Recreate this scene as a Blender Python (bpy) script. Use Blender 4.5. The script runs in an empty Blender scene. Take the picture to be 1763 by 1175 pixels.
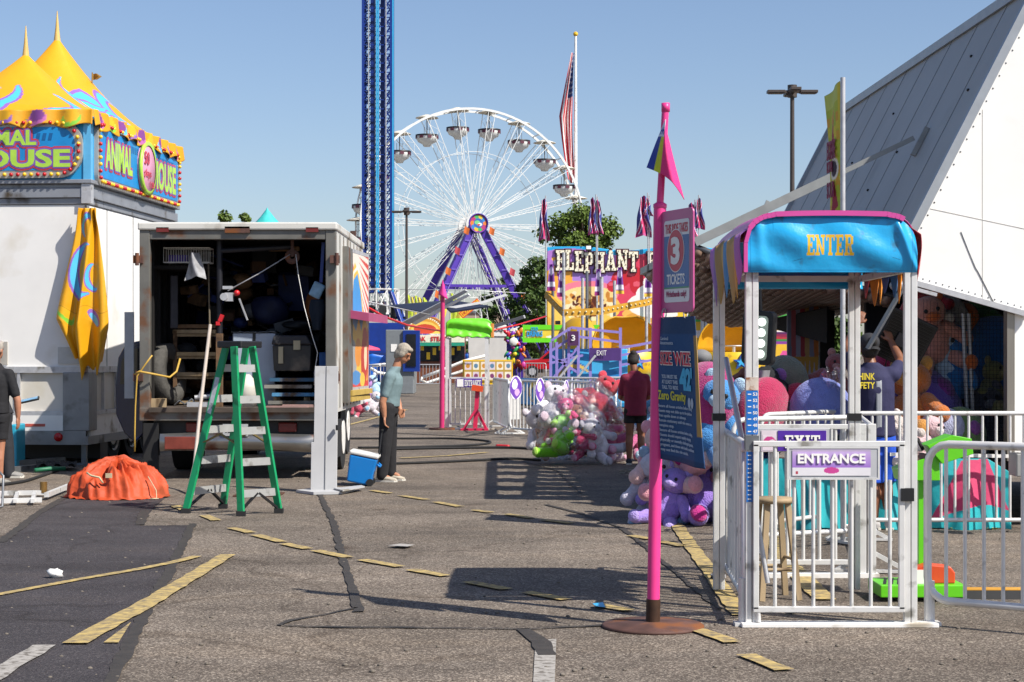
import bpy, bmesh, math, random
import numpy as np
from mathutils import Vector, Matrix, Euler
random.seed(7)
PI = math.pi
S = bpy.context.scene
COL = S.collection
# ------------------------------------------------------------------ camera, sky, sun
F, CX, HZ, CH = 3000.0, 881.5, 610.0, 1.6
cam = bpy.data.objects.new('camera', bpy.data.cameras.new('camera')); COL.objects.link(cam)
cam.data.sensor_width = 36; cam.data.lens = F / 1763 * 36
cam.data.shift_y = (HZ - 587.5) / 1763
cam.data.clip_start = .1; cam.data.clip_end = 3000
cam.location = (0, 0, CH); cam.rotation_euler = (PI / 2, 0, 0)
S.camera = cam
SUNV = Vector((.775, -.54, 1.0)).normalized()      # towards the sun
SUN_EL = math.asin(SUNV.z); SUN_AZ = math.atan2(SUNV.x, SUNV.y)
w = bpy.data.worlds.new('World'); S.world = w; w.use_nodes = True
nt = w.node_tree
sky = nt.nodes.new('ShaderNodeTexSky'); sky.sky_type = 'NISHITA'; sky.sun_disc = False
sky.sun_elevation = SUN_EL; sky.sun_rotation = SUN_AZ
sky.air_density = 1.0; sky.dust_density = .9; sky.ozone_density = 3.0; sky.altitude = 0
tint = nt.nodes.new('ShaderNodeMix'); tint.data_type = 'RGBA'; tint.blend_type = 'MULTIPLY'; tint.inputs[0].default_value = 1; tint.inputs['B'].default_value = (1.06, 1.03, 1.08, 1)
nt.links.new(sky.outputs[0], tint.inputs['A']); nt.links.new(tint.outputs['Result'], nt.nodes['Background'].inputs[0])
nt.nodes['Background'].inputs[1].default_value = .088
sl = bpy.data.lights.new('sun', 'SUN'); sl.energy = 5.0; sl.angle = math.radians(.5); sl.color = (1, .95, .87)
so = bpy.data.objects.new('sun', sl); COL.objects.link(so)
so.rotation_euler = SUNV.to_track_quat('Z', 'Y').to_euler(); so.location = (30, -30, 60)
S.view_settings.view_transform = 'Standard'; S.view_settings.look = 'None'
S.view_settings.exposure = .48; S.view_settings.gamma = 1
S.render.engine = 'CYCLES'
S.cycles.max_bounces = 8; S.cycles.transparent_max_bounces = 16
# ------------------------------------------------------------------ helpers
def px(x, y, Z): return Vector(((x - CX) * Z / F, Z, CH - (y - HZ) * Z / F))   # photo pixel at depth Z
def gp(x, y, z=0):                                                             # photo pixel on the ground
    Z = CH * F / (y - HZ); return Vector(((x - CX) * Z / F, Z, z))
def V(*a): return Vector(a)
def lin(c):
    if isinstance(c, str):
        c = c.lstrip('#'); c = [int(c[i:i + 2], 16) / 255 for i in (0, 2, 4)]
    return tuple((v / 12.92 if v <= .04045 else ((v + .055) / 1.055) ** 2.4) for v in c)
MATS = {}
def mat(name, col='#888888', rough=.55, metal=0, var=.12, scale=6, bump=0, bscale=60, dirt=0, dcol='#4a4033', dscale=2.5, coat=0, spec=.5, trans=0, emit=0, sss=0, attr=False, sheen=0, stretch=None, edge=.12):
    if name in MATS: return MATS[name]
    m = bpy.data.materials.new(name); m.use_nodes = True; MATS[name] = m
    n = m.node_tree.nodes; L = m.node_tree.links; p = n['Principled BSDF']
    tc = n.new('ShaderNodeTexCoord'); co = tc.outputs['Object']
    if stretch:
        mp = n.new('ShaderNodeMapping'); mp.inputs['Scale'].default_value = stretch; L.new(co, mp.inputs[0]); co2 = mp.outputs[0]
    else: co2 = co
    def noise(sc, det=5, c=None):
        t = n.new('ShaderNodeTexNoise'); t.inputs['Scale'].default_value = sc; t.inputs['Detail'].default_value = det
        L.new(c or co, t.inputs['Vector']); return t.outputs['Fac']
    def mix(a, b, fac, mode='MIX'):
        x = n.new('ShaderNodeMix'); x.data_type = 'RGBA'; x.blend_type = mode
        for s, v in ((x.inputs['Factor'], fac), (x.inputs['A'], a), (x.inputs['B'], b)):
            if hasattr(v, 'node'): L.new(v, s)
            else: s.default_value = v
        return x.outputs['Result']
    def ramp(f, a, b, ca=(0, 0, 0, 1), cb=(1, 1, 1, 1)):
        r = n.new('ShaderNodeValToRGB'); e = r.color_ramp.elements
        e[0].position = a; e[1].position = b; e[0].color = ca; e[1].color = cb; L.new(f, r.inputs[0]); return r.outputs[0]
    if attr:
        a = n.new('ShaderNodeAttribute'); a.attribute_name = 'Col'; c = a.outputs['Color']
    else: c = (*lin(col), 1)
    if var:
        lo, hi = 1 - var, 1 + var * .6
        g = ramp(noise(scale, 6, co2), .3, .7, (lo, lo, lo, 1), (hi, hi, hi, 1))
        c = mix(c, g, 1.0, 'MULTIPLY')
    if dirt:
        d = ramp(noise(dscale, 8, co2), .62 - dirt * .3, .62 - dirt * .3 + edge)
        c = mix(c, (*lin(dcol), 1), d)
        mm = n.new('ShaderNodeMath'); mm.operation = 'MULTIPLY_ADD'; mm.inputs[1].default_value = .25; mm.inputs[2].default_value = rough
        L.new(d, mm.inputs[0]); L.new(mm.outputs[0], p.inputs['Roughness'])
    else: p.inputs['Roughness'].default_value = rough
    if hasattr(c, 'node'): L.new(c, p.inputs['Base Color'])
    else: p.inputs['Base Color'].default_value = c
    p.inputs['Metallic'].default_value = metal; p.inputs['Specular IOR Level'].default_value = spec
    p.inputs['Coat Weight'].default_value = coat; p.inputs['Transmission Weight'].default_value = trans
    p.inputs['Sheen Weight'].default_value = sheen
    if emit:
        p.inputs['Emission Color'].default_value = (*lin(col), 1); p.inputs['Emission Strength'].default_value = emit
    if bump:
        b = n.new('ShaderNodeBump'); b.inputs['Strength'].default_value = min(1, bump); b.inputs['Distance'].default_value = .02 * max(1, bump)
        L.new(noise(bscale, 4), b.inputs['Height']); L.new(b.outputs[0], p.inputs['Normal'])
    return m

class B:
    """collects shapes and links them as ONE mesh object"""
    def __init__(s): s.v = []; s.f = []; s.m = []; s.s = []; s.col = None
    def add(s, vs, fs, smooth=False, m=0):
        o = len(s.v); s.v.extend([tuple(x) for x in vs])
        for f in fs: s.f.append([i + o for i in f]); s.m.append(m); s.s.append(smooth)
        return s
    def bx(s, x0, x1, y0, y1, z0, z1, m=0, M=None):
        vs = [V(x, y, z) for x in (x0, x1) for y in (y0, y1) for z in (z0, z1)]
        if M: vs = [M @ v for v in vs]
        return s.add(vs, [(0, 1, 3, 2), (4, 6, 7, 5), (0, 4, 5, 1), (2, 3, 7, 6), (0, 2, 6, 4), (1, 5, 7, 3)], False, m)
    def box(s, c, d, rz=0, rx=0, ry=0, m=0):
        M = Matrix.Translation(c) @ Euler((rx, ry, rz)).to_matrix().to_4x4(); a, b, e = d[0] / 2, d[1] / 2, d[2] / 2
        return s.bx(-a, a, -b, b, -e, e, m, M)
    def bar(s, p, q, w_, h_=None, up=None, m=0):
        p, q = Vector(p), Vector(q); h_ = h_ or w_; d = (q - p)
        if d.length < 1e-6: return s
        z = d.normalized(); u = Vector(up or ((0, 0, 1) if abs(z.z) < .95 else (0, 1, 0)))
        x = u.cross(z).normalized(); y = z.cross(x)
        M = Matrix((x, y, z)).transposed().to_4x4(); M.translation = p
        return s.bx(-w_ / 2, w_ / 2, -h_ / 2, h_ / 2, 0, d.length, m, M)
    def cyl(s, p, q, r, r2=None, n=10, m=0, caps=True):
        p, q = Vector(p), Vector(q); r2 = r if r2 is None else r2; z = (q - p).normalized()
        x = z.orthogonal().normalized(); y = z.cross(x)
        A = [2 * PI * i / n for i in range(n)]
        vs = [p + (x * math.cos(a) + y * math.sin(a)) * r for a in A] + [q + (x * math.cos(a) + y * math.sin(a)) * r2 for a in A]
        s.add(vs, [(i, (i + 1) % n, n + (i + 1) % n, n + i) for i in range(n)], True, m)
        if caps:
            s.add(vs[:n], [tuple(range(n))[::-1]], False, m); s.add(vs[n:], [tuple(range(n))], False, m)
        return s
    def tube(s, pts, r, n=6, m=0, rr=None):
        pts = [Vector(p) for p in pts]; rings = []; x = None
        for i, p in enumerate(pts):
            d = (pts[min(i + 1, len(pts) - 1)] - pts[max(i - 1, 0)]).normalized()
            if x is None: x = d.orthogonal().normalized()
            x = (x - d * x.dot(d)).normalized(); y = d.cross(x); q = rr[i] if rr else r
            rings.append([p + (x * math.cos(2 * PI * k / n) + y * math.sin(2 * PI * k / n)) * q for k in range(n)])
        vs = [v for g in rings for v in g]
        fs = [(i * n + k, i * n + (k + 1) % n, (i + 1) * n + (k + 1) % n, (i + 1) * n + k) for i in range(len(pts) - 1) for k in range(n)]
        fs += [tuple(range(n))[::-1], tuple(range((len(pts) - 1) * n, len(pts) * n))]
        return s.add(vs, fs, True, m)
    def lathe(s, prof, n=20, c=(0, 0, 0), m=0, a0=0, a1=2 * PI, M=None):
        c = Vector(c); full = abs(a1 - a0 - 2 * PI) < 1e-6; k = n if full else n + 1
        vs = [V(r * math.cos(a0 + (a1 - a0) * j / n), r * math.sin(a0 + (a1 - a0) * j / n), z) for r, z in prof for j in range(k)]
        vs = [(M @ v if M else v) + c for v in vs]
        fs = [(i * k + j, i * k + (j + 1) % k, (i + 1) * k + (j + 1) % k, (i + 1) * k + j) for i in range(len(prof) - 1) for j in range(n)]
        return s.add(vs, fs, True, m)
    def ell(s, c, r, n=14, rot=None, m=0, fuzz=0):
        c = Vector(c); r = (r, r, r) if not hasattr(r, '__len__') else r; h = max(6, n * 2 // 3); vs = []
        R = Euler(rot).to_matrix() if rot else None
        for i in range(h + 1):
            t = PI * i / h
            for j in range(n):
                a = 2 * PI * j / n; k = 1 + (random.uniform(-fuzz, fuzz) if 0 < i < h else 0)
                v = V(r[0] * math.sin(t) * math.cos(a), r[1] * math.sin(t) * math.sin(a), r[2] * math.cos(t)) * k
                vs.append(c + (R @ v if R else v))
        return s.add(vs, [(i * n + j, (i + 1) * n + j, (i + 1) * n + (j + 1) % n, i * n + (j + 1) % n) for i in range(h) for j in range(n)], True, m)
    def prism(s, pts, o, ux, uz, depth, m=0):
        """2D outline pts in the frame (o, ux, uz), extruded by the vector depth"""
        o, ux, uz, dp = Vector(o), Vector(ux), Vector(uz), Vector(depth); n = len(pts)
        a = [o + ux * p[0] + uz * p[1] for p in pts]; b = [v + dp for v in a]
        s.add(a + b, [tuple(range(n)), tuple(range(n, 2 * n))[::-1]] + [(i, n + i, n + (i + 1) % n, (i + 1) % n) for i in range(n)], False, m)
        return s
    def grid(s, fn, nu, nv, smooth=True, m=0):
        vs = [fn(i / nu, j / nv) for j in range(nv + 1) for i in range(nu + 1)]; k = nu + 1
        return s.add(vs, [(j * k + i, j * k + i + 1, (j + 1) * k + i + 1, (j + 1) * k + i) for j in range(nv) for i in range(nu)], smooth, m)
    def text(s, body, o, ux, uz, w_, h_, depth=.004, bold=0, m=0, shear=0):
        """lettering fitted to a w x h field whose lower left corner is o"""
        cu = bpy.data.curves.new('lettering', 'FONT'); cu.body = body; cu.size = 1; cu.offset = bold; cu.resolution_u = 3
        cu.extrude = .02
        ob = bpy.data.objects.new('lettering', cu); COL.objects.link(ob)
        dg = bpy.context.evaluated_depsgraph_get(); me = bpy.data.meshes.new_from_object(ob.evaluated_get(dg))
        P = [v.co.copy() for v in me.vertices]; fs = [tuple(p.vertices) for p in me.polygons]
        bpy.data.objects.remove(ob); bpy.data.curves.remove(cu); bpy.data.meshes.remove(me)
        if not P: return s
        x0, x1 = min(p.x for p in P), max(p.x for p in P); y0, y1 = min(p.y for p in P), max(p.y for p in P)
        o, ux, uz = Vector(o), Vector(ux), Vector(uz); nn = ux.cross(uz).normalized()
        vs = [o + ux * ((p.x - x0) / (x1 - x0) * w_ + shear * (p.y - y0)) + uz * ((p.y - y0) / (y1 - y0) * h_) + nn * (depth if p.z > 0 else -depth * .2) for p in P]
        return s.add(vs, fs, False, m)
    def build(s, name, mats, parent=None, loc=None, world=None, bevel=0, sub=0, rem=0, smooth_it=4, solid=0, seg=2):
        me = bpy.data.meshes.new(name)
        if world is not None:
            iv = world.inverted() if isinstance(world, Matrix) else Matrix.Translation(-Vector(world)); s.v = [tuple(iv @ Vector(v)) for v in s.v]
        me.from_pydata(s.v, [], s.f)
        me.polygons.foreach_set('use_smooth', s.s); me.polygons.foreach_set('material_index', s.m)
        for q in (mats if isinstance(mats, (list, tuple)) else [mats]): me.materials.append(q)
        if s.col is not None:
            a = me.color_attributes.new('Col', 'FLOAT_COLOR', 'POINT')
            a.data.foreach_set('color', np.asarray(s.col, dtype=np.float32).ravel())
        me.update()
        ob = bpy.data.objects.new(name, me); COL.objects.link(ob)
        if parent: ob.parent = parent
        if loc is not None: ob.location = loc
        if rem:
            r = ob.modifiers.new('remesh', 'REMESH'); r.mode = 'VOXEL'; r.voxel_size = rem; r.use_smooth_shade = True
            if smooth_it:
                k = ob.modifiers.new('smooth', 'SMOOTH'); k.factor = .5; k.iterations = smooth_it
        if solid:
            k = ob.modifiers.new('thick', 'SOLIDIFY'); k.thickness = solid; k.offset = 0
        if bevel:
            k = ob.modifiers.new('bevel', 'BEVEL'); k.width = bevel; k.segments = seg; k.limit_method = 'ANGLE'; k.angle_limit = .7
        if sub:
            k = ob.modifiers.new('sub', 'SUBSURF'); k.levels = k.render_levels = sub
        return ob
def thing(name, label, cat, loc=(0, 0, 0), rz=0, group=None):
    o = bpy.data.objects.new(name, None); COL.objects.link(o); o.empty_display_size = .2
    o.location = loc; o.rotation_euler = (0, 0, rz); return tag(o, label, cat, group)
def tag(o, label, cat, group=None):
    o['label'] = label; o['category'] = cat
    if group: o['group'] = group
    return o
def struct(o): o['kind'] = 'structure'; return o
KIDS = {}
def dup(o, loc=None, rz=None, label=None, parent=None):
    kids = [c for c in COL.objects if c.parent == o] if o.name not in KIDS else KIDS[o.name]
    KIDS[o.name] = kids
    c = o.copy(); COL.objects.link(c)
    if parent: c.parent = parent
    if loc is not None: c.location = loc
    if rz is not None: c.rotation_euler = (0, 0, rz)
    if label: c['label'] = label
    for k in kids: dup(k, parent=c)
    return c
class Canvas:
    """a painted surface: a fine grid whose points carry the pattern's colours"""
    def __init__(s, W, H, nx, ny, bg):
        s.W, s.H, s.nx, s.ny = W, H, nx, ny
        s.u, s.v = np.meshgrid(np.linspace(0, W, nx + 1), np.linspace(0, H, ny + 1))
        s.c = np.zeros((ny + 1, nx + 1, 3)); s.c[:] = lin(bg)
    def put(s, mask, col):
        s.c[mask] = lin(col); return s
    def rect(s, x0, y0, x1, y1, col): return s.put((s.u >= x0) & (s.u <= x1) & (s.v >= y0) & (s.v <= y1), col)
    def ell(s, cx, cy, rx, ry, col, rot=0, r0=0, a=None):
        c_, s_ = math.cos(rot), math.sin(rot); X = (s.u - cx) * c_ + (s.v - cy) * s_; Y = -(s.u - cx) * s_ + (s.v - cy) * c_
        d = (X / rx) ** 2 + (Y / ry) ** 2; k = (d <= 1) & (d >= r0 * r0)
        if a: an = np.arctan2(Y, X); k &= (an >= a[0]) & (an <= a[1])
        return s.put(k, col)
    def poly(s, pts, col):
        ins = np.zeros(s.u.shape, bool); n = len(pts)
        for i in range(n):
            (x1, y1), (x2, y2) = pts[i], pts[(i + 1) % n]
            if y1 == y2: continue
            c = ((y1 > s.v) != (y2 > s.v)) & (s.u < (x2 - x1) * (s.v - y1) / (y2 - y1) + x1); ins ^= c
        return s.put(ins, col)
    def stroke(s, pts, wd, col, w1=None):
        n = len(pts)
        for i in range(n - 1):
            (x1, y1), (x2, y2) = pts[i], pts[i + 1]; dx, dy = x2 - x1, y2 - y1; L = dx * dx + dy * dy + 1e-12
            t = np.clip(((s.u - x1) * dx + (s.v - y1) * dy) / L, 0, 1); d = np.hypot(s.u - x1 - t * dx, s.v - y1 - t * dy)
            q = wd if w1 is None else wd + (w1 - wd) * (i + t) / (n - 1)
            s.put(d <= q / 2, col)
        return s
    def crescent(s, cx, cy, r, col, edge, a0=0, w=.35, asp=1.0):
        """a curled horn stroke with a coloured rim"""
        P = [(cx + r * math.cos(a0 + t) * asp, cy + r * math.sin(a0 + t)) for t in np.linspace(0, 3.6, 22)]
        for k, c in ((1.35, edge), (.8, col)):
            for i in range(len(P) - 1):
                q = math.sin(PI * (i + .7) / (len(P) + .4)); s.stroke(P[i:i + 2], r * w * k * q, c)
        return s
    def lay(s, fn, b=None):
        """fn(u, v) -> xyz, vectorised or not"""
        b = b or B(); k = s.nx + 1
        P = [fn(float(s.u[j, i]), float(s.v[j, i])) for j in range(s.ny + 1) for i in range(k)]
        fs = [(j * k + i, j * k + i + 1, (j + 1) * k + i + 1, (j + 1) * k + i) for j in range(s.ny) for i in range(s.nx)]
        b.add(P, fs, True); b.col = np.concatenate([s.c.reshape(-1, 3), np.ones((P.__len__(), 1))], 1); return b
    def plane(s, o, ux, uz):
        o, ux, uz = Vector(o), Vector(ux), Vector(uz); return s.lay(lambda u, v: o + ux * u + uz * v)
# slab-serif letters for the hand painted signs, drawn in a unit-high field
def slab(ch, t=.24, e=.13):
    R = lambda x0, y0, x1, y1: [(x0, y0), (x1, y0), (x1, y1), (x0, y1)]
    sv = lambda x, y: R(x - .1, y, x + t + .1, y + e)
    st = lambda x: R(x, e, x + t, 1 - e)
    G = {'E': [st(.1), R(0, 0, .78, e), R(0, 1 - e, .78, 1), R(.62, e, .78, .3), R(.62, .7, .78, 1 - e), R(.34, .43, .56, .57), R(.48, .36, .56, .64)],
         'N': [R(.1, e, .1 + t * .8, 1 - e), R(.72, e, .72 + t * .7, 1 - e), sv(.08, 0), sv(.7 - .05, 1 - e), R(0, 1 - e, .34, 1), [(.1, 1 - e), (.34, 1 - e), (.9, e * .2), (.66, e * .2)]],
         'T': [st(.3), sv(.3, 0), R(0, 1 - e, .84, 1), R(0, .7, .13, 1 - e), R(.71, .7, .84, 1 - e)],
         'R': [st(.1), R(0, 0, .44, e), R(0, 1 - e, .66, 1), R(.34, .45, .66, .57), R(.56, .52, .8, .92), [(.38, .45), (.62, .45), (.78, e), (.54, e)], R(.5, 0, .92, e)],
         'L': [st(.1), R(0, 0, .76, e), R(0, 1 - e, .46, 1), R(.6, e, .76, .36)],
         'P': [st(.1), R(0, 0, .46, e), R(0, 1 - e, .66, 1), R(.34, .4, .66, .52), R(.56, .47, .8, .93)],
         'H': [st(.1), st(.62), sv(.1, 0), sv(.1, 1 - e), sv(.62, 0), sv(.62, 1 - e), R(.34, .42, .62, .58)],
         'A': [[(.08, e), (.3, e), (.5, 1), (.34, 1)], [(.62, e), (.86, e), (.6, 1), (.4, 1)], R(-.02, 0, .4, e), R(.54, 0, .96, e), R(.26, .28, .68, .4)],
         'S': [R(.02, 0, .74, e + .03), R(.02, .87 - .03, .76, 1), R(.52, .1, .78, .5), R(0, .5, .26, .92), R(.1, .42, .68, .58), R(0, e, .12, .3), R(.66, .7, .78, .88)],
         'C': [R(0, .12, .26, .88), R(.08, 0, .7, .15), R(.08, .85, .7, 1), R(.56, .62, .78, .9), R(.56, .12, .78, .3)],
         'X': [[(.1, e), (.36, e), (.82, 1 - e), (.56, 1 - e)], [(.56, e), (.82, e), (.36, 1 - e), (.1, 1 - e)], R(0, 0, .42, e), R(.5, 0, .92, e), R(0, 1 - e, .42, 1), R(.5, 1 - e, .92, 1)],
         'I': [st(.1), sv(.1, 0), sv(.1, 1 - e)], ' ': []}
    W = {'E': .78, 'N': .98, 'T': .84, 'R': .92, 'L': .76, 'P': .8, 'H': .96, 'A': .94, 'S': .78, 'X': .92, 'C': .8, 'I': .44, ' ': .4}
    return G[ch], W[ch]
def slab_text(b, body, o, ux, uz, w_, h_, depth, m=0, grow=0, zoff=0, rise=None):
    tot = sum(slab(c)[1] + .1 for c in body) - .1; k = w_ / tot; x = 0; nn = Vector(ux).cross(Vector(uz)).normalized()
    for c in body:
        ps, wd = slab(c)
        for j, p in enumerate(ps):
            ys = [q[1] for q in p]; cxm = sum(q[0] for q in p) / len(p); cym = sum(ys) / len(p)
            dy = rise((x + wd / 2) * k / w_) if rise else 0
            P = [((x + q[0]) * k + (grow if q[0] > cxm else -grow), q[1] * h_ + (grow if q[1] > cym else -grow) + dy) for q in p]
            b.prism(P, Vector(o) + nn * (zoff + .0004 * h_ * j), ux, uz, nn * depth, m)
        x += wd + .1
    return b
X3, Y3, Z3 = V(1, 0, 0), V(0, 1, 0), V(0, 0, 1)
# ------------------------------------------------------------------ materials shared by many things
ALU = mat('aluminium', '#d8d7d4', .4, .25, .08, 9, dirt=.1, dcol='#86837c', dscale=7)
GALV = mat('galvanised_steel', '#bfbfc1', .45, .4, .15, 12, dirt=.15, dcol='#85817a', dscale=6)
WHITE = mat('white_painted_metal', '#e8e6e1', .4, 0, .06, 3, dirt=.12, dcol='#a79d8c', dscale=3)
STEEL = mat('grey_steel', '#7c7f82', .45, .6, .2, 5, dirt=.2, dcol='#4b4540')
BLACK = mat('black_metal', '#141416', .5, 0, .3, 6)
BLKCLOTH = mat('black_cloth', '#15161a', .9, 0, .3, 20, bump=.3)
RUST = mat('rusty_steel', '#5c4038', .75, .2, .35, 8, dirt=.35, dcol='#7c4b2a', dscale=5)
RUBBER = mat('black_rubber', '#1b1b1c', .8, 0, .25, 10)
WOOD = mat('worn_wood', '#a08b6b', .7, 0, .3, 5, dirt=.25, dcol='#5d4b35', dscale=4, stretch=(1, 1, .2))
DARKWOOD = mat('dark_wood', '#6b5036', .75, 0, .35, 6, dirt=.25, dcol='#33261a', dscale=4)
PINK = mat('pink_paint', '#e03a86', .42, 0, .08, 5, dirt=.04, dcol='#9b3d62', dscale=5)
PURPLE = mat('purple_paint', '#4b2f9a', .4, 0, .12, 3)
LILAC = mat('lilac_paint', '#8d7fc4', .45, 0, .1, 5)
YELLOWP = mat('yellow_paint', '#e6b81e', .45, 0, .1, 4, dirt=.1, dcol='#8a6a1a')
BLUEP = mat('blue_paint', '#0f3284', .4, 0, .15, 3)
CYANP = mat('cyan_paint', '#3aa5d6', .4, 0, .08, 3)
LIME = mat('lime_paint', '#69d61e', .42, 0, .08, 5)
REDP = mat('red_paint', '#c01f26', .4, 0, .1, 5)
PAINT = mat('printed_vinyl', rough=.45, var=.07, scale=4, attr=True)
PAINTC = mat('printed_cloth', rough=.7, var=.08, scale=5, attr=True, bump=.15, bscale=25)
WTXT = mat('white_lettering', '#e9e7e2', .5, 0, .05, 6)
BTXT = mat('black_lettering', '#17161a', .5, 0, .1, 6)
YTXT = mat('yellow_lettering', '#f0c21c', .5, 0, .06, 6)
GLASS = mat('dark_glass', '#14181c', .08, 0, 0, spec=.8)
# ------------------------------------------------------------------ ground
def asphalt_mat(name, base, light, speck, sc=1.0, patch=.25):
    m = bpy.data.materials.new(name); m.use_nodes = True; n = m.node_tree.nodes; L = m.node_tree.links; p = n['Principled BSDF']
    tc = n.new('ShaderNodeTexCoord')
    def noise(s, d, r=.5):
        t = n.new('ShaderNodeTexNoise'); t.inputs['Scale'].default_value = s; t.inputs['Detail'].default_value = d; t.inputs['Roughness'].default_value = r
        L.new(tc.outputs['Object'], t.inputs['Vector']); return t.outputs['Fac']
    def ramp(f, st):
        r = n.new('ShaderNodeValToRGB'); e = r.color_ramp.elements
        while len(e) < len(st): e.new(.5)
        for k, (q, c) in enumerate(st): e[k].position = q; e[k].color = (*c, 1)
        L.new(f, r.inputs[0]); return r.outputs[0]
    def mul(a, b):
        x = n.new('ShaderNodeMix'); x.data_type = 'RGBA'; x.blend_type = 'MULTIPLY'; x.inputs[0].default_value = 1
        L.new(a, x.inputs['A']); L.new(b, x.inputs['B']); return x.outputs['Result']
    vo = n.new('ShaderNodeTexVoronoi'); vo.inputs['Scale'].default_value = 100 * sc; L.new(tc.outputs['Object'], vo.inputs['Vector'])
    sep = n.new('ShaderNodeSeparateColor'); L.new(vo.outputs['Color'], sep.inputs[0])
    c = ramp(sep.outputs[0], [(0, lin(base)), (.45, lin(base)), (.72, lin(light)), (1, lin(speck))])
    g = ramp(noise(.55, 7, .6), [(.25, (1 - patch,) * 3), (.75, (1 + patch * .7,) * 3)])
    c = mul(c, g)
    c = mul(c, ramp(noise(4, 5), [(.3, (.88,) * 3), (.7, (1.1,) * 3)]))
    spot = ramp(noise(1.7, 3), [(.66, (1, 1, 1)), (.75, (.62, .58, .55))]); c = mul(c, spot)
    mp = n.new('ShaderNodeMapping'); mp.inputs['Scale'].default_value = (.25, 1.3, 1); mp.inputs['Rotation'].default_value = (0, 0, .25); L.new(tc.outputs['Object'], mp.inputs[0]); t = n.new('ShaderNodeTexNoise'); t.inputs['Scale'].default_value = 1.1; t.inputs['Detail'].default_value = 8; L.new(mp.outputs[0], t.inputs['Vector']); c = mul(c, ramp(t.outputs['Fac'], [(.32, (.74, .72, .7)), (.5, (1, 1, 1)), (.72, (1.12, 1.08, 1.02))]))
    wv = n.new('ShaderNodeTexVoronoi'); wv.feature = 'DISTANCE_TO_EDGE'; wv.inputs['Scale'].default_value = .33; mx = n.new('ShaderNodeVectorMath'); mx.operation = 'MULTIPLY_ADD'; t2 = n.new('ShaderNodeTexNoise'); t2.inputs['Scale'].default_value = 1.4; t2.inputs['Detail'].default_value = 6; L.new(tc.outputs['Object'], t2.inputs['Vector']); mx.inputs[1].default_value = (.9, .9, 0); L.new(t2.outputs['Color'], mx.inputs[0]); L.new(tc.outputs['Object'], mx.inputs[2]); L.new(mx.outputs[0], wv.inputs['Vector']); c = mul(c, ramp(wv.outputs['Distance'], [(.0, (.7, .68, .66)), (.004, (.82, .8, .78)), (.008, (1, 1, 1))]))
    L.new(c, p.inputs['Base Color']); p.inputs['Roughness'].default_value = .85; p.inputs['Specular IOR Level'].default_value = .3
    b = n.new('ShaderNodeBump'); b.inputs['Strength'].default_value = .5; b.inputs['Distance'].default_value = .006
    L.new(vo.outputs['Distance'], b.inputs['Height']); L.new(b.outputs[0], p.inputs['Normal'])
    return m
ASPH = asphalt_mat('worn_asphalt', '#5b5249', '#786d62', '#a09587', patch=.4)
NEWASPH = asphalt_mat('newer_asphalt', '#393537', '#423e40', '#5a5555', 1.2, .2)
TAR = mat('crack_sealer', '#39342f', .75, 0, .3, 12, bump=.2)
YLINE = mat('worn_yellow_paint', '#b79f62', .85, 0, .25, 30, dirt=.8, dcol='#655b50', dscale=18, edge=.35)
WLINE = mat('worn_white_paint', '#9d9891', .85, 0, .2, 30, dirt=.4, dcol='#6a645d', dscale=24)
struct(B().add([(-900, -30, 0), (900, -30, 0), (900, 1500, 0), (-900, 1500, 0)], [(0, 1, 2, 3)]).build('asphalt_lot', ASPH))
def sheet(name, pts, z, m):
    P = [gp(x, y, z) for x, y in pts]; return struct(B().add(P, [tuple(range(len(P)))[::-1]]).build(name, m))
sheet('asphalt_patch', [(-420, 1260), (-420, 960), (-120, 960), (0, 932), (60, 886), (105, 858), (120, 852), (285, 858), (268, 872), (240, 906), (331, 905), (300, 965), (287, 992), (262, 1030), (240, 1075), (190, 1175), (150, 1260)], .004, NEWASPH)
def ribbon(name, pts, wd, z, m, jit=0):
    """a painted or poured line through photo ground points; wd in metres"""
    P = [gp(x, y, z) for x, y in pts]; Q = []
    for i in range(len(P) - 1):
        k = max(1, int((P[i + 1] - P[i]).length / .12)) if jit else 1
        Q += [P[i].lerp(P[i + 1], j / k) for j in range(k)]
    Q.append(P[-1]); b = B(); Ls = []; Rs = []
    for i, p in enumerate(Q):
        d = (Q[min(i + 1, len(Q) - 1)] - Q[max(i - 1, 0)]).normalized(); s_ = V(-d.y, d.x, 0)
        q = wd[0] + (wd[1] - wd[0]) * i / max(1, len(Q) - 1) if hasattr(wd, '__len__') else wd
        Ls.append(p + s_ * (q / 2 + random.uniform(-jit, jit))); Rs.append(p - s_ * (q / 2 + random.uniform(-jit, jit)))
    n = len(Q)
    b.add(Ls + Rs, [(i, i + 1, n + i + 1, n + i)[::-1] for i in range(n - 1)])
    return struct(b.build(name, m))
for pts, wd in (([(332, 903), (300, 968), (288, 994), (262, 1034), (238, 1080), (188, 1180)], .08), ([(548, 846), (560, 872), (576, 905), (588, 955), (604, 1005), (618, 1055)], .06),
                ([(612, 1048), (560, 1060), (500, 1070), (482, 1078), (530, 1081), (700, 1082), (900, 1085), (1040, 1078)], .035), ([(0, 935), (62, 888), (106, 860)], .09),
                ([(250, 880), (242, 905)], .1), ([(900, 1085), (932, 1108), (940, 1130)], .1), ([(940, 870), (1000, 885), (1070, 910), (1120, 950)], .05),
                ([(655, 745), (800, 752), (850, 742)], .12), ([(1120, 950), (1190, 1010), (1240, 1050)], .04), ([(900, 795), (960, 812), (1000, 850)], .03)):
    ribbon('tar_seam', pts, wd, .008, TAR, .012)
sheet('worn_line_marking', [(922, 1104), (958, 1102), (955, 1175), (955, 1260), (912, 1260), (918, 1175)], .006, WLINE)
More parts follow.
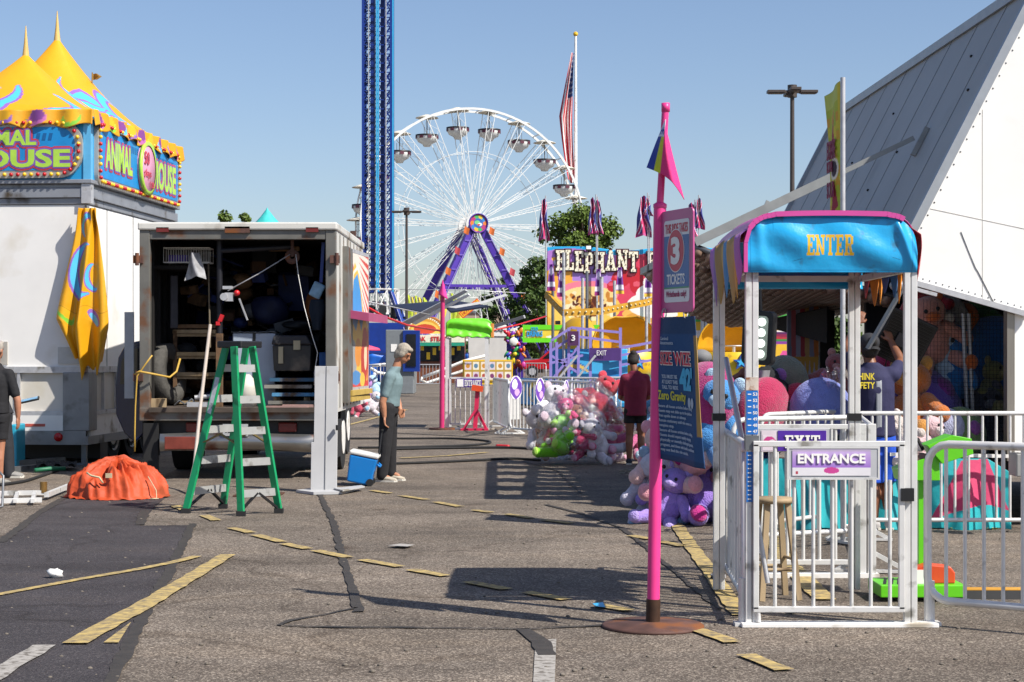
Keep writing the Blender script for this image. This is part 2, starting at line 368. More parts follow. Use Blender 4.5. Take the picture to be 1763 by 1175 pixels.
dash = [((352, 889), (372, 898)), ((398, 911), (432, 919)), ((440, 923), (486, 935)), ((488, 938), (530, 947)), ((543, 950), (600, 962)), ((622, 966), (690, 978)), ((708, 983), (768, 994)),
        ((805, 1004), (872, 1017)), ((905, 1022), (975, 1035)), ((1030, 1044), (1085, 1054)), ((1198, 1086), (1262, 1109)), ((1284, 1130), (1350, 1157)),
        ((300, 872), (318, 880)), ((640, 846), (672, 851)), ((690, 855), (735, 862)), ((750, 866), (793, 874)), ((815, 880), (846, 884)), ((872, 887), (915, 894)), ((935, 897), (985, 903)), ((1085, 924), (1120, 930)), ((1135, 934), (1175, 942))]
for a, b_ in dash: ribbon('yellow_dash_marking', [a, b_], .105, .012, YLINE, .006)
ribbon('yellow_line_marking', [(-60, 1036), (0, 1026), (120, 1003), (230, 984), (300, 970), (340, 960)], (.075, .09), .012, YLINE, .006)
ribbon('yellow_line_marking', [(128, 1112), (200, 1072), (265, 1036), (330, 996), (392, 958)], (.15, .12), .016, YLINE, .008)
sheet('yellow_line_marking', [(178, 1110), (204, 1110), (226, 1074)], .012, YLINE)
ribbon('white_line_marking', [(-60, 1200), (0, 1160), (78, 1114)], .13, .012, WLINE, .008)
ribbon('yellow_line_marking', [(1152, 885), (1185, 935), (1225, 990), (1275, 1062)], .12, .012, YLINE, .008)
ribbon('yellow_line_marking', [(590, 735), (640, 722), (700, 706)], .12, .012, YLINE, .008)
ribbon('yellow_line_marking', [(690, 790), (770, 786), (840, 780)], .12, .012, YLINE, .008)
ribbon('yellow_line_marking', [(1330, 920), (1345, 960), (1420, 1035)], .15, .012, YLINE, .008)
ribbon('yellow_line_marking', [(1660, 1020), (1790, 1020)], .15, .012, YLINE, .008)
# pebbles and crumbs
rb = B()
for i in range(420):
    a, y = random.uniform(-60, 1820), 660 + 520 * random.random() ** .8
    p = gp(a, y); r = random.uniform(.003, .011); rb.ell(p + V(0, 0, r * .5), (r * 1.4, r, r * .8), 6)
o = rb.build('gravel_crumbs', mat('crumb_stone', '#6e665c', .9, 0, .5, 40)); o['kind'] = 'stuff'; o['label'] = 'loose grit and crumbs scattered over the asphalt'; o['category'] = 'grit'
# litter and cables
def litter(pos, r, label, m=None):
    b = B(); b.ell(V(0, 0, r * .6), (r, r * .8, r * .6), 10, fuzz=.35); tag(b.build('litter_paper', m or WHITE, loc=pos), label, 'litter')
litter(gp(95, 996), .055, 'white crumpled paper lying on the dark asphalt patch beside the long yellow line')
def flatlitter(q, label, m):
    P = [gp(x, y, .014 + random.uniform(0, .012)) for x, y in q]; b = B(); b.add(P, [tuple(range(len(P)))]); tag(b.build('litter_sheet', m, solid=.002), label, 'litter')
flatlitter([(668, 944), (690, 940), (713, 942), (700, 946)], 'flat pale scrap of plastic lying between the tar seam and the yellow dashes', mat('scrap_grey', '#a8a39c', .6))
flatlitter([(1352, 1053), (1366, 1051), (1378, 1056), (1360, 1059)], 'pale blue scrap on the asphalt inside the entrance gate', CYANP)
flatlitter([(1020, 1046), (1038, 1044), (1042, 1050), (1026, 1051)], 'small blue scrap by the dashes near the pink pole', CYANP)
def cable(pts, r, label, name='ground_cable', m=RUBBER):
    b = B(); P = [gp(x, y, r) for x, y in pts]; Q = []
    for i in range(len(P) - 1):
        for k in range(6):
            t = k / 6; a = P[max(i - 1, 0)]; d = P[min(i + 2, len(P) - 1)]
            Q.append(.5 * ((2 * P[i]) + (P[i + 1] - a) * t + (2 * a - 5 * P[i] + 4 * P[i + 1] - d) * t * t + (3 * P[i] - a - 3 * P[i + 1] + d) * t ** 3))
    Q.append(P[-1]); b.tube(Q, r, 6); return tag(b.build(name, m), label, 'cable')
cable([(585, 757), (690, 757), (780, 757), (842, 762), (820, 768), (700, 772), (616, 773)], .02, 'thick black cable looped across the asphalt behind the man with the cooler')
cable([(660, 776), (760, 774), (870, 773), (930, 776), (1000, 778)], .022, 'dark cable with a red coupling lying before the bagged toys')
cable([(600, 802), (700, 800), (800, 796), (880, 792), (930, 795)], .02, 'black cable running straight from the truck wheel to the toy bags')
cable([(855, 772), (876, 773)], .034, 'short red coupling on the dark cable', 'cable_coupling', REDP)
cable([(0, 838), (40, 832), (72, 822), (100, 812)], .02, 'black cable on the ground by the trailer skirt')
cable([(1225, 1000), (1236, 980), (1245, 975), (1240, 960)], .012, 'thin black cord tied at the foot of the side barricade')
# ------------------------------------------------------------------ trees
def leaf_mat(name, c1, c2):
    m = mat(name, c1, .6, 0, .5, .8, spec=.3); return m
LEAFA, LEAFB = leaf_mat('green_leaves', '#5a6e2a', 0), leaf_mat('dark_green_leaves', '#41562050'[:7], 0)
BARK = mat('tree_bark', '#4d4034', .9, 0, .4, 6, bump=.5, bscale=20)
def tree(loc, h, r, label, seed, n=26, leaf=LEAFA, ls=.38, dens=130, group=None, ch=None, name='leafy_tree'):
    rnd = random.Random(seed); t = thing(name, label, 'tree', loc, 0, group); ch = ch or h * .72
    b = B(); b.tube([V(0, 0, -.1), V(.1, 0, h * .2), V(-.05, .1, h * .5), V(.1, 0, h * .88)], 1, 8, rr=[h * .026, h * .02, h * .013, h * .004])
    cl = []
    for i in range(n):
        f = (i + .5) / n; z = h - ch + ch * f; rad = r * (1 - (abs(f - .38) / .66) ** 2) ** .5 if abs(f - .38) < .66 else .1 * r
        a = i * 2.4 + rnd.uniform(-.4, .4); q = rad * rnd.uniform(.3, .92)
        c = V(math.cos(a) * q, math.sin(a) * q, z + rnd.uniform(-.05, .05) * h); cl.append((c, r * rnd.uniform(.24, .44) * (.75 + .3 * (1 - f))))
        b.tube([V(0, 0, max(h * .16, z - h * .16)), c * .55 + V(0, 0, z * .42), c], 1, 5, rr=[h * .009, h * .006, h * .002])
    b.build('trunk', BARK, t)
    vs = []; fs = []
    for c, cr in cl:
        for j in range(dens):
            d = V(rnd.gauss(0, 1), rnd.gauss(0, 1), rnd.gauss(0, .8)).normalized() * cr * rnd.random() ** .45
            d.z *= .8; p = c + d; s = ls * rnd.uniform(.5, 1.2); nrm = (d.normalized() + V(rnd.gauss(0, .6), rnd.gauss(0, .6), .5 + rnd.gauss(0, .6))).normalized()
            x = nrm.orthogonal().normalized(); x.rotate(Matrix.Rotation(rnd.uniform(0, 6.3), 3, nrm)); y = nrm.cross(x)
            o = len(vs); vs += [p + x * s * .6, p + y * s * .4 + nrm * s * .1, p - x * s * .6, p - y * s * .4 + nrm * s * .1]; fs.append((o, o + 1, o + 2, o + 3))
    b = B(); b.add(vs, fs); b.build('crown', leaf, t); return t
tree(V((1003 - CX) * 160 / F, 160, 0), 14.4, 4.3, 'tall broad green tree rising behind the food stand with the dessert mural', 3, 60, ls=.36, dens=230)
tree(V((932 - CX) * 150 / F, 150, 0), 9.6, 2.8, 'dark tree low at the left edge of the dessert mural stand', 5, 34, LEAFB, ls=.36, dens=180)
tree(V((862 - CX) * 205 / F, 205, 0), 10.2, 2.6, 'smaller tree between the legs of the big wheel', 8, 26, LEAFB, ls=.45, dens=170)
tree(V((905 - CX) * 215 / F, 215, 0), 10.5, 3.8, 'dark leafy tree behind the right leg of the big wheel', 9, 30, LEAFB, ls=.45, dens=170)
tree(V((393 - CX) * 110 / F, 110, 0), 10.0, 1.6, 'small treetop showing over the box truck roof, left of the teal tent peak', 11, 16, ls=.28)
tree(V((428 - CX) * 112 / F, 112, 0), 10.7, 1.2, 'narrow treetop showing over the box truck roof beside the teal tent peak', 12, 16, ls=.28)
# hedge seen through the rides
def hedge(x0, x1, Z, h, label):
    b = B(); a0, a1 = (x0 - CX) * Z / F, (x1 - CX) * Z / F; rnd = random.Random(4)
    for i in range(5200):
        p = V(rnd.uniform(a0, a1), Z + rnd.uniform(-.8, .8), h * rnd.random() ** .7 + .2 * rnd.gauss(0, 1)); s = .3
        x = V(rnd.gauss(0, 1), rnd.gauss(0, 1), rnd.gauss(0, 1)).normalized(); y = x.orthogonal().normalized()
        b.add([p + x * s, p + y * s, p - x * s, p - y * s], [(0, 1, 2, 3)])
    tag(b.build('clipped_hedge', LEAFB), label, 'hedge')
hedge(1120, 1480, 175, 5.2, 'dark green hedge far behind the rides on the right')
hedge(660, 1010, 260, 3.2, 'low line of bushes far beyond the big wheel')
# ------------------------------------------------------------------ drop tower
def drop_tower():
    Z = 130; k = Z / F; x0, x1 = (625 - CX) * k, (677 - CX) * k; cx = (x0 + x1) / 2; hw = (x1 - x0) / 2 * .92; H = 36; base = 6.2
    t = thing('drop_tower', 'tall blue lattice drop tower ride standing left of the big wheel', 'drop tower', (cx, Z, 0))
    b = B()
    for sx in (-1, 1):
        for sy in (-1, 1): b.bx(sx * hw - .09, sx * hw + .09, sy * hw - .09, sy * hw + .09, base - .4, H)
    b.build('corner_chords', BLUEP, t)
    b = B(); n = 44; st = (H - base) / n
    for i in range(n):
        z0, z1 = base + i * st, base + (i + 1) * st
        for sy in (-1, 1):
            for a, c in ((-hw, -hw * .55), (hw * .55, hw)):
                b.bar(V(a, sy * hw, z0), V(c, sy * hw, z1), .07); b.bar(V(c, sy * hw, z0), V(a, sy * hw, z1), .07) if i % 2 else None
            b.bar(V(-hw * .12, sy * hw, z0), V(hw * .12, sy * hw, z1), .06)
            b.bar(V(-hw, sy * hw, z0), V(hw, sy * hw, z0), .07)
        for sx in (-1, 1): b.bar(V(sx * hw, -hw, z0), V(sx * hw, hw, z1), .07); b.bar(V(sx * hw, hw, z0), V(sx * hw, -hw, z1), .07)
    b.build('lattice', BLUEP, t)
    b = B(); b.bx(-hw * .5, -hw * .22, -hw * .5, hw * .5, base, H); b.bx(hw * .22, hw * .5, -hw * .5, hw * .5, base, H)
    b.build('inner_columns', mat('deep_blue_paint', '#0c2a70', .4, 0, .15, 3), t)
    b = B()
    for x in (-.02, hw * .1): b.bx(x - .05, x + .05, -hw - .16, -hw - .06, base, H)
    b.bx(hw + .09, hw + .2, -hw - .1, -hw, base, H); b.build('guide_rails', CYANP, t)
    b = B(); b.bx(-hw * .62, -hw * .56, -hw - .14, -hw - .06, base, H); b.bx(hw * .62, hw * .68, -hw - .14, -hw - .06, base, H); b.build('cable_runs', GALV, t)
    # gondola ring of white truss with seats
    b = B(); R = 1.55; zz = (4.6, 6.4)
    for i in range(12):
        a, c = 2 * PI * i / 12, 2 * PI * (i + 1) / 12
        for z in zz: b.bar(V(R * math.cos(a), R * math.sin(a), z), V(R * math.cos(c), R * math.sin(c), z), .12)
        b.bar(V(R * math.cos(a), R * math.sin(a), zz[0]), V(R * math.cos(a), R * math.sin(a), zz[1]), .09)
        b.bar(V(R * math.cos(a), R * math.sin(a), zz[0]), V(R * math.cos(c), R * math.sin(c), zz[1]), .07)
    b.build('passenger_ring', WHITE, t)
    b = B()
    for i in range(12):
        a = 2 * PI * (i + .5) / 12; c = V(math.cos(a) * 1.95, math.sin(a) * 1.95, 4.3); b.box(c, (.5, .5, .12), a); b.box(c + V(0, 0, .45) - V(math.cos(a), math.sin(a), 0) * .22, (.12, .5, .9), a)
    b.build('seats', BLACK, t)
    b = B()
    for sx in (-1, 1):
        for sy in (-1, 1): b.bar(V(sx * hw, sy * hw, base), V(sx * 3.2, sy * 3.2, .3), .3)
    b.bx(-2.2, 2.2, -2.2, 2.2, .2, 3.9); b.build('base', BLUEP, t, bevel=.04)
    b = B(); b.bx(-3.4, 3.4, -3.4, 3.4, .1, .6); b.build('platform', STEEL, t)
drop_tower()
# ------------------------------------------------------------------ big wheel
def big_wheel():
    Z = 187.; k = Z / F; hx = (811 - CX) * k; hz = CH + (HZ - 388) * k; R = 12.35; HW = 1.15; N = 22
    t = thing('ferris_wheel', 'white big wheel with purple legs and open round gondolas', 'ferris wheel', (hx, Z, 0), math.radians(17))
    WM = mat('wheel_white_paint', '#d8d9d6', .4, 0, .06, 2)
    P = lambda a, r, y: V(r * math.sin(a), y, hz + r * math.cos(a))
    for y in (-HW, HW):
        b = B(); rg = B(); m_ = 88
        for i in range(m_):
            a, c = 2 * PI * i / m_, 2 * PI * (i + 1) / m_
            b.bar(P(a, R, y), P(c, R, y), .15, .24); rg.bar(P(a, R * .63, y), P(c, R * .63, y), .05)
        b.build('rim', WM, t); rg.build('inner_ring', WM, t)
    b = B()
    for i in range(N): a = 2 * PI * (i + .25) / N; b.bar(P(a, R, -HW), P(a, R, HW), .1)
    b.build('cross_ties', WM, t)
    off = math.radians(9.5); hubw = 1.5
    proto = None
    for i in range(N):
        a = off + 2 * PI * i / N
        if proto is None:
            b = B()
            for y in (-1, 1):
                for d in (-.032, .032):
                    b.bar(V(R * d * .12, y * hubw, .5), V(R * d, y * HW, R), .06)
                for q in range(3, 15, 1):
                    f = q / 15; s_ = 1 if q % 2 else -1; w0 = R * .032 * (.12 + .88 * f); f2 = (q + 1) / 15; w1 = R * .032 * (.12 + .88 * f2)
                    b.bar(V(s_ * w0, y * (hubw + (HW - hubw) * f), R * f), V(-s_ * w1, y * (hubw + (HW - hubw) * f2), R * f2), .028)
            b.bar(V(0, -hubw, 1), V(0, HW, R * .95), .03)
            proto = b.build('spoke', WM, t, loc=(0, 0, hz)); o = proto
        else: o = dup(proto, parent=t)
        o.rotation_euler = (0, a, 0)
    # gondolas
    GR = mat('gondola_dark_band', '#5a2a3a', .5, 0, .2, 3)
    g0 = None
    for i in range(N):
        a = off + 2 * PI * i / N; p = P(a, R, 0)
        if g0 is None:
            b = B(); b.lathe([(0, -3.1), (.35, -3.1), (.5, -2.85), (.95, -2.62), (1.12, -2.3), (1.2, -1.85), (1.14, -1.85), (1.0, -2.4), (.3, -2.6), (0, -2.62)], 20)
            g0 = b.build('gondola', WM, t, loc=p)
            b = B(); b.lathe([(1.215, -2.0), (1.235, -1.84), (1.13, -1.83)], 20); b.build('gondola_rail', BLACK, g0)
            b = B()
            for q in range(8):
                an = q * PI / 4; c = V(1.19 * math.cos(an), 1.19 * math.sin(an), -2.12); b.box(c, (.06, .42, .3), an)
            b.build('number_plate', GR, g0)
            b = B(); b.lathe([(0, .32), (.25, .3), (1.22, -.02), (1.22, -.08), (.2, .12), (0, .14)], 20); b.build('canopy', mat('gondola_canopy_cream', '#d4cdbd', .5), g0)
            b = B(); b.cyl(V(0, 0, .1), V(0, 0, -3), .06); b.bar(V(-.3, 0, -1.9), V(-.3, 0, -1.0), .05); b.bar(V(.3, 0, -1.9), V(.3, 0, -1.0), .05); b.bar(V(0, -HW, 0), V(0, HW, 0), .09); b.build('hanger', STEEL, g0)
        else: dup(g0, loc=p, parent=t)
    b = B(); b.cyl(V(0, -2.0, hz), V(0, 2.0, hz), .5, n=16)
    for y in (-hubw, hubw): b.cyl(V(0, y - .12, hz), V(0, y + .12, hz), 1.0, n=20)
    b.build('hub', WM, t)
    for y, f in ((-2.3, -1), (2.3, 1)):
        for sx in (-1, 1):
            b = B(); b.bar(V(sx * .3, y, hz), V(sx * 7.9, y + f * 1.6, .2), .62, .8)
            b.build('leg', PURPLE, t, bevel=.04)
            b = B()
            for q in np.linspace(.12, .93, 9):
                p0 = V(sx * (.3 + 7.6 * q) - .28, y + f * 1.6 * q - .44, hz * (1 - q) + .2 * q); b.bar(p0, p0 + V(.56, 0, .0), .05)
            b.bar(V(sx * .3 + .3, y - .42, hz), V(sx * 7.9 + .3, y + f * 1.6 - .42, .2), .06); b.build('leg_trim', LILAC, t)
        b = B(); z = hz * .57; xx = .3 + 7.6 * .43; b.bar(V(-xx, y + f * .7, z), V(xx, y + f * .7, z), .3); b.build('cross_beam', PURPLE, t)
    b = B(); b.bx(-9, 9, -4.5, 4.5, .1, 1.1); b.build('base', STEEL, t)
    # hub sign
    c = Canvas(2.4, 2.4, 70, 70, '#b42d63'); c.ell(1.2, 1.2, 1.2, 1.2, '#a83a7a').ell(1.2, 1.2, 1.05, 1.05, '#7a2448', 0, .93)
    for i in range(10): a = i * PI / 5; c.ell(1.2 + .75 * math.cos(a), 1.2 + .75 * math.sin(a), .3, .3, ['#e07a2a', '#2f7fc0', '#d9b62b', '#3fa75a', '#b0306a'][i % 5])
    c.ell(1.2, 1.2, .62, .62, '#2c5fa8').ell(1.05, 1.3, .36, .25, '#6fbf7f').ell(1.4, 1.05, .3, .2, '#e6e3da').ell(1.25, 1.0, .2, .12, '#c03a3a')
    b = c.lay(lambda u, v: V((u - 1.2), -2.86 + .0, hz + v - 1.2) if (u - 1.2) ** 2 + (v - 1.2) ** 2 < 1.44 else V((u - 1.2), -2.86, hz + v - 1.2) * 1 - (V(u - 1.2, 0, v - 1.2) * (1 - 1.2 / max(1.2, math.hypot(u - 1.2, v - 1.2)))))
    sg = b.build('hub_sign', PAINT, t, solid=.04); sg.scale = (.84, 1, .84); sg.location = (0, 0, hz * .16)
    b = B(); b.lathe([(1.14, -.12), (1.26, -.12), (1.26, .12), (1.14, .12), (1.14, -.12)], 28, M=Matrix.Rotation(PI / 2, 4, 'X')); b.build('hub_sign_rim', PURPLE, sg, loc=(0, -2.9, hz))
    fl = ['#c9682c', '#b5454d', '#a3462c', '#d07b38']
    for i, q in enumerate((.06, .2, .34, .5, .66)):
        for sx in (-1, 1):
            c0 = V(sx * (.3 + 7.6 * q) * 1.0 - (1.0 if sx < 0 else -.25), -3.1 - 1.6 * q, hz * (1 - q) + .6)
            b = B(); b.grid(lambda u, v: c0 + V(u * .5 - .15 * v + .2, .1 * math.sin(4 * u), -v * .7 - .3 * u), 6, 6); b.build('pennant', mat('pennant_orange' if (i + sx) % 3 else 'pennant_red', fl[0] if (i + sx) % 3 else fl[1], .7), t)
    return t
big_wheel()
# ------------------------------------------------------------------ flag pole with the big flag
def us_flag():
    Z = 200.; k = Z / F; x = (991 - CX) * k; H = CH + (HZ - 62) * k
    t = thing('flagpole', 'very tall white flagpole right of the big wheel', 'flagpole', (x, Z, 0))
    b = B(); b.cyl(V(0, 0, 0), V(0, 0, H), .32, .14, 12); b.build('pole', WHITE, t); b = B(); b.ell(V(0, 0, H + .2), .28); b.build('finial', YELLOWP, t)
    W, L = 8.5, 14.5; c = Canvas(W, L, 90, 150, '#e2dedb')      # the limp flag: stripes run down the folds
    for i in range(9):
        if i % 2 == 0: c.rect(W * i / 9, 0, W * (i + 1) / 9, L, '#b81f30')
    c.rect(W * 4 / 9, L * .66, W, L, '#2b3a6e')
    for i in range(9):
        for j in range(6): c.ell(W * 6 / 13 + .35 + j * .72 + (i % 2) * .3, L * .65 + i * .6, .13, .13, '#c9c3c0')
    z1 = CH + (HZ - 92) * k
    def fn(u, v):
        f = 1 - v / L; s_ = u / W; wd = (.3 + 1.2 * min(1, f * 2.0)) * (1 if f < .5 else 1 - (f - .5) * .9)
        ph = s_ * 13
        return V(-.2 - wd * (1 - s_) * 1.0 - .05 * math.sin(ph + f * 3) - .3 * f * math.sin(f * 3.2 + .4), -.4 * (1 - s_) + .28 * math.sin(ph * .8 + f * 5) * min(1, f * 4), z1 - f * L - .45 * math.sin(s_ * 3.1) * f)
    tag(c.lay(fn).build('us_flag', PAINTC, solid=.01), 'limp red and white striped flag hanging from the tall white flagpole', 'flag').location = (x, Z, 0)
us_flag()
# ------------------------------------------------------------------ street lamps
def lot_lamp(x, yt, Z, label):
    k = Z / F; H = CH + (HZ - yt) * k; t = thing('parking_lot_lamp', label, 'lamp post', ((x - CX) * k, Z, 0), 0, 'lamp posts of the parking lot')
    G = mat('bronze_lamp_paint', '#4c4440', .5, .3, .1)
    b = B(); b.cyl(V(0, 0, 0), V(0, 0, H), .085, .06, 12); b.build('pole', G, t)
    b = B(); b.cyl(V(0, 0, 0), V(0, 0, .9), .32, n=16); b.build('concrete_foot', mat('concrete', '#9a958c', .85, 0, .2, 5), t)
    b = B(); b.cyl(V(0, 0, H - .1), V(0, 0, H + .25), .14); b.bx(-.6, .6, -.05, .05, H + .02, H + .1); b.bx(-.05, .05, -.6, .6, H + .02, H + .1); b.build('bracket', G, t)
    for an in (0, PI / 2, PI, -PI / 2):
        b = B(); M = Matrix.Rotation(an, 4, 'Z')
        b.bx(.22, .72, -.15, .15, H + .02, H + .1, 0, M); b.bx(.26, .68, -.12, .12, H, H + .02, 0, M); b.build('lamp_head', G, t, bevel=.02)
lot_lamp(1364, 162, 50, 'bronze lamp post with four flat heads beside the slanted grey awning')
lot_lamp(700, 367, 85, 'bronze lamp post with four flat heads in front of the big wheel')
# ------------------------------------------------------------------ food stand with the dessert mural
def food_stand():
    Z = 95.; k = Z / F; X = lambda x: (x - CX) * k; Hh = lambda y: CH + (HZ - y) * k
    t = thing('food_stand', 'food stand with a tall dessert mural and green lit counter band', 'food stand', (X(1130), Z, 0))
    ox = X(1130); x0, x1 = X(942) - ox, X(1335) - ox; W = x1 - x0; z0, z1 = Hh(566), Hh(425); H = z1 - z0
    c = Canvas(W, H, 330, 120, '#e8802a'); s = W / 12.44
    c.rect(0, 0, W, H, '#d9415c'); c.rect(0, H * .52, W * .3, H, '#b078c8')
    c.ell(1.0, 1.6, 1.9, 1.8, '#f0a93c'); c.ell(1.9, 1.15, 2.1, 1.05, '#f6c45a').ell(2.2, 1.9, 1.7, .7, '#ee7f94').ell(2.3, 1.75, 1.5, .55, '#f5d48a')
    rnd = random.Random(2)
    for i in range(60):
        a, r = rnd.uniform(0, 6.3), rnd.random() ** .5; c.ell(2.3 + 1.5 * r * math.cos(a), 1.25 + .8 * r * math.sin(a), .22, .12, rnd.choice(['#e9b45e', '#c9832f', '#8a4a1c', '#f7e3b8', '#f3cf8c']), rnd.uniform(0, 3))
    for i in range(26): c.ell(1.3 + rnd.uniform(-.2, 1.9), .85 + rnd.uniform(0, .9), .13, .07, '#5a2412', rnd.uniform(0, 3))
    c.rect(W * .11, H * .58, W * .265, H * .87, '#ab82d2')
    for i in range(18): c.ell(.35 + rnd.uniform(0, .55), H * .62 + rnd.uniform(0, 1.0), .12, .25, rnd.choice(['#f2b34a', '#8a2f92', '#5b2a86', '#e6e0f0']), rnd.uniform(0, 3))
    for x, y, r in ((4.0, 2.7, .5), (4.7, 2.9, .55), (5.0, 2.3, .5), (3.6, 2.3, .35)): c.ell(x, y, r, r * .9, '#c3202f').ell(x - .12, y + .12, r * .4, r * .3, '#e0586a')
    c.ell(6.1, .8, 2.0, .55, '#f0b257').ell(5.8, .65, 1.5, .3, '#dd9a3f').ell(6.1, 1.3, 1.75, .75, '#f3ece6').ell(6.0, 1.9, 1.15, .6, '#f7f3ee').ell(5.95, 2.5, .72, .5, '#f4ede8').ell(5.9, 2.95, .45, .35, '#f8f5f1').ell(5.85, 3.25, .2, .25, '#efe6e2')
    for q in range(6): c.stroke([(5.0 + q * .35, 1.5 + .1 * q), (5.6 + q * .3, 1.75 + .12 * q), (6.4 + q * .15, 1.6 + .16 * q)], .04, '#d8c8c4')
    for x, y, r in ((7.3, 2.5, .7), (8.0, 3.1, .5), (7.2, 3.2, .4), (9.6, 1.2, .9), (8.9, 2.0, .6)): c.ell(x, y, r, r * .9, '#d2304a').ell(x + .1, y - .1, r * .6, r * .5, '#e8607a')
    c.ell(8.1, .8, 1.0, .9, '#f2c22b').ell(10.4, 1.1, 1.5, .8, '#f1a13b').ell(10.6, 2.1, 1.2, .9, '#f3e5d8').ell(11.6, 2.4, 1, .8, '#d83348')
    c.rect(0, 0, W, .16, '#6fd628')
    wave = lambda x: H - .14 + .14 * math.sin(x / W * PI * 4.1 + .3)
    c.put(c.v > (H - .72 + .2 * np.sin(c.u / W * PI * 4.1 + .3)) + .42, '#22a6dc')
    def fn(u, v): return V(x0 + u, -.01, z0 + min(v, wave(u) + .05))
    b = c.lay(fn); b.build('mural', PAINT, t, solid=.05)
    b = B(); b.text
    L = B(); O = B()
    ris = lambda q: .08 * math.sin(q * PI * 3.2 + .2)
    lx0 = X(957) - ox; lw = X(1098) - ox - lx0
    slab_text(O, 'ELEPHANT', V(lx0, -.07, Hh(468)), X3, Z3, lw, 1.1, .05, grow=.07, rise=ris)
    slab_text(L, 'ELEPHANT', V(lx0, -.13, Hh(468)), X3, Z3, lw, 1.1, .06, rise=ris)
    lx1 = X(1114) - ox; slab_text(O, 'EARS', V(lx1, -.07, Hh(466)), X3, Z3, lw * .5, .98, .05, grow=.07); slab_text(L, 'EARS', V(lx1, -.13, Hh(466)), X3, Z3, lw * .5, .98, .06)
    D = B()
    for body, ax, ww, rs in (('ELEPHANT', lx0, lw, ris), ('EARS', lx1, lw * .5, None)):
        tot = sum(slab(ch_)[1] + .1 for ch_ in body) - .1; kk = ww / tot; x = 0
        for ch_ in body:
            wd = slab(ch_)[1]; dy = rs((x + wd / 2) * kk / ww) if rs else 0
            for p in slab(ch_)[0]:
                xs = [q[0] for q in p]; ys = [q[1] for q in p]; n = 3 if max(ys) - min(ys) > .5 else 1
                for j in range(n):
                    f = (j + .5) / n; D.ell(V(ax + (x + (min(xs) + max(xs)) / 2) * kk, -.21, Hh(467) + (min(ys) + (max(ys) - min(ys)) * f) * 1.1 + dy), .03, 6)
            x += wd + .1
    O.build('letter_outline', mat('dark_maroon_paint', '#4a2430', .5), t); lo = L.build('letters', mat('cream_letter_paint', '#efe9d2', .5), t); D.build('letter_bulbs', mat('bulb_glass', '#c9b98a', .2), lo)
    # counter band
    xb0, xb1 = X(903) - ox, X(1340) - ox
    b = B(); b.bx(xb0, xb1, -.5, -.3, Hh(568), Hh(560)); b.bx(xb0, xb1, -.5, -.3, Hh(590), Hh(583)); b.bx(xb0 - .1, xb0, -.5, -.3, Hh(590), Hh(560)); b.build('green_trim', LIME, t)
    c = Canvas(xb1 - xb0, .47, 300, 14, '#e6c83e')
    for i in range(12): c.ell(.2 + i * 1.2, .08, .22, .06, ['#efe3a0', '#e9e6d8', '#d9a03c'][i % 3])
    b = c.plane(V(xb0, -.45, Hh(583)), X3, Z3); b.build('menu_band', PAINT, t, solid=.03)
    L = B(); SK = mat('sky_blue_letters', '#2d9fe0', .4)
    for body, xa, xe, yb, hh in (('COLD', 914, 926, 570, .2), ('DRINKS', 907, 934, 580, .3), ('ICE', 976, 992, 580, .42), ('CREAM', 1003, 1046, 581, .42), ('CORN', 1062, 1100, 581, .42), ('FUNNEL', 1205, 1250, 582, .42), ('CAKES', 1262, 1310, 582, .42)):
        L.text(body, V(X(xa) - ox, -.49, Hh(yb)), X3, Z3, X(xe) - X(xa), hh, .03, .03)
    L.build('band_lettering', SK, t)
    b = B(); b.bx(x0 + .2, xb1, .1, 3.4, 0, Hh(590)); b.bx(x0 + .2, xb1, .1, .4, Hh(590), z1 - .7); b.build('stand_body', mat('stand_cream', '#cfc3b2', .6, 0, .15), t)
    b = B()
    for i in range(6): b.bx(x0 + .5 + i * 2.2, x0 + 2.3 + i * 2.2, -.02, .09, 1.1, 2.2)
    b.build('service_window', GLASS, t)
    for x, y in ((1013, 428),):
        f = B(); f.box(V(X(x) - ox, -.3, Hh(y)), (.32, .12, .3), 0, -.5); f.bar(V(X(x) - ox, -.2, Hh(y)), V(X(x) - ox, 0, Hh(y) - .4), .05); fl = f.build('floodlight', BLACK, t)
        f = B(); f.box(V(X(x) - ox, -.36, Hh(y) + .02), (.24, .02, .2), 0, -.5); f.build('lens', WTXT, fl)
    for x in (960, 1008, 1053):
        f = B(); f.box(V(X(x) - ox, -.4, Hh(556)), (.28, .14, .2)); f.build('floodlight', BLACK, t, bevel=.02)
    # flags on poles
    FC = {}
    def pennant(xp, yt, yb_, fx, fw, label, seed):
        tt = thing('stand_flag', label, 'flag', (X(xp), Z - .3, 0), 0, 'souvenir flags along the food stand top')
        q = B(); q.cyl(V(0, 0, z0), V((fx - xp) * k * .2, 0, Hh(yt)), .035, n=6); q.build('pole', GALV, tt)
        if seed not in FC:
            cc = Canvas(1.1, 2.2, 22, 40, '#343a86'); r = random.Random(seed)
            for a in ((0, 0, 1.1, 2.2), (1.1, 0, 0, 2.2)): cc.stroke([(a[0], a[1]), (a[2], a[3])], .3, '#d9cfe0').stroke([(a[0], a[1]), (a[2], a[3])], .16, '#b8305e')
            cc.rect(.45, 0, .65, 2.2, '#c2386a'); cc.rect(0, 0, 1.1, .15, '#b84a86'); FC[seed] = cc
        zt = Hh(yt) - .15; Lh = (yb_ - yt) * k - .2; wd = fw * k; d = -1 if fx < xp else 1
        FC[seed].lay(lambda u, v: V((fx - xp) * k + wd * 1.5 * (u / 1.1 - .5) * (.4 + .6 * (1 - v / 2.2)) + .03 * math.sin(4 * v + seed), .16 * math.sin(u * 9 + v * 2 + seed), zt - Lh * (1 - v / 2.2) - .25 * abs(u / 1.1 - .5))).build('flag_cloth', PAINTC, tt)
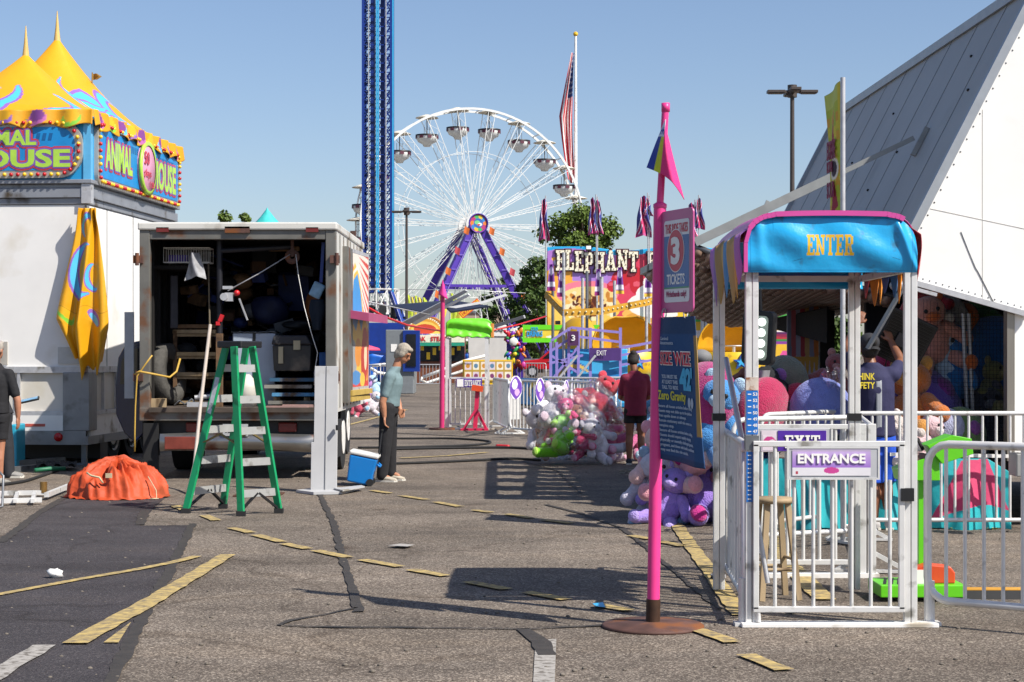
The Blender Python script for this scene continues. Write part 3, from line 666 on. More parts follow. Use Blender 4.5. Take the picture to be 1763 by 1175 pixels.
    for i, (xp, yt, yb_, fx, fw) in enumerate(((940, 338, 414, 936, 13), (1027, 336, 404, 1020, 12), (1028, 340, 402, 1029, 12), (1116, 333, 408, 1107, 19), (1118, 338, 372, 1114, 12), (1197, 345, 412, 1190, 15), (1202, 337, 395, 1202, 14))):
        pennant(xp, yt, yb_, fx, fw, ['limp blue and pink flag at the left corner of the dessert mural', 'blue and pink flag, darker of the pair above the mural near the first dip', 'pink striped flag, lighter of the pair above the mural near the first dip', 'wide blue flag with a crest above the mural left of the pink pole', 'small flag tucked behind the wide blue one left of the pink pole', 'dark blue flag just right of the three ticket sign', 'tall blue and pink flag furthest right behind the three ticket sign'][i], i % 3)
food_stand()
# ------------------------------------------------------------------ midway at the back, left of the mural stand
def far():
    def stand(name, x0, x1, y0, y1, Z, dep, label, cat, m, group=None):
        k = Z / F; t = thing(name, label, cat, ((x0 + x1) / 2 * k - CX * k, Z, 0), 0, group); h = (x1 - x0) / 2 * k
        b = B(); b.bx(-h, h, 0, dep, 0, CH + (HZ - y0) * k); b.build('body', m, t, bevel=.03); return t, h, k
    # grey generator cabinet and blue base box
    t, h, k = stand('generator_cabinet', 664, 712, 568, 640, 70, 2, 'grey generator cabinet with a blue end and louvred window beside the drop tower', 'generator', mat('cabinet_grey', '#74797c', .5, 0, .1))
    b = B(); b.bx(h - .42, h + .25, -.1, .3, .9, 2.55); b.build('louvre_window', BLUEP, t); b = B(); b.bx(h - .28, h + .1, -.14, -.09, 1.1, 2.4); b.build('window', GLASS, t); b = B(); b.bx(-.35, -.1, -.02, .01, 1.7, 2.0); b.build('notice', WHITE, t)
    # blue pool wall of tarpaulin
    Z = 97; k = Z / F; b = B()
    x0, x1 = (600 - CX) * k, (806 - CX) * k
    b.grid(lambda u, v: V(x0 + (x1 - x0) * u, Z + .12 * math.sin(u * 60) * (1 - v) + .1 * math.sin(u * 23) + .25 * (1 - v), (1.62 - .1 * abs(math.sin(u * PI * 5))) * v), 120, 10)
    t = tag(b.build('blue_tarpaulin', mat('blue_tarp', '#1b62c4', .4, 0, .2, 3, bump=.3, bscale=4), solid=.02), 'long blue tarpaulin wall fencing the ride behind the man with the cooler', 'tarpaulin')
    b = B(); b.bx(x0, x1, Z + .3, Z + 2, 1.35, 1.68); tag(b.build('ride_deck', mat('dark_blue_deck', '#16306e', .5)), 'dark blue ride deck above the long blue tarpaulin', 'deck')
    # carnival stand with arched sign
    Z = 96.; k = Z / F; X = lambda x: (x - CX) * k; Hh = lambda y: CH + (HZ - y) * k
    t = thing('snack_stand', 'ornate orange and gold snack stand with an arched sign and green awning edge', 'food stand', (X(745), Z, 0)); ox = X(745)
    c = Canvas(X(766) - X(697), Hh(546) - Hh(575), 110, 60, '#b3702a'); W, H = c.W, c.H
    c.ell(W / 2, .05, W * .46, H * .95, '#d99a33').ell(W / 2, .05, W * .46, H * .95, '#7d2418', 0, .9).ell(W / 2, .1, W * .36, H * .62, '#e8c25a').ell(W / 2, .25, W * .28, H * .3, '#c4462a')
    for i in range(24): a = PI * i / 23; c.ell(W / 2 + W * .43 * math.cos(a), .05 + H * .88 * math.sin(a), .05, .05, '#f3e7c0')
    b = c.lay(lambda u, v: V(X(697) - ox + u, 0, Hh(575) + min(v, .1 + H * .96 * math.sqrt(max(0, 1 - ((u - W / 2) / (W * .52)) ** 2)))))
    b.build('arched_sign', PAINT, t, solid=.06)
    b = B(); b.bx(X(695) - ox, X(800) - ox, .05, 2.4, 0, Hh(580)); b.build('body', mat('stand_brown', '#6d3b22', .6), t)
    b = B(); b.bx(X(697) - ox, X(800) - ox, -.4, 0, Hh(590), Hh(577)); b.build('sign_board', mat('cream_board', '#e3dcc4', .5), t); L = B()
    for i, q in enumerate(('STEAK', 'STEAK')): L.text(q, V(X(706 + 36 * i) - ox, -.41, Hh(588)), X3, Z3, X(28) - X(0), .26, .02, .03)
    L.build('board_lettering', REDP, t)
    b = B(); b.bx(X(697) - ox, X(800) - ox, -.6, -.1, Hh(596), Hh(590.5)); b.build('awning_edge', mat('teal_green', '#1f8f72', .5), t)
    b = B(); b.bx(X(700) - ox, X(800) - ox, -.05, .04, 1.2, Hh(597)); b.build('service_window', GLASS, t)
    b = B()
    for i in range(9): b.bx(X(703 + i * 10.5) - ox, X(709 + i * 10.5) - ox, -.12, -.06, 1.3 + .25 * (i % 3), 1.7 + .25 * (i % 3))
    b.build('price_cards', YELLOWP, t)
    # slanted sun sails and their arms
    def sail(P, label, m, name='sun_sail'):
        b = B(); b.add([px(*p) for p in P], [tuple(range(len(P)))]); tag(b.build(name, m, solid=.06), label, 'awning')
    NAVY = mat('navy_canvas', '#1c2740', .8); GC = mat('grey_canvas', '#a5a6a8', .7, 0, .15); WC = mat('white_canvas', '#d6d6d4', .6, 0, .08)
    sail([(668, 527, 66), (775, 518, 66), (790, 521, 62), (735, 540, 62)], 'navy sun sail slung between the tower and the pink pole', NAVY)
    sail([(690, 556, 62), (800, 499, 61), (806, 502, 61), (705, 558, 62)], 'grey folded awning arm rising to the right above the green canopy', GC, 'awning_arm')
    sail([(708, 556, 62), (806, 506, 61), (810, 509, 61), (716, 559, 62)], 'white canvas strip under the grey awning arm', WC)
    sail([(770, 529, 60), (830, 519, 60), (870, 506, 60), (875, 509, 60), (832, 523, 60), (785, 531, 60)], 'white curved awning arm beyond the green canopy', WC, 'awning_arm')
    sail([(764, 527, 66), (790, 520, 66), (842, 528, 64), (776, 538, 64)], 'navy cloth hanging under the white curved arm', NAVY)
    sail([(848, 560, 70), (902, 543, 66), (904, 548, 66), (850, 566, 70)], 'grey ramp arm ending at the foot of the purple wheel leg', GC, 'awning_arm')
    # hot dog banner tilted
    Z = 85; o = px(797, 549, Z); ux = (px(829, 523, Z) - o); W = ux.length; ux.normalize(); uz = V(-ux.z, 0, ux.x); c = Canvas(W, .34, 60, 16, '#d9541f'); c.rect(.04, .05, W - .04, .29, '#efb52c'); b = c.plane(o, ux, uz)
    t = tag(b.build('tilted_banner', PAINT, solid=.02), 'tilted red and yellow snack banner above the green canopy', 'banner'); b = B(); b.text('HOTDOGS', o + ux * .12 + uz * .09, ux, uz, W - .24, .17, .02); q = b.build('lettering', REDP, t)
    # white trailers and menu panels
    t, h, k = stand('white_trailer', 806, 872, 560, 640, 105, 3, 'white trailer with a round emblem behind the green canopied gate', 'trailer', mat('trailer_white', '#cfccc6', .5, 0, .08, 2))
    b = B(); b.bx(-.9, h, -.06, 0, CH + (HZ - 579) * k, CH + (HZ - 562) * k); b.build('sign_panel', WHITE, t); b = B(); b.lathe([(0, .0), (.2, 0), (.2, .05), (0, .05)], 16, M=Matrix.Rotation(PI / 2, 4, 'X'), c=(-.6, -.08, CH + (HZ - 569) * k)); b.text('BIG JACKS', V(-.25, -.08, CH + (HZ - 573) * k), X3, Z3, 1.2, .3, .02); b.build('emblem', BTXT, t)
    c = Canvas(3.2, 1.3, 96, 40, '#b8963a')
    for i in range(6):
        for j in range(2): c.rect(.08 + i * .53, .1 + j * .62, .5 + i * .53, .6 + j * .62, ['#e8d9c6', '#d8c8d0', '#e9e2cc'][(i + j) % 3]).ell(.29 + i * .53, .35 + j * .62, .14, .14, ['#b04a3a', '#c98a2e', '#7f3a6a', '#5a7f9a'][(i * 2 + j) % 4])
    Z = 92; t = thing('menu_boards', 'yellow wall of small round food pictures behind the green canopied gate', 'menu board', px(834, 660, Z) * 1); t.location.z = 0
    c.lay(lambda u, v: V(u * .8 - 1.1, 0, .15 + v * .85)).build('picture_panel', PAINT, t, solid=.03); b = B(); b.bx(-1.15, 1.5, .03, .5, 0, 1.3); b.build('box_body', YELLOWP, t)
    b = B(); [b.box(V(q, -.5, .25), (.6, .5, .5)) for q in ()]
    for x in (866, 888):
        p = gp(x, 662); b = B(); b.lathe([(0, .0), (.42, 0), (.5, .35), (.46, .8), (.36, .82), (0, .7)], 14); tag(b.build('orange_barrel', mat('barrel_orange', '#c0613a', .6), loc=p * 1.1), 'left squat orange barrel behind the far barricade' if x < 870 else 'right squat orange barrel behind the far barricade, nearer the red pickup', 'barrel'); COL.objects[-1].location.z = 0 if 0 else 0
    # balloon toy stall
    Z = 100; k = Z / F; t = thing('toy_stall', 'stall covered in bright inflatable toys beside the red pickup', 'stall', ((887 - CX) * k, Z, 0)); b = B(); b.bx(-.5, .5, 0, 1.5, 0, 2.8); b.build('stall_frame', PURPLE, t)
    rnd = random.Random(6); cs = ['#c22032', '#d8c22e', '#3a54b8', '#c2469a', '#3f9f55', '#d97a2b', '#7a3aa8']
    for i in range(64):
        b = B(); b.ell(V(rnd.uniform(-.55, .55), -.1 - rnd.random() * .2, rnd.uniform(.8, 2.95)), (rnd.uniform(.08, .15), .1, rnd.uniform(.1, .24)), 9, (0, rnd.uniform(-1, 1), 0)); q = cs[i % 7]; b.build('inflatable_toy', mat('toy_vinyl_%s' % 'red yellow blue pink green orange violet'.split()[i % 7], q, .3, 0, .05), t)
    b = B(); b.ell(V(-.1, -.32, 2.3), (.25, .1, .25), 18); bb = b.build('round_sign', WHITE, t)
    # red pickup
    Z = 120.; k = Z / F; t = thing('pickup_truck', 'red pickup truck parked beside the dessert mural stand', 'pickup', ((945 - CX) * k, Z, 0))
    prof = [(-2.0, .55), (-2.05, .95), (-1.85, 1.12), (-.7, 1.25), (.0, 1.85), (1.5, 1.9), (1.75, 1.3), (3.6, 1.3), (3.6, .55)]
    RP = mat('red_car_paint', '#b5121d', .25, 0, .05, 2, coat=.6)
    b = B(); b.prism(prof, V(0, -.9, 0), X3, Z3, V(0, 1.8, 0)); b.build('body', RP, t, bevel=.06)
    b = B(); b.prism([(-.45, 1.3), (.08, 1.76), (.7, 1.78), (.7, 1.3)], V(0, -.93, 0), X3, Z3, V(0, .02, 0)); b.prism([(.8, 1.3), (.8, 1.78), (1.4, 1.78), (1.6, 1.3)], V(0, -.93, 0), X3, Z3, V(0, .02, 0)); b.build('side_window', GLASS, t)
    b = B(); b.bx(-2.1, -1.98, -.85, .85, .75, 1.02); b.build('grille', mat('chrome', '#b8bcc0', .2, .9), t); b = B(); b.bx(-2.08, -1.8, -.92, -.6, .9, 1.08); b.build('headlight', WTXT, t)
    for x in (-1.15, 2.5):
        b = B(); b.cyl(V(x, -.95, .4), V(x, -.65, .4), .42, n=20); wl = b.build('wheel', RUBBER, t); b = B(); b.cyl(V(x, -.97, .4), V(x, -.95, .4), .25, n=16); b.build('rim', GALV, wl)
    b = B(); b.bx(-.1, .05, -.96, -.9, 1.05, 1.1); b.build('door_handle', mat('chrome'), t)
    # pink parasol, teal tent peak, small roof things behind the truck
    p = px(628, 605, 60); t = thing('parasol', 'flat pink parasol behind the box truck', 'parasol', (p.x, 60, 0)); b = B(); b.lathe([(0, 1.95), (.5, 1.8), (.55, 1.72), (0, 1.85)], 10); b.build('canopy', mat('pink_canvas', '#e2496a', .7), t); b = B(); b.cyl(V(0, 0, 0), V(0, 0, 1.9), .03); b.build('pole', GALV, t)
    Z = 90.; k = Z / F; p = px(460, 380, Z); t = thing('tent', 'teal pointed tent peak showing over the box truck roof', 'tent', (p.x, Z, 0)); b = B(); h0 = CH + (HZ - 357) * k; b.lathe([(.0, h0), (.06, h0 - .12), (.35, h0 - .5), (.95, h0 - 1.15), (1.6, h0 - 1.9), (2.2, h0 - 2.3)], 8); b.build('roof', mat('teal_canvas', '#3fb9b4', .6), t); b = B()
    for a in range(4): b.cyl(V(1.5 * math.cos(a * PI / 2 + .78), 1.5 * math.sin(a * PI / 2 + .78), 0), V(1.5 * math.cos(a * PI / 2 + .78), 1.5 * math.sin(a * PI / 2 + .78), h0 - 1.8), .06)
    b.build('poles', GALV, t)
    # far row of tall flags and yellow leafy pennants
    rnd = random.Random(3)
    for i, x in enumerate((700, 707, 713, 719, 727, 756, 775, 783)):
        Z = 100; p = px(x, 540, Z); t = thing('feather_flag', 'thin yellow green feather flag in the row under the big wheel', 'flag', (p.x, Z, 0), 0, 'feather flags below the big wheel')
        b = B(); h0 = CH + (HZ - 505 - rnd.uniform(0, 12)) * Z / F; b.cyl(V(0, 0, 0), V(0, 0, h0), .03, n=6); b.build('pole', GALV, t)
        b = B(); b.grid(lambda u, v: V(.03 + .42 * u * math.sin(PI * (.15 + .8 * v)) ** .7, .05 * math.sin(6 * u + 3 * v), h0 - 1.5 * (1 - v)), 4, 8); b.build('flag_cloth', mat(['lime_cloth', 'yellow_cloth'][i % 2], ['#b9c93a', '#d8c545'][i % 2], .7), t)
    # red rope between the stands
    for P, label in (([(630, 528, 40), (660, 545, 42), (700, 560, 44), (760, 570, 48)], 'sagging red rope from the truck side to the green canopied gate'), ([(845, 570, 60), (890, 560, 62), (940, 545, 64)], 'red rope from the green canopied gate towards the dessert mural')):
        b = B(); b.tube([px(*p) for p in P], .03, 5); tag(b.build('red_rope', REDP), label, 'rope')
    for P, label in (([(630, 519, 40), (690, 532, 50), (740, 542, 60)], 'pale wire from the truck side to the navy sun sail'), ([(640, 498, 90), (800, 500, 90), (905, 505, 90)], 'thin wire strung below the big wheel')):
        b = B(); b.tube([px(*p) for p in P], .02, 4); tag(b.build('overhead_wire', GALV), label, 'wire')
    # white scissor arms of a small ride in front of the tarpaulin
    Z = 70.; p0 = px(640, 0, Z)
    for i, (pts, label) in enumerate((([(728, 650), (760, 638), (800, 622), (840, 612), (835, 626), (780, 645), (735, 660), (724, 655), (728, 650)], 'white looped ride rail in front of the blue tarpaulin, right of the man'), ([(640, 630), (662, 628), (682, 636), (676, 646), (650, 642), (638, 634)], 'small white looped rail left of the man'))):
        b = B(); b.tube([px(x, y, 93 - i) for x, y in pts], .09, 6); tag(b.build('ride_rail', WHITE), label, 'rail')
    Z = 88; t = thing('low_building', 'pale tan building far behind the green canopy', 'building', px(845, 610, 300).to_tuple()); t.location.z = 0; b = B(); b.bx(-6, 9, 0, 8, 0, 8.6); b.build('wall', mat('tan_wall', '#a48e7c', .8, 0, .1, 1), t); b = B(); b.bx(-6.2, 9.2, -.2, 8.2, 8.6, 9.0); b.build('roof_edge', STEEL, t)
far()
# ------------------------------------------------------------------ barricades
def barricade(p, q, label, group='steel crowd barricades', h=1.07, sp=.13, r=.02, rc=.12, feet=True, name='steel_barricade', bar_r=None, zb=.12, m=None, zf=.16):
    """a crowd barrier from ground point p to q: rounded frame, bars, two feet"""
    p, q = Vector(p), Vector(q); p.z = q.z = 0; L = (q - p).length; m = m or ALU
    t = thing(name, label, 'barricade', p, math.atan2(q.y - p.y, q.x - p.x), group)
    P = []; c = lambda cx, cz, a: V(cx + rc * math.cos(a), 0, cz + rc * math.sin(a))
    for cx, cz, a0 in ((L - rc, h - rc, 0), (rc, h - rc, PI / 2), (rc, zb + rc, PI), (L - rc, zb + rc, 1.5 * PI)):
        P += [c(cx, cz, a0 + PI / 2 * j / 4) for j in range(5)]
    P.append(P[0]); b = B(); b.tube(P, r, 8); b.build('frame', m, t)
    b = B(); n = max(2, round((L - 2 * r) / sp)); br = bar_r or r * .55
    for i in range(1, n): b.cyl(V(L * i / n, 0, zb), V(L * i / n, 0, h), br, n=6, caps=False)
    b.build('bar_grille', m, t)
    if feet:
        for x in (.1, L - .1):
            b = B(); b.bar(V(x, -.28, .02), V(x, .28, .02), .05, .02); b.bar(V(x, -.26, .02), V(x, 0, zf), .03); b.bar(V(x, .26, .02), V(x, 0, zf), .03); b.build('foot', m, t)
    return t
DIMGALV = mat('dim_galvanised', '#a9a9ab', .5, .5, .15, 8)
# far row
for i, (x0, x1, y) in enumerate(((602, 655, 666), (655, 762, 665), (765, 800, 658), (800, 862, 659), (862, 940, 658))):
    barricade(gp(x0, y), gp(x1, y), ['far barricade beside the truck art panel', 'far barricade right behind the man with the cooler', 'short far barricade behind the pink pole of the green gate', 'far barricade seen through the green canopied gate', 'far barricade in front of the red pickup'][i], 'far row of barricades', m=DIMGALV, sp=.16, r=.03)
# middle row in front of the tub ride
for i, (x0, y0, x1, y1) in enumerate(((850, 735, 876, 748), (878, 748, 975, 755), (930, 732, 1035, 736), (1040, 732, 1118, 733), (978, 752, 1060, 760))):
    barricade(gp(x0, y0), gp(x1, y1), ['short turned barricade with a white board, next to the green gate', 'middle barricade with an oval badge left of the bagged toys', 'middle barricade behind the left toy bag', 'middle barricade behind the woman in maroon', 'middle barricade passing behind the red bagged toys'][i], 'middle row of barricades', sp=.125, r=.024)
    if i == 0: p = gp(852, 735); b = B(); b.bx(0, .52, 0, .03, .15, .98); tag(b.build('white_board', WHITE, loc=p + V(.02, .1, 0), bevel=.01), 'white board propped against the short turned barricade', 'board')
for i, (x, y, Z) in enumerate(((888, 668, 34.0), (930, 672, 33.2), (975, 676, 32.8), (985, 668, 38))):
    b = B(); p = px(x, y, Z - .15); c = Canvas(.3, .46, 24, 36, '#e6e2e6'); c.ell(.15, .23, .15, .23, '#6b3ea6').ell(.12, .3, .07, .1, '#e9e4ee').ell(.18, .14, .06, .07, '#d8a8d8')
    an = .6 + .3 * i; ux = V(math.cos(an), math.sin(an), 0)
    b = c.lay(lambda u, v: p + ux * ((u - .15) * math.sqrt(max(0.02, 1 - ((v - .23) / .235) ** 2))) + Z3 * (v - .23)); t = tag(b.build('oval_badge', PAINT, solid=.012), ['purple oval badge on the barricade left of the toy bags', 'darker purple oval badge turned away beside the left toy bag', 'purple oval badge just above the left toy bag', 'purple oval badge behind the red toys'][i], 'sign')
# ------------------------------------------------------------------ tub ride in the middle distance
def tub_ride():
    Z = 52.; k = Z / F; X = lambda x: (x - CX) * k; Hh = lambda y: CH + (HZ - y) * k
    t = thing('tub_ride', 'spinning tub ride with yellow hooded tubs, blue deck and lilac stair rails', 'ride', (X(1100), Z, 0)); ox = X(1100)
    LB = mat('deck_sky_blue', '#3aa0dc', .4, 0, .12, 2)
    b = B(); b.lathe([(0, .3), (4.4, .3), (4.5, .55), (4.4, .75), (0, .75)], 48, c=(.9, 4.2, 0)); b.build('turntable', LB, t)
    b = B()
    for i in range(16):
        a = 2 * PI * i / 16; b.lathe([(3.7, .76), (4.3, .762)], 3, c=(.9, 4.2, 0), a0=a, a1=a + .18)
    b.build('deck_trim', YELLOWP, t)
    # painted skirt
    c = Canvas(12, 1.1, 220, 30, '#38a3e0')
    for i in range(10): c.crescent(.6 + i * 1.25, .5, .45, '#f0c23a', '#1b3f9a', a0=.5 * i, w=.5)
    c.lay(lambda u, v: V(.9 + 4.56 * math.cos(PI + .1 + u / 12 * (PI - .2)), 4.2 + 4.56 * math.sin(PI + .1 + u / 12 * (PI - .2)), .02 + v * .75)).build('painted_skirt', PAINT, t, solid=.03)
    c = Canvas(2.2, 1.6, 60, 44, '#46aee2'); c.crescent(.7, .6, .5, '#e8c860', '#1b57a6', .5, .4).ell(1.7, .6, .35, .4, '#2b86c8'); c.lay(lambda u, v: V(X(948) - ox + u, -1.4, .15 + v)).build('entry_panel', PAINT, t, solid=.04)
    # tubs with hoods
    def tub(x, y, rz, s=1.0):
        M = Matrix.Translation((x, y, .75)) @ Matrix.Rotation(rz, 4, 'Z') @ Matrix.Scale(s, 4)
        b = B(); b.v = []; b.lathe([(0, .1), (.75, .1), (.95, .4), (1.15, 1.05), (1.08, 1.06), (.85, .4), (0, .35)], 26, m=0); b.v = [tuple(M @ Vector(v)) for v in b.v]; tb = b.build('tub', YELLOWP, t)
        b = B(); n = 16
        b.grid(lambda u, v: V(1.25 * math.cos(PI * u) * math.cos(v * 1.25), .25 + 1.0 * math.sin(PI * u) * math.cos(v * 1.25) * .9, 1.0 + 1.35 * math.sin(v * 1.25) ** .8), 20, 10); b.v = [tuple(M @ Vector(v)) for v in b.v]; b.build('hood', mat('hood_ochre', '#c4951c', .5, 0, .12, 3), tb, solid=.04)
        b = B(); pts = []
        for q in range(10): r = .3 if q % 2 == 0 else .12; a = PI / 2 + q * PI / 5; pts.append((r * math.cos(a), r * math.sin(a)))
        b.prism(pts, V(0, -1.16, .7), X3, Z3, V(0, .1, 0)); b.prism([(p * .6, q * .6) for p, q in pts], V(0, -1.18, .7), X3, Z3, V(0, .1, 0), 1); b.v = [tuple(M @ Vector(v)) for v in b.v]; b.build('star', [mat('star_blue', '#1f4f9e', .4), CYANP], tb)
        b = B(); b.lathe([(.38, 1.25), (.42, 1.25), (.42, 1.3), (.38, 1.3), (.38, 1.25)], 20); b.cyl(V(0, 0, .2), V(0, 0, 1.25), .06); b.v = [tuple(M @ Vector(v)) for v in b.v]; b.build('steering_wheel', GALV, tb)
    tub(X(1083) - ox, .3, .25, .86); tub(X(1272) - ox, 1.2, .1, .86); tub(X(1030) - ox, 7, 2, .9)
    # yellow truss with bulbs on silver poles
    YT = mat('ochre_truss_paint', '#b98a1f', .5, 0, .2, 4)
    pts = [(940, 508, -.5), (968, 541, -1.5), (1032, 538, -1.2), (1113, 521, 0), (1160, 508, 1), (1215, 520, 2)]
    P = [V(X(x) - ox, y2, Hh(y)) for x, y, y2 in pts]
    b = B(); bl = B()
    for p, q in zip(P, P[1:]):
        b.bar(p, q, .09, .2)
        n = int((q - p).length / .18)
        for i in range(n): c_ = p.lerp(q, (i + .5) / n); bl.ell(c_ + V(0, -.07, 0), .035, 6)
    b.build('lit_truss', YT, t); bl.build('truss_bulbs', mat('bulb_glass'), t)
    for x, yt, yy in ((968, 440, -1.5), (951, 470, -.6), (1032, 480, -1.2), (1004, 478, .4), (1008, 470, -1.0), (1063, 480, 1.5), (1113, 508, 0)):
        b = B(); b.cyl(V(X(x) - ox, yy, 0), V(X(x) - ox, yy, Hh(yt)), .045 if x != 1032 else .06, n=8); b.build('pole', GALV if x not in (1008, 951) else STEEL, t)
    for x, y in ((965, 490), (948, 480), (1028, 488), (1064, 485), (1112, 490)):
        c = Canvas(.5, 1.2, 14, 28, '#6a2a86'); c.ell(.25, .9, .2, .2, '#d8cfe6').rect(0, .2, .5, .4, '#d7d0dc').rect(0, .0, .5, .15, '#e0b33a' if x > 1060 else '#8a1f6a')
        c.lay(lambda u, v: V(X(x) - ox + (u - .25) * .5 * (1.0 - .55 * v / 1.2), -.9 + .03 * math.sin(12 * u), Hh(y) - .4 + v * .65)).build('small_flag', PAINTC, t)
    # lilac stair, rails and notice
    b = B(); b.bx(X(1010) - ox, X(1062) - ox, -1.9, -1.82, Hh(621), Hh(600)); pl = b.build('purple_panel', mat('plum_panel', '#4a2d6e', .5), t)
    L = B(); L.text('EXIT', V(X(1022) - ox, -1.95, Hh(612)), X3, Z3, .28, .14, .01); L.build('exit_lettering', WTXT, pl)
    b = B(); b.bx(X(974) - ox, X(992) - ox, -1.86, -1.82, Hh(596), Hh(572)); nb = b.build('ticket_notice', mat('plum_notice', '#4c2450', .5), t); L = B(); L.text('3', V(X(980) - ox, -1.88, Hh(588)), X3, Z3, .11, .17, .01, .02); L.build('notice_number', WTXT, nb)
    b = B(); R_ = lambda x0, y0, x1, y1, w_=.07, yy=-1.7: b.bar(V(X(x0) - ox, yy, Hh(y0)), V(X(x1) - ox, yy, Hh(y1)), w_)
    for x in (946, 956, 976, 992, 1012, 1062): R_(x, 566 if x > 970 else 590, x, 672, .08)
    for a in ((946, 588, 980, 566), (980, 566, 1063, 574), (946, 605, 985, 580), (946, 612, 990, 640), (950, 650, 990, 600), (1063, 600, 1128, 588), (1063, 612, 1128, 600), (1063, 628, 1128, 618), (985, 580, 1062, 590), (946, 625, 1000, 612)): R_(*a)
    b.build('stair_railing', LILAC, t)
    b = B(); R_(985, 655, 1020, 612, .06, -2); R_(955, 655, 990, 612, .06, -2); b.build('hand_rail', GALV, t)
    b = B()
    for i in range(4): b.bx(X(960) - ox, X(1015) - ox, -2.6 + i * .3, -2.3 + i * .3, 0, .2 + i * .18)
    b.build('steps', STEEL, t)
tub_ride()
def purple_ride():
    Z = 68.; k = Z / F; X = lambda x: (x - CX) * k; Hh = lambda y: CH + (HZ - y) * k
    t = thing('canopy_ride', 'colourful ride with a purple canopy and swept stripes seen through the gate', 'ride', (X(1280), Z, 0)); ox = X(1280)
    b = B(); b.lathe([(0, Hh(505)), (.6, Hh(508)), (1.9, Hh(524)), (1.9, Hh(531)), (0, Hh(526))], 8, c=(X(1225) - ox, 0, 0)); b.build('canopy', mat('violet_canvas', '#4a258a', .6), t)
    for x in (1207, 1213, 1246, 1420): b = B(); b.cyl(V(X(x) - ox, -.5, 0), V(X(x) - ox, -.5, Hh(512)), .07, n=8); b.build('pole', GALV, t)
    c = Canvas(X(1420) - X(1185), Hh(535) - Hh(672), 200, 110, '#e6b730'); W, H = c.W, c.H
    c.rect(0, H * .86, W, H, '#4bb04a').rect(0, H * .66, W, H * .75, '#efe9e6')
    for i, col in enumerate(('#5a1f5a', '#8a2348', '#b0303a', '#3a8a3f', '#8a3a98')): c.poly([(0, H * (.56 - .03 * i)), (W * .5, H * (.74 - .03 * i)), (W, H * (.72 - .03 * i)), (W, H * (.69 - .03 * i)), (W * .5, H * (.70 - .03 * i)), (0, H * (.53 - .03 * i))], col)
    c.poly([(W * .62, H * .28), (W * .7, H * .5), (W * .78, H * .5), (W * .74, H * .28)], '#e0559a').poly([(W * .74, H * .28), (W * .78, H * .5), (W * .9, H * .5), (W * .9, H * .28)], '#45b0dc').poly([(W * .9, H * .28), (W * .9, H * .5), (W, H * .5), (W, H * .28)], '#e0559a').ell(W * .3, H * .38, W * .1, H * .1, '#e85f9a')
    c.lay(lambda u, v: V(X(1185) - ox + u, .3, Hh(672) + v)).build('painted_front', PAINT, t, solid=.05)
    b = B(); b.bx(X(1185) - ox, X(1420) - ox, .4, 4, .0, 1.2); b.build('base', STEEL, t)
    b = B(); b.bx(X(1213) - ox, X(1236) - ox, -.2, -.14, Hh(582), Hh(568)); sb = b.build('name_board', mat('board_sky_blue', '#68b6e8', .4), t); L = B(); L.text('runnel', V(X(1215) - ox, -.23, Hh(581)), X3, Z3, X(20) - X(0), .2, .02, .02); L.build('name_lettering', WTXT, sb)
    L = B(); L.text('GOES', V(X(1322) - ox, .22, Hh(648)), X3, Z3, X(44) - X(0), .34, .03, .04); L.build('big_lettering', BTXT, t)
    for x in (1256, 1330, 1385):
        b = B(); pts = [((.22 if q % 2 == 0 else .09) * math.cos(PI / 2 + q * PI / 5), (.22 if q % 2 == 0 else .09) * math.sin(PI / 2 + q * PI / 5)) for q in range(10)]; b.prism(pts, V(X(x) - ox, .2, Hh(597)), X3, Z3, V(0, .05, 0)); b.build('star', mat('star_blue'), t)
purple_ride()
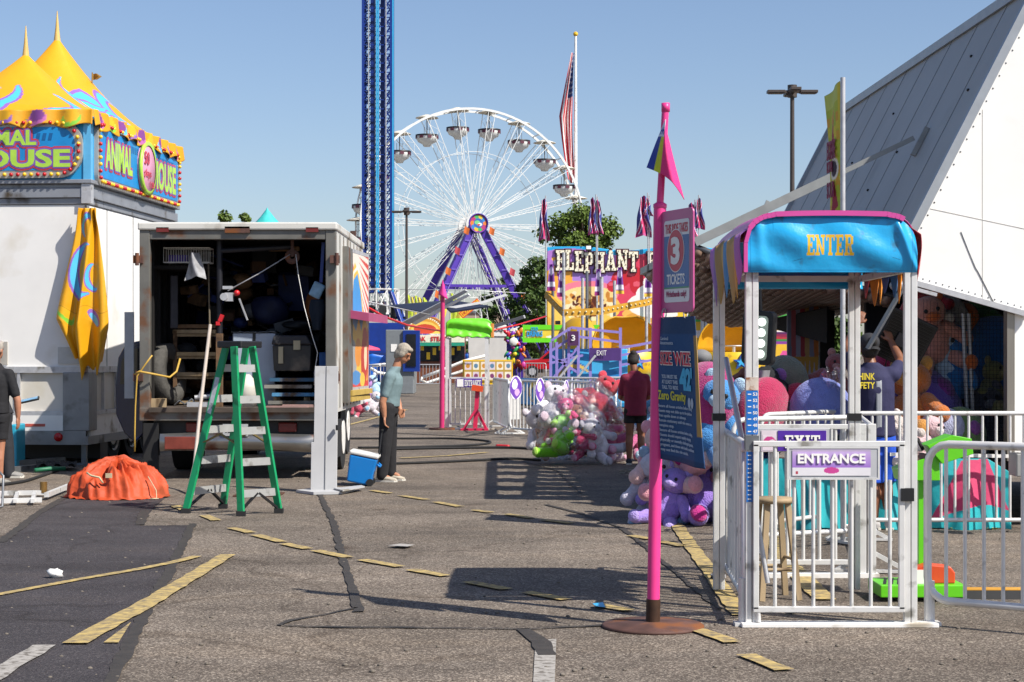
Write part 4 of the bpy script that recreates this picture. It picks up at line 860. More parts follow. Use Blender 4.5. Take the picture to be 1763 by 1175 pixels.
# ------------------------------------------------------------------ animal game trailer on the left
def swirl(c, cx, cy, r, a0, asp=1, w=.4): c.crescent(cx, cy, r, '#4db4e0', '#8a5fb0', a0, w, asp)
def game_trailer():
    o = px(150, 610, 25); o.z = 0; rz = -math.radians(4.7)
    t = thing('game_trailer', 'white game trailer with yellow tent roofs and bulb-edged signs', 'trailer', o, rz)
    TW = mat('trailer_panel_white', '#e6e4e0', .45, 0, .05, 2, dirt=.16, dcol='#b9ac90', dscale=1.3, edge=.35)
    W, L = 4.2, 4.55
    b = B(); b.bx(-W, 0, 0, L, 1.35, 3.75); b.build('body', TW, t, bevel=.02)
    b = B()
    for x in (-.02, -1.33, -2.6): b.bx(x - .012, x + .012, -.006, 0, 1.36, 3.74)
    for y in (.9, 2.2, 3.5): b.bx(0, .006, y - .008, y + .008, 1.36, 3.74)
    b.build('panel_seams', STEEL, t)
    # fascia steps
    b = B(); b.bx(-W, .02, -.02, L, 3.752, 3.84); b.bx(-W, .06, -.06, L, 3.842, 3.98); b.bx(-W, .02, -.02, L, 3.982, 4.04); b.bx(-W, .1, -.1, L, 4.042, 4.1); b.build('fascia', mat('fascia_grey', '#8f9298', .45, .3, .12, 3, dirt=.15), t, bevel=.008)
    b = B(); b.bx(-.06, .08, -.075, .05, 3.76, 4.04); b.build('corner_bracket', GALV, t)
    # lower sides
    b = B(); b.bx(-W, -.02, .02, L, .75, 1.35); b.build('lower_body', mat('skirt_cream', '#cfcac0', .5, 0, .06, 2, dirt=.3, dcol='#b8a468', dscale=1.2, edge=.4), t)
    b = B(); b.bx(-W, .03, -.04, L, 1.33, 1.42); b.bx(-W, .03, -.05, .06, .72, .78); b.bx(-.02, .04, .06, L, .72, .78); b.build('belt_rail', GALV, t)
    b = B(); b.bx(-.34, .05, -.06, .02, .5, 1.34); b.bx(.0, .05, .02, .3, .5, 1.34); b.build('corner_plate', mat('pale_steel', '#8f9090', .5, .3, .15, 4, dirt=.2, dcol='#6d6a64'), t, bevel=.01)
    for x in (-1.0, -1.6, -2.4): b = B(); b.bx(x - .02, x + .02, -.03, .02, .78, 1.33); b.build('rib', GALV, t)
    for y in (.7, 1.3, 2, 2.8): b = B(); b.bx(-.02, .02, y, y + .03, .78, 1.33); b.build('rib', GALV, t)
    b = B(); b.bx(-W, -.02, -.05, .1, .5, .72); b.bx(-.03, .02, .1, L, .42, .72); b.build('tail_board', WHITE, t)
    b = B(); b.bx(-W, -.0, -.056, -.05, .33, .5); b.bx(-W, .03, -.05, L, .3, .42); b.build('bumper_beam', mat('pale_steel'), t)
    for x in (-.4, -2.2):
        b = B(); b.lathe([(0, 0), (.062, 0), (.062, .02), (.03, .035), (0, .04)], 18, M=Matrix.Rotation(PI / 2, 4, 'X'), c=(x, -.057, .41)); b.build('tail_light', mat('red_lens', '#b0141a', .2, 0, .05), t)
    b = B(); b.bx(-.95, -.6, -.056, -.05, .56, .6); b.build('reflector', mat('red_reflector', '#c0594a', .4), t)
    b = B(); b.bx(-1.34, -1.17, -.02, 0, 1.45, 1.78); b.build('hatch', mat('hatch_tan_grey', '#a8a39a', .6, 0, .15), t)
    b = B(); b.bx(-.42, -.1, -.03, 0, 1.46, 1.7); b.bar(V(-.3, -.04, 1.6), V(-.05, -.04, 1.58), .03); b.build('latch', mat('latch_pale', '#b9b9b6', .5, .2, .1), t)
    for y in (1.6, 2.5, 3.3):
        b = B(); b.cyl(V(-.4, y, .38), V(-.12, y, .38), .38, n=24); wl = b.build('wheel', RUBBER, t); b = B(); b.lathe([(.0, .0), (.1, .02), (.2, -.03), (.25, .01)], 18, M=Matrix.Rotation(PI / 2, 4, 'Y'), c=(-.11, y, .38)); b.build('rim', WHITE, wl)
    for y in (.9, 3.7): b = B(); b.bx(-W, -.1, y, y + .35, .05, .33); b.build('axle', BLACK, t)
    b = B(); b.bx(-.12, -.05, .1, .17, .02, .5); b.bx(-.2, .05, .05, .25, 0, .03); b.build('jack_leg', STEEL, t)
    # sign box
    SB = mat('sign_blue', '#1e8fc8', .45, 0, .08, 3)
    b = B(); b.bx(-W, .06, -.06, L - .1, 4.1, 5.02); b.build('sign_box', SB, t)
    b = B(); b.bx(-.03, .08, -.08, .02, 4.1, 5.0); b.build('corner_strip', mat('pale_blue_strip', '#5aa9d6', .45), t)
    def sign(ox_, oy, ux, w_, z0, z1, name, words, disc):
        uxv = Vector(ux); n = uxv.cross(Z3); O = V(ox_, oy, 0); r = (z1 - z0) / 2 * (.85 if not disc else .35)
        def oval(w, h, rr, k=8):
            P = []
            for cx, cz, a in ((w - rr, h - rr, 0), (rr, h - rr, PI / 2), (rr, rr, PI), (w - rr, rr, 1.5 * PI)): P += [(cx + rr * math.cos(a + PI / 2 * j / k), cz + rr * math.sin(a + PI / 2 * j / k)) for j in range(k + 1)]
            return P
        H = z1 - z0
        b = B(); b.prism(oval(w_, H, r), O + Z3 * z0 - n * 0, uxv, Z3, n * .06); fr = b.build(name, mat('sign_silver_edge', '#b4b0a8', .4, .4, .1), t)
        c = Canvas(w_, H, int(w_ * 60), int(H * 60), '#1c86c6'); g = .11
        for i in range(int(w_ / .1)): c.ell(.1 + i * .1, H - .16 - .02 * math.sin(i), .035, .09, '#135c96', .3)
        P2 = oval(w_ - 2 * g, H - 2 * g, max(.02, r - g))
        b = B(); b.prism([(p + g, q + g) for p, q in P2], O + Z3 * z0 + n * .061, uxv, Z3, n * .006); pn = b.build('sign_face', mat('sign_face_blue', '#1a84c4', .4, 0, .12, 5), fr)
        b = B()
        for i in range(int((w_ - .7) / .09)): a = .35 + i * .09; b.prism([(a, H - .2), (a + .05, H - .2), (a + .03, H - .3), (a - .02, H - .3)], O + Z3 * z0 + n * .068, uxv, Z3, n * .003)
        b.build('painted_shading', mat('shade_blue_paint', '#135a92', .4), pn)
        bu = B(); bd = B(); P = oval(w_ - .1, H - .1, max(.03, r - .05), 6); P.append(P[0]); acc = 0; i = 0
        for a, c_ in zip(P, P[1:]):
            d = math.dist(a, c_)
            while acc < d:
                q = acc / d; x, z = a[0] + (c_[0] - a[0]) * q + .05, a[1] + (c_[1] - a[1]) * q + .05
                (bu if i % 4 < 2 else bd).ell(O + uxv * x + Z3 * (z0 + z) + n * .085, .029, 10); acc += .098; i += 1
            acc -= d
        bu.build('yellow_bulb', mat('yellow_bulb_glass', '#e0b422', .25, 0, .05), fr); bd.build('red_bulb', mat('red_bulb_glass', '#b3141c', .25, 0, .05), fr)
        GR, RD, PU = B(), B(), B()
        for body, x0, zz, w2, h2 in words:
            for bb, gr, zo in ((RD, .045, .070), (PU, .022, .074), (GR, 0, .079)):
                for j, (dx, dz) in enumerate(((gr, 0), (-gr, 0), (0, gr), (0, -gr), (gr * .7, gr * .7), (-gr * .7, -gr * .7), (gr * .7, -gr * .7), (-gr * .7, gr * .7)) if gr else ((0, 0),)):
                    bb.text(body, O + uxv * (x0 + dx) + Z3 * (z0 + zz + dz) + n * (zo + .0003 * j), uxv, Z3, w2, h2, .002, .035)
        RD.build('red_outline', mat('outline_red', '#c03a4a', .4), pn); PU.build('violet_outline', mat('outline_violet', '#7a5aa8', .4), pn); GR.build('green_letters', mat('letter_lime', '#a8d04a', .4), pn)
        if disc:
            b = B(); b.lathe([(0, .03), (.38, .03), (.4, 0), (.4, -.03)], 30, M=Matrix.Rotation(PI / 2, 4, 'Y'), c=O + uxv * (w_ * .53) + Z3 * (z0 + H / 2) + n * .1); ds = b.build('price_disc', mat('disc_pink', '#d99ab4', .4, 0, .1), fr)
            b = B(); b.lathe([(.36, .045), (.42, .045), (.42, .0), (.36, .0)], 30, M=Matrix.Rotation(PI / 2, 4, 'Y'), c=O + uxv * (w_ * .53) + Z3 * (z0 + H / 2) + n * .1); b.build('disc_rim', mat('letter_lime'), ds)
            b = B(); c0 = O + uxv * (w_ * .53) + Z3 * (z0 + H / 2) + n * .145
            b.text('50', c0 - uxv * .25 + Z3 * .05, uxv, Z3, .26, .2, .004, .02); b.text('plays', c0 - uxv * .26 - Z3 * .17, uxv, Z3, .36, .15, .004, .01); b.text('1.00', c0 + uxv * .04 - Z3 * .3, uxv, Z3, .22, .1, .004); b.build('disc_lettering', mat('outline_red'), ds)
    sign(-2.75, -.06, (1, 0, 0), 2.72, 4.12, 4.96, 'front_sign', (('ANIMAL', .85, .47, 1.2, .22), ('HOUSE', .85, .15, 1.7, .26)), False)
    sign(.06, .12, (0, 1, 0), 4.3, 4.05, 4.98, 'side_sign', (('ANIMAL', .3, .27, 1.3, .42), ('HOUSE', 2.72, .2, 1.3, .46)), True)
    # tent roofs as one stretched canvas with two peaks
    Wt, Lt = 3.1, 4.7; c = Canvas(Wt, Lt, 200, 300, '#dc9d12')
    pk = [(Wt - .12 - 1.45, 1.6, 1.55, 1.75, 1.08), (Wt - .12 - 1.45, 3.0, 1.6, 1.85, 1.58)]
    for (cx, cy, r, a0) in ((2.35, .55, .34, 4.6), (1.25, .6, .5, 3.2), (1.35, .62, .2, 1.0), (2.62, 1.9, .5, .9), (2.75, 2.9, .45, 2.4), (2.62, 3.9, .42, .7), (2.15, 2.35, .36, 3), (2.8, 2.35, .22, .4), (2.3, 3.6, .35, 1.3)): swirl(c, cx, cy, r, a0, 1, .5)
    def tz(x, y):
        z = 0
        for cx, cy, wx, wy, h in pk:
            d = max(abs(x - cx) / wx, abs(y - cy) / wy); d = (d ** 3 * .5 + .5 * (math.hypot((x - cx) / wx, (y - cy) / wy)) ** 3) ** (1 / 3)
            z = max(z, h * max(0, 1 - d) ** 1.5)
        return z
    c.lay(lambda u, v: V(u - Wt + .12, v - .12, 4.95 + tz(u, v) + .16 * min(1, min(Wt - u, v, Lt - v) * 4))).build('tent_roof', mat('tent_vinyl', rough=.5, var=.06, scale=2, attr=True, bump=.35, bscale=5), t, solid=.01)
    for cx, cy, wx, wy, h in pk:
        b = B(); b.lathe([(.1, -.28), (.055, -.05), (.03, .15), (.006, .42)], 10, c=(cx - Wt + .12, cy - .12, 4.95 + .16 + h)); b.build('peak_cap', mat('peak_cap_tan', '#c9a860', .6), t)
    # valance
    for side in (0, 1):
        Ln = Wt if side == 0 else Lt; c = Canvas(Ln, .24, int(Ln * 40), 12, '#d4950f')
        for i in range(int(Ln / .5)): c.ell(.3 + i * .5, .1, .15, .1, ['#b25fa0', '#7fbf3a', '#5fb4dc', '#8a5fb0'][i % 4], 0).ell(.3 + i * .5, .15, .12, .09, '#dfa81a' if i % 2 else '#7a3f86')
        if side == 0: f = lambda u, v: V(u - Ln + .12, -.13 - .03 * math.sin(u * 14) - .03 * (1 - v / .24), 4.86 + v + .035 * math.sin(u * 11) * (1 - v / .24))
        else: f = lambda u, v: V(.13 + .03 * math.sin(u * 14) + .03 * (1 - v / .24), u - .12, 4.86 + v + .035 * math.sin(u * 11) * (1 - v / .24))
        c.lay(f).build('valance', mat('tent_vinyl'), t, solid=.006)
    b = B(); b.cyl(V(-.89, 2.9, 5.7), V(-.88, 2.9, 6.12), .01); b.grid(lambda u, v: V(-.88 + .16 * u * (1 - abs(v - .5)), 2.9 + .02 * math.sin(6 * u), 6.0 + .1 * v), 4, 4); b.build('small_pennant', mat('pennant_brown', '#8a6a2a', .7), t)
    # the folded yellow cloth hanging at the corner
    c = Canvas(1.15, 2.25, 110, 220, '#d89c10')
    swirl(c, .62, 1.25, .42, 1.4, .9, .42); swirl(c, .86, 1.15, .2, 1.6, .9, .6); swirl(c, .6, 1.95, .18, .6, 1, .6); c.ell(.16, .52, .16, .12, '#7fc23a').ell(.16, .56, .14, .08, '#e3ab16').ell(.85, .5, .13, .11, '#8a5fb0').ell(.85, .47, .1, .07, '#5fb4dc')
    c.rect(0, .62, 1.15, .63, '#a5780f')
    def drape(u, v):
        f = 1 - v / 2.25; s = u / 1.15 - .5; wd = .30 + .42 * min(1, f * 1.25); low = max(0, f - .84) / .16
        wd *= 1 - .45 * low; fold = math.sin(s * 15 + 2.2 * f) * (.03 + .05 * f); gath = math.exp(-(f / .12) ** 2)
        x = s * wd + .06 - .08 * f + .05 * low + .02 * math.sin(s * 9 + 5 * f)
        y = -.17 - .10 * f - fold + .16 * abs(s) * (1 - gath) + .04 * math.sin(23 * s) * gath + .15 * low
        hem = .10 * math.sin(s * 11 + .5) * min(1, f * 1.2) ** 4
        return V(x, y, 3.68 - f * 2.0 - .42 * low * (1 - abs(s) * 1.2) + hem + .05 * math.sin(31 * s) * low)
    b = c.lay(drape); q = b.build('hanging_tent_flap', mat('tent_vinyl'), solid=.008); q.location = o; q.rotation_euler = (0, 0, rz)
    tag(q, 'folded yellow tent flap with blue swirls hanging from the trailer corner', 'tent flap')
game_trailer()
# ------------------------------------------------------------------ box truck
def box_truck():
    Z = 22.3; k = Z / F; X = lambda x: (x - CX) * k; Hh = lambda y: CH + (HZ - y) * k
    x0, x1 = X(240), X(578); cx = (x0 + x1) / 2; hw = (x1 - x0) / 2; top = Hh(383); fl = Hh(702)
    t = thing('box_truck', 'old box truck with its rear wide open, full of tools and gear', 'truck', (cx, Z, 0))
    TM = mat('truck_frame_metal', '#716f69', .5, .35, .2, 4, dirt=.3, dcol='#6b4a35', dscale=3)
    SIDE = mat('truck_side_white', '#c9c7c0', .5, 0, .08, 2, dirt=.25, dcol='#8a8072', dscale=1.5)
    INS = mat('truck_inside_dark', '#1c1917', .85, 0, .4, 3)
    L = 4.1
    b = B(); b.bx(-hw, -hw + .13, -.0, .12, .82, top - .1); b.bx(hw - .13, hw, 0, .12, .82, top - .1); b.bx(-hw + .13, hw - .13, .01, .12, top - .22, top - .1); b.bx(-hw, hw, -.01, .13, fl - .17, fl - .0 - .003)
    b.build('rear_frame', TM, t, bevel=.008)
    b = B(); b.bx(-hw - .02, hw + .02, -.03, L, top - .1, top); b.build('roof_cap', SIDE, t, bevel=.02)
    b = B(); b.bx(-hw, -hw + .04, .121, L, .85, top - .1); b.bx(hw - .04, hw, .121, L, .85, top - .1); b.bx(-hw + .04, hw - .04, L - .05, L, .85, top - .1); b.build('side_wall', SIDE, t)
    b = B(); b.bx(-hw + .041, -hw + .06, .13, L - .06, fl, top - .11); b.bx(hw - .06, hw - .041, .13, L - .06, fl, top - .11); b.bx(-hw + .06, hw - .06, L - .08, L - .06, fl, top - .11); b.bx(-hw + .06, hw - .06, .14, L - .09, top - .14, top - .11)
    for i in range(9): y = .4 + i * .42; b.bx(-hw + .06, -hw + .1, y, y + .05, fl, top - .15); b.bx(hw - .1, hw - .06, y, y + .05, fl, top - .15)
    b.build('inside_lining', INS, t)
    b = B(); b.bx(-hw + .13, hw - .13, -.06, L - .1, fl - .06, fl); b.build('floor', mat('truck_floor_wood', '#4a4038', .85, 0, .4, 5, stretch=(1, .15, 1)), t)
    for s in (-1, 1):
        b = B()
        for i in range(7): y = .5 + i * .5; b.cyl(V(s * (hw + .001), y, .9), V(s * (hw + .001), y, top - .12), .012, n=5)
        b.build('side_ribs', TM, t)
    for s in (-1, 1):
        for y in (447, 650):
            b = B(); b.bx(s * hw - .07, s * hw + .05, -.05, .0, Hh(y) - .05, Hh(y) + .05); b.cyl(V(s * (hw + .02), -.05, Hh(y) - .08), V(s * (hw + .02), -.05, Hh(y) + .08), .025); b.build('hinge', RUST, t)
        b = B(); b.bx(s * (hw - .3) - .08, s * (hw - .3) + .08, -.03, .01, Hh(396) - .03, Hh(396) + .03); b.build('marker_light', mat('dull_red_lens', '#6a2420', .3), t)
    b = B(); b.bx(-.16, .16, -.03, .01, Hh(396) - .04, Hh(396) + .04); b.build('latch_plate', RUST, t)
    # under the floor
    b = B(); b.bx(-hw + .15, hw - .15, .15, .35, .38, fl - .18); b.bx(-.5, -.35, .3, 6, .5, .75); b.bx(.35, .5, .3, 6, .5, .75); b.bx(-.9, .9, 1.4, 1.6, .3, .55); b.build('chassis', BLACK, t)
    for q in (-hw + .02, hw - .06): b = B(); b.bx(q, q + .04, .1, 1.0, .25, fl - .18); b.build('mudflap', RUBBER, t)
    b = B(); b.bx(-hw + .05, -hw + .24, .0, .04, .1, fl - .2); b.build('rear_flap', RUBBER, t)
    bz0, bz1 = Hh(777), Hh(747); P = [(0, bz0), (-.04, bz0 + .02), (-.08, bz0 + .06), (-.08, bz1 - .05), (-.04, bz1), (0, bz1)]
    b = B()
    b.grid(lambda u, v: V(-.98 + 1.96 * u, -.06 - .1 * math.sin(PI * v) ** .6 * (1 - abs(2 * u - 1) ** 8 * .7) + .02 * math.sin(u * 9) , bz0 + (bz1 - bz0) * v + .02 * math.sin(u * 4)), 60, 8)
    b.bx(-.97, .97, -.05, .12, bz0 + .01, bz1 - .01); b.build('rear_bumper', mat('worn_chrome', '#9a9894', .28, .85, .2, 4, dirt=.3, dcol='#6a3a2a', dscale=3), t)
    b = B(); b.bx(-.9, -.5, -.185, -.165, bz0 + .03, bz1 - .03); b.build('bumper_dent', mat('bumper_red_rust', '#8a4438', .4, .4, .3, 8), t, bevel=.01)
    for x in (333, 493): b = B(); b.bx(X(x) - cx - .12, X(x) - cx + .12, .1, .16, Hh(745), Hh(728)); b.build('tail_light', mat('dull_red_lens'), t, bevel=.02)
    b = B(); b.bx(-.16, .16, -.18, -.17, bz1 - .02, bz1 + .13); pl = b.build('license_plate', mat('plate_white', '#a6a8a8', .5), t); b = B(); b.text('827 INST', V(-.13, -.182, bz1 + .02), X3, Z3, .26, .07, .002); b.build('plate_lettering', BTXT, pl)
    for x in (-hw + .26, hw - .26):
        for y in (2.0, 5.7):
            if y > 5: x *= .72
            b = B(); b.cyl(V(x - .16, y, .45), V(x + .16, y, .45), .45, n=26); w_ = b.build('wheel', RUBBER, t); b = B(); s = 1 if x > 0 else -1; b.cyl(V(x + s * .15, y, .45), V(x + s * .17, y, .45), .24, n=20); b.build('rim', WHITE, w_)
    b = B(); b.bx(-.85, .85, L + .1, L + 2.2, .7, 2.5); b.build('cab', mat('cab_dark_blue', '#1c2440', .35), t, bevel=.12, seg=4)
    b = B(); b.bar(V(hw - .05, 3.0, top), V(hw - .05, 3.0, top + .1), .08); b.build('roof_bracket', RUST, t)
    # second body section and hatch with the circus art on the right side
    b = B(); b.bx(hw + .001, hw + .07, .9, 3.6, .95, top - .25); b.build('side_door_frame', TM, t)
    p0, p1 = px(597, 610, 23.6), px(632, 610, 25.2); ux = V(p1.x - p0.x, p1.y - p0.y, 0); Lw = ux.length; ux.normalize(); n = ux.cross(Z3)
    z0, z1 = 1.12, 3.02; H = z1 - z0; c = Canvas(Lw, H, 120, 140, '#d8cfc0'); s = Lw / 1.7
    c.rect(0, 0, Lw, H, '#c93a2c')
    for i in range(7): c.stroke([(.1 * s, H + .05), (1.7 * s, H - .16 * i - .1)], .07, '#e2d9cc')
    c.poly([(.1, 1.0), (.25, 1.55), (.5, 1.75), (.9, 1.55), (1.2, 1.0), (1.5, .9), (1.5, .1), (.1, .1)], '#e3b843')
    c.poly([(.2, .95), (.4, 1.5), (.7, 1.6), (.95, 1.35), (1.15, .95), (1.0, .8), (.8, 1.0), (.6, .8)], '#3a8fd0').stroke([(.2, 1.15), (.4, 1.6), (.75, 1.7), (1.1, 1.3)], .05, '#efe6d6')
    c.ell(.35, .4, .3, .28, '#9a9a98').ell(.75, .5, .25, .2, '#d88a2e').ell(1.25, .4, .27, .36, '#b8321f').ell(1.35, .45, .12, .2, '#e6cfa8').ell(1.3, .72, .2, .14, '#b8321f').ell(.6, .15, .4, .1, '#4a86c0').ell(1.1, .12, .2, .1, '#e3b843').ell(.1, .1, .1, .3, '#3a8fd0')
    b = c.plane(V(p0.x - cx, p0.y - Z, z0) + n * .012, ux, Z3); ap = b.build('art_panel', PAINT, t, solid=.02)
    b = B(); o = V(p0.x - cx, p0.y - Z, 0); e = o + ux * Lw
    for a, c_ in ((V(0, 0, z0), V(0, 0, z1)),): b.bar(o + a, o + c_, .05); b.bar(e + a, e + c_, .05); b.bar(o + a, e + a, .05); b.bar(o + c_, e + c_, .05)
    b.build('panel_frame', GALV, ap)
    b = B(); zz = Hh(545) + .07; b.add([o + n * .0 + Z3 * (zz + .05), e + Z3 * (zz + .05), e + n * .3 + Z3 * zz, o + n * .3 + Z3 * zz, o + Z3 * (zz - .06), e + Z3 * (zz - .06), e + n * .3 + Z3 * (zz - .11), o + n * .3 + Z3 * (zz - .11)], [(0, 1, 2, 3), (4, 7, 6, 5), (3, 2, 6, 7), (0, 3, 7, 4), (1, 5, 6, 2)]); b.build('counter_shelf', mat('maroon_pink_paint', '#a5486f', .5, 0, .1), ap)
    b = B(); b.bar(o + n * .04 + Z3 * (z0 - .05), e + n * .04 + Z3 * (z0 - .05), .08, .07); b.bar(o + n * .04 + Z3 * (z0 - .13), e + n * .02 + Z3 * (z0 - .13), .06, .07); b.build('support_timber', mat('pale_timber', '#b89a4a', .7, 0, .2), ap)
    # ---------------- contents, each a thing of its own
    def at(x, y, d): return px(x, y, Z + d)
    def floorat(x, d): q = px(x, 610, Z + d); q.z = fl; return q
    def put(name, b, m, label, cat, loc, rz=0, bevel=0, parent_label=None):
        o_ = b.build(name, m, loc=loc, bevel=bevel); o_.rotation_euler = (0, 0, rz); return tag(o_, label, cat)
    # tyre
    q = floorat(287, .9); b = B(); b.lathe([(.2, -.1), (.33, -.12), (.4, -.1), (.41, 0), (.4, .1), (.33, .12), (.2, .1), (.22, 0), (.2, -.1)], 36, c=(0, 0, .42), M=Matrix.Rotation(PI / 2 - .12, 4, 'Y')); b.v = [tuple(v) for v in b.v]
    ty = put('spare_tyre', b, mat('tyre_dusty', '#4a4844', .85, 0, .3, 14, bump=.4, bscale=40), 'dusty tyre standing upright in the left of the truck', 'tyre', q, -.25)
    # timber shelf rack
    q = floorat(340, 1.1); t2 = thing('timber_rack', 'rough timber rack stacked with boards beside the tyre', 'rack', q)
    for z in (.02, .35, .62, .92): b = B(); b.bx(-.26, .3, -.1, .35, z, z + .035); b.build('shelf', WOOD, t2)
    for x in (-.28, .3): b = B(); b.bx(x - .025, x + .025, -.12, -.07, 0, 1.0); b.build('upright', DARKWOOD, t2)
    for z, m_, n_ in ((.39, WOOD, 2), (.66, mat('pale_plank', '#a8906a', .7, 0, .3, 6), 3), (.96, WOOD, 3), (1.03, DARKWOOD, 2)):
        for j in range(n_): b = B(); b.bx(-.3 + .03 * j, .28 - .05 * j, -.14 + .12 * j, -.05 + .12 * j, z, z + .05); put('loose_board', b, m_, 'rough loose board lying in the timber rack', 'board', q, .08 * (j - 1)); COL.objects[-1]['group'] = 'boards in the timber rack'
    # freezer
    q = floorat(441, 1.0); b = B(); b.bx(-.28, .28, -.3, .3, 0, .96); fz = put('storage_cabinet', b, mat('pale_blue_cabinet', '#9aa5b4', .45, 0, .06), 'pale blue grey cabinet strapped shut in the middle of the truck', 'cabinet', q, .06, .012)
    b = B(); b.bx(-.02, .02, -.306, -.301, 0, .97); b.build('strap', BLACK, fz); b = B(); b.grid(lambda u, v: V(-.3 + .6 * u, -.32 + .6 * v, .965 + .02 * random.random()), 14, 14); b.build('foil_cover', mat('crumpled_foil', '#6f7378', .3, .6, .3, 20), fz, solid=.008)
    # toolbox
    q = floorat(508, .7); q.z = Hh(640); t2 = thing('toolbox', 'black plastic tool chest with sloping lid on the blue planks', 'toolbox', q, -.1)
    b = B(); b.prism([(-.24, 0), (.24, 0), (.26, .34), (-.26, .34)], V(0, -.2, 0), X3, Z3, V(0, .42, 0)); b.build('box', mat('toolbox_grey', '#35332f', .6, 0, .3, 6, dirt=.2, dcol='#6a6256'), t2, bevel=.015)
    b = B(); b.prism([(-.27, .345), (.27, .345), (.2, .47), (-.24, .47)], V(0, -.22, 0), X3, Z3, V(0, .46, 0)); b.build('lid', mat('toolbox_lid', '#26252a', .6, 0, .2, 5, dirt=.2, dcol='#8a867c', dscale=8), t2, bevel=.02)
    [B().bx(*q).build('latch', mat('latch_cream', '#a79d80', .5), t2) for q in ((-.17, -.11, -.23, -.2, .1, .32), (.03, .12, -.23, -.2, .28, .4))]
    # blue planks
    for i, (y, c_, xo) in enumerate(((690, '#7c7a72', 0), (676, '#4f8fb8', .05), (662, '#8a8880', -.05), (650, '#2f5a78', .02))):
        q = floorat(503, .55); q.z = Hh(y) - .0; b = B(); b.bx(-.3 + xo, .32 + xo, -.12, .3, -.06, -.015); put('plank', b, mat('plank_' + 'grey blue stone navy'.split()[i], c_, .7, 0, .3, 6, dirt=.3, dcol='#5a4a38'), ['grey plank lowest under the black tool chest', 'sky blue plank in the pile under the black tool chest', 'stone grey plank in the pile under the black tool chest', 'dark blue plank directly beneath the black tool chest'][i], 'plank', q)
    for x in (478, 530): q = floorat(x, .6); b = B(); b.bx(-.04, .04, -.1, .25, 0, .12); put('timber_block', b, WOOD, 'left timber block under the plank pile' if x < 500 else 'right timber block under the plank pile', 'block', q)
    # bucket
    q = floorat(424, .35); t2 = thing('white_bucket', 'white plastic tub standing behind the green ladder rail', 'bucket', q); b = B(); b.lathe([(0, 0), (.13, 0), (.17, .25), (.15, .33), (.1, .36), (.05, .42), (0, .42)], 20); b.build('tub', mat('milky_plastic', '#c9c5ba', .4), t2)
    # winch post
    q = floorat(378, .25); t2 = thing('winch_post', 'steel post with a hand winch and crossbar inside the truck opening', 'winch', q)
    b = B(); b.bx(-.04, .04, -.04, .04, 0, .95); b.build('timber_post', DARKWOOD, t2); b = B(); b.cyl(V(0, 0, .95), V(0, 0, 2.28), .04); b.cyl(V(0, 0, 2.02), V(.9, .15, 2.08), .035); b.build('pipe', mat('dark_pipe', '#24242a', .5, .4, .2), t2)
    b = B(); b.box(V(.14, -.08, 1.42), (.1, .1, .11)); b.cyl(V(.08, -.13, 1.42), V(.08, -.16, 1.42), .05); b.box(V(.12, -.08, 1.54), (.12, .1, .04)); w_ = b.build('winch_drum', GALV, t2); b = B(); b.ell(V(.24, -.1, 1.47), .04); b.build('knob', REDP, w_); b = B(); b.bar(V(.27, -.1, 1.4), V(.38, -.12, 1.12), .018); b.build('crank', GALV, w_)
    b = B(); b.box(V(.03, -.05, 1.15), (.05, .05, .09), ry=.4); b.box(V(-.01, -.05, 1.08), (.05, .05, .05)); b.build('clamp', REDP, t2)
    b = B(); b.lathe([(.09, -.02), (.1, 0), (.09, .02), (.03, .0)], 16, c=(.93, .1, 1.95), M=Matrix.Rotation(PI / 2, 4, 'X')); b.bar(V(.93, .1, 2.2), V(.93, .1, 1.95), .04); b.build('pulley', RUST, t2)
    b = B(); b.tube([V(.12, -.1, 1.5), V(.5, 0, 1.72), V(.9, .1, 1.98)], .008, 5); b.build('cable', GALV, t2)
    b = B(); b.tube([V(.98, .05, 1.98), V(1.02, 0, 1.7), V(1.1, -.05, 1.3), V(1.2, -.1, .95), V(1.28, -.1, .7), V(1.24, -.1, .45), V(1.24, -.1, .28)], .005, 5); b.build('hanging_cord', WTXT, t2)
    # wire cage
    q = at(321, 452, .6); t2 = thing('wire_basket', 'white wire cage on the shelf high on the left', 'basket', q); b = B(); w2 = .3; hh = .19
    for i in range(19): x = -w2 + 2 * w2 * i / 18; b.cyl(V(x, 0, 0), V(x, 0, hh), .004, n=4); b.cyl(V(x, .3, 0), V(x, .3, hh), .004, n=4)
    for z in (0, hh): b.bar(V(-w2, 0, z), V(w2, 0, z), .014); b.bar(V(-w2, .3, z), V(w2, .3, z), .014)
    for x in (-w2, w2): b.bar(V(x, 0, 0), V(x, .3, 0), .012); b.bar(V(x, 0, hh), V(x, .3, hh), .012)
    b.build('wire_mesh', WTXT, t2); b = B(); b.bx(-.25, .0, .05, .25, .01, .1); b.build('purple_content', PURPLE, t2)
    q = at(300, 462, .9); b = B(); b.bx(-.38, .5, -.3, .5, -.03, .02); put('high_shelf', b, INS, 'dark board shelf high inside the truck on the left', 'shelf', q)
    q = at(333, 476, .2); b = B(); b.grid(lambda u, v: V((u - .5) * (.28 - .16 * v) + .03, .06 * math.sin(u * 7 + v * 3) - .05, .3 * v - .1 * abs(u - .6) * (1 - v)), 10, 10); put('plastic_bag', b, mat('clear_grey_plastic', '#9a9a9c', .25, 0, .3, 12), 'crumpled grey plastic bag hanging under the wire cage', 'bag', q)
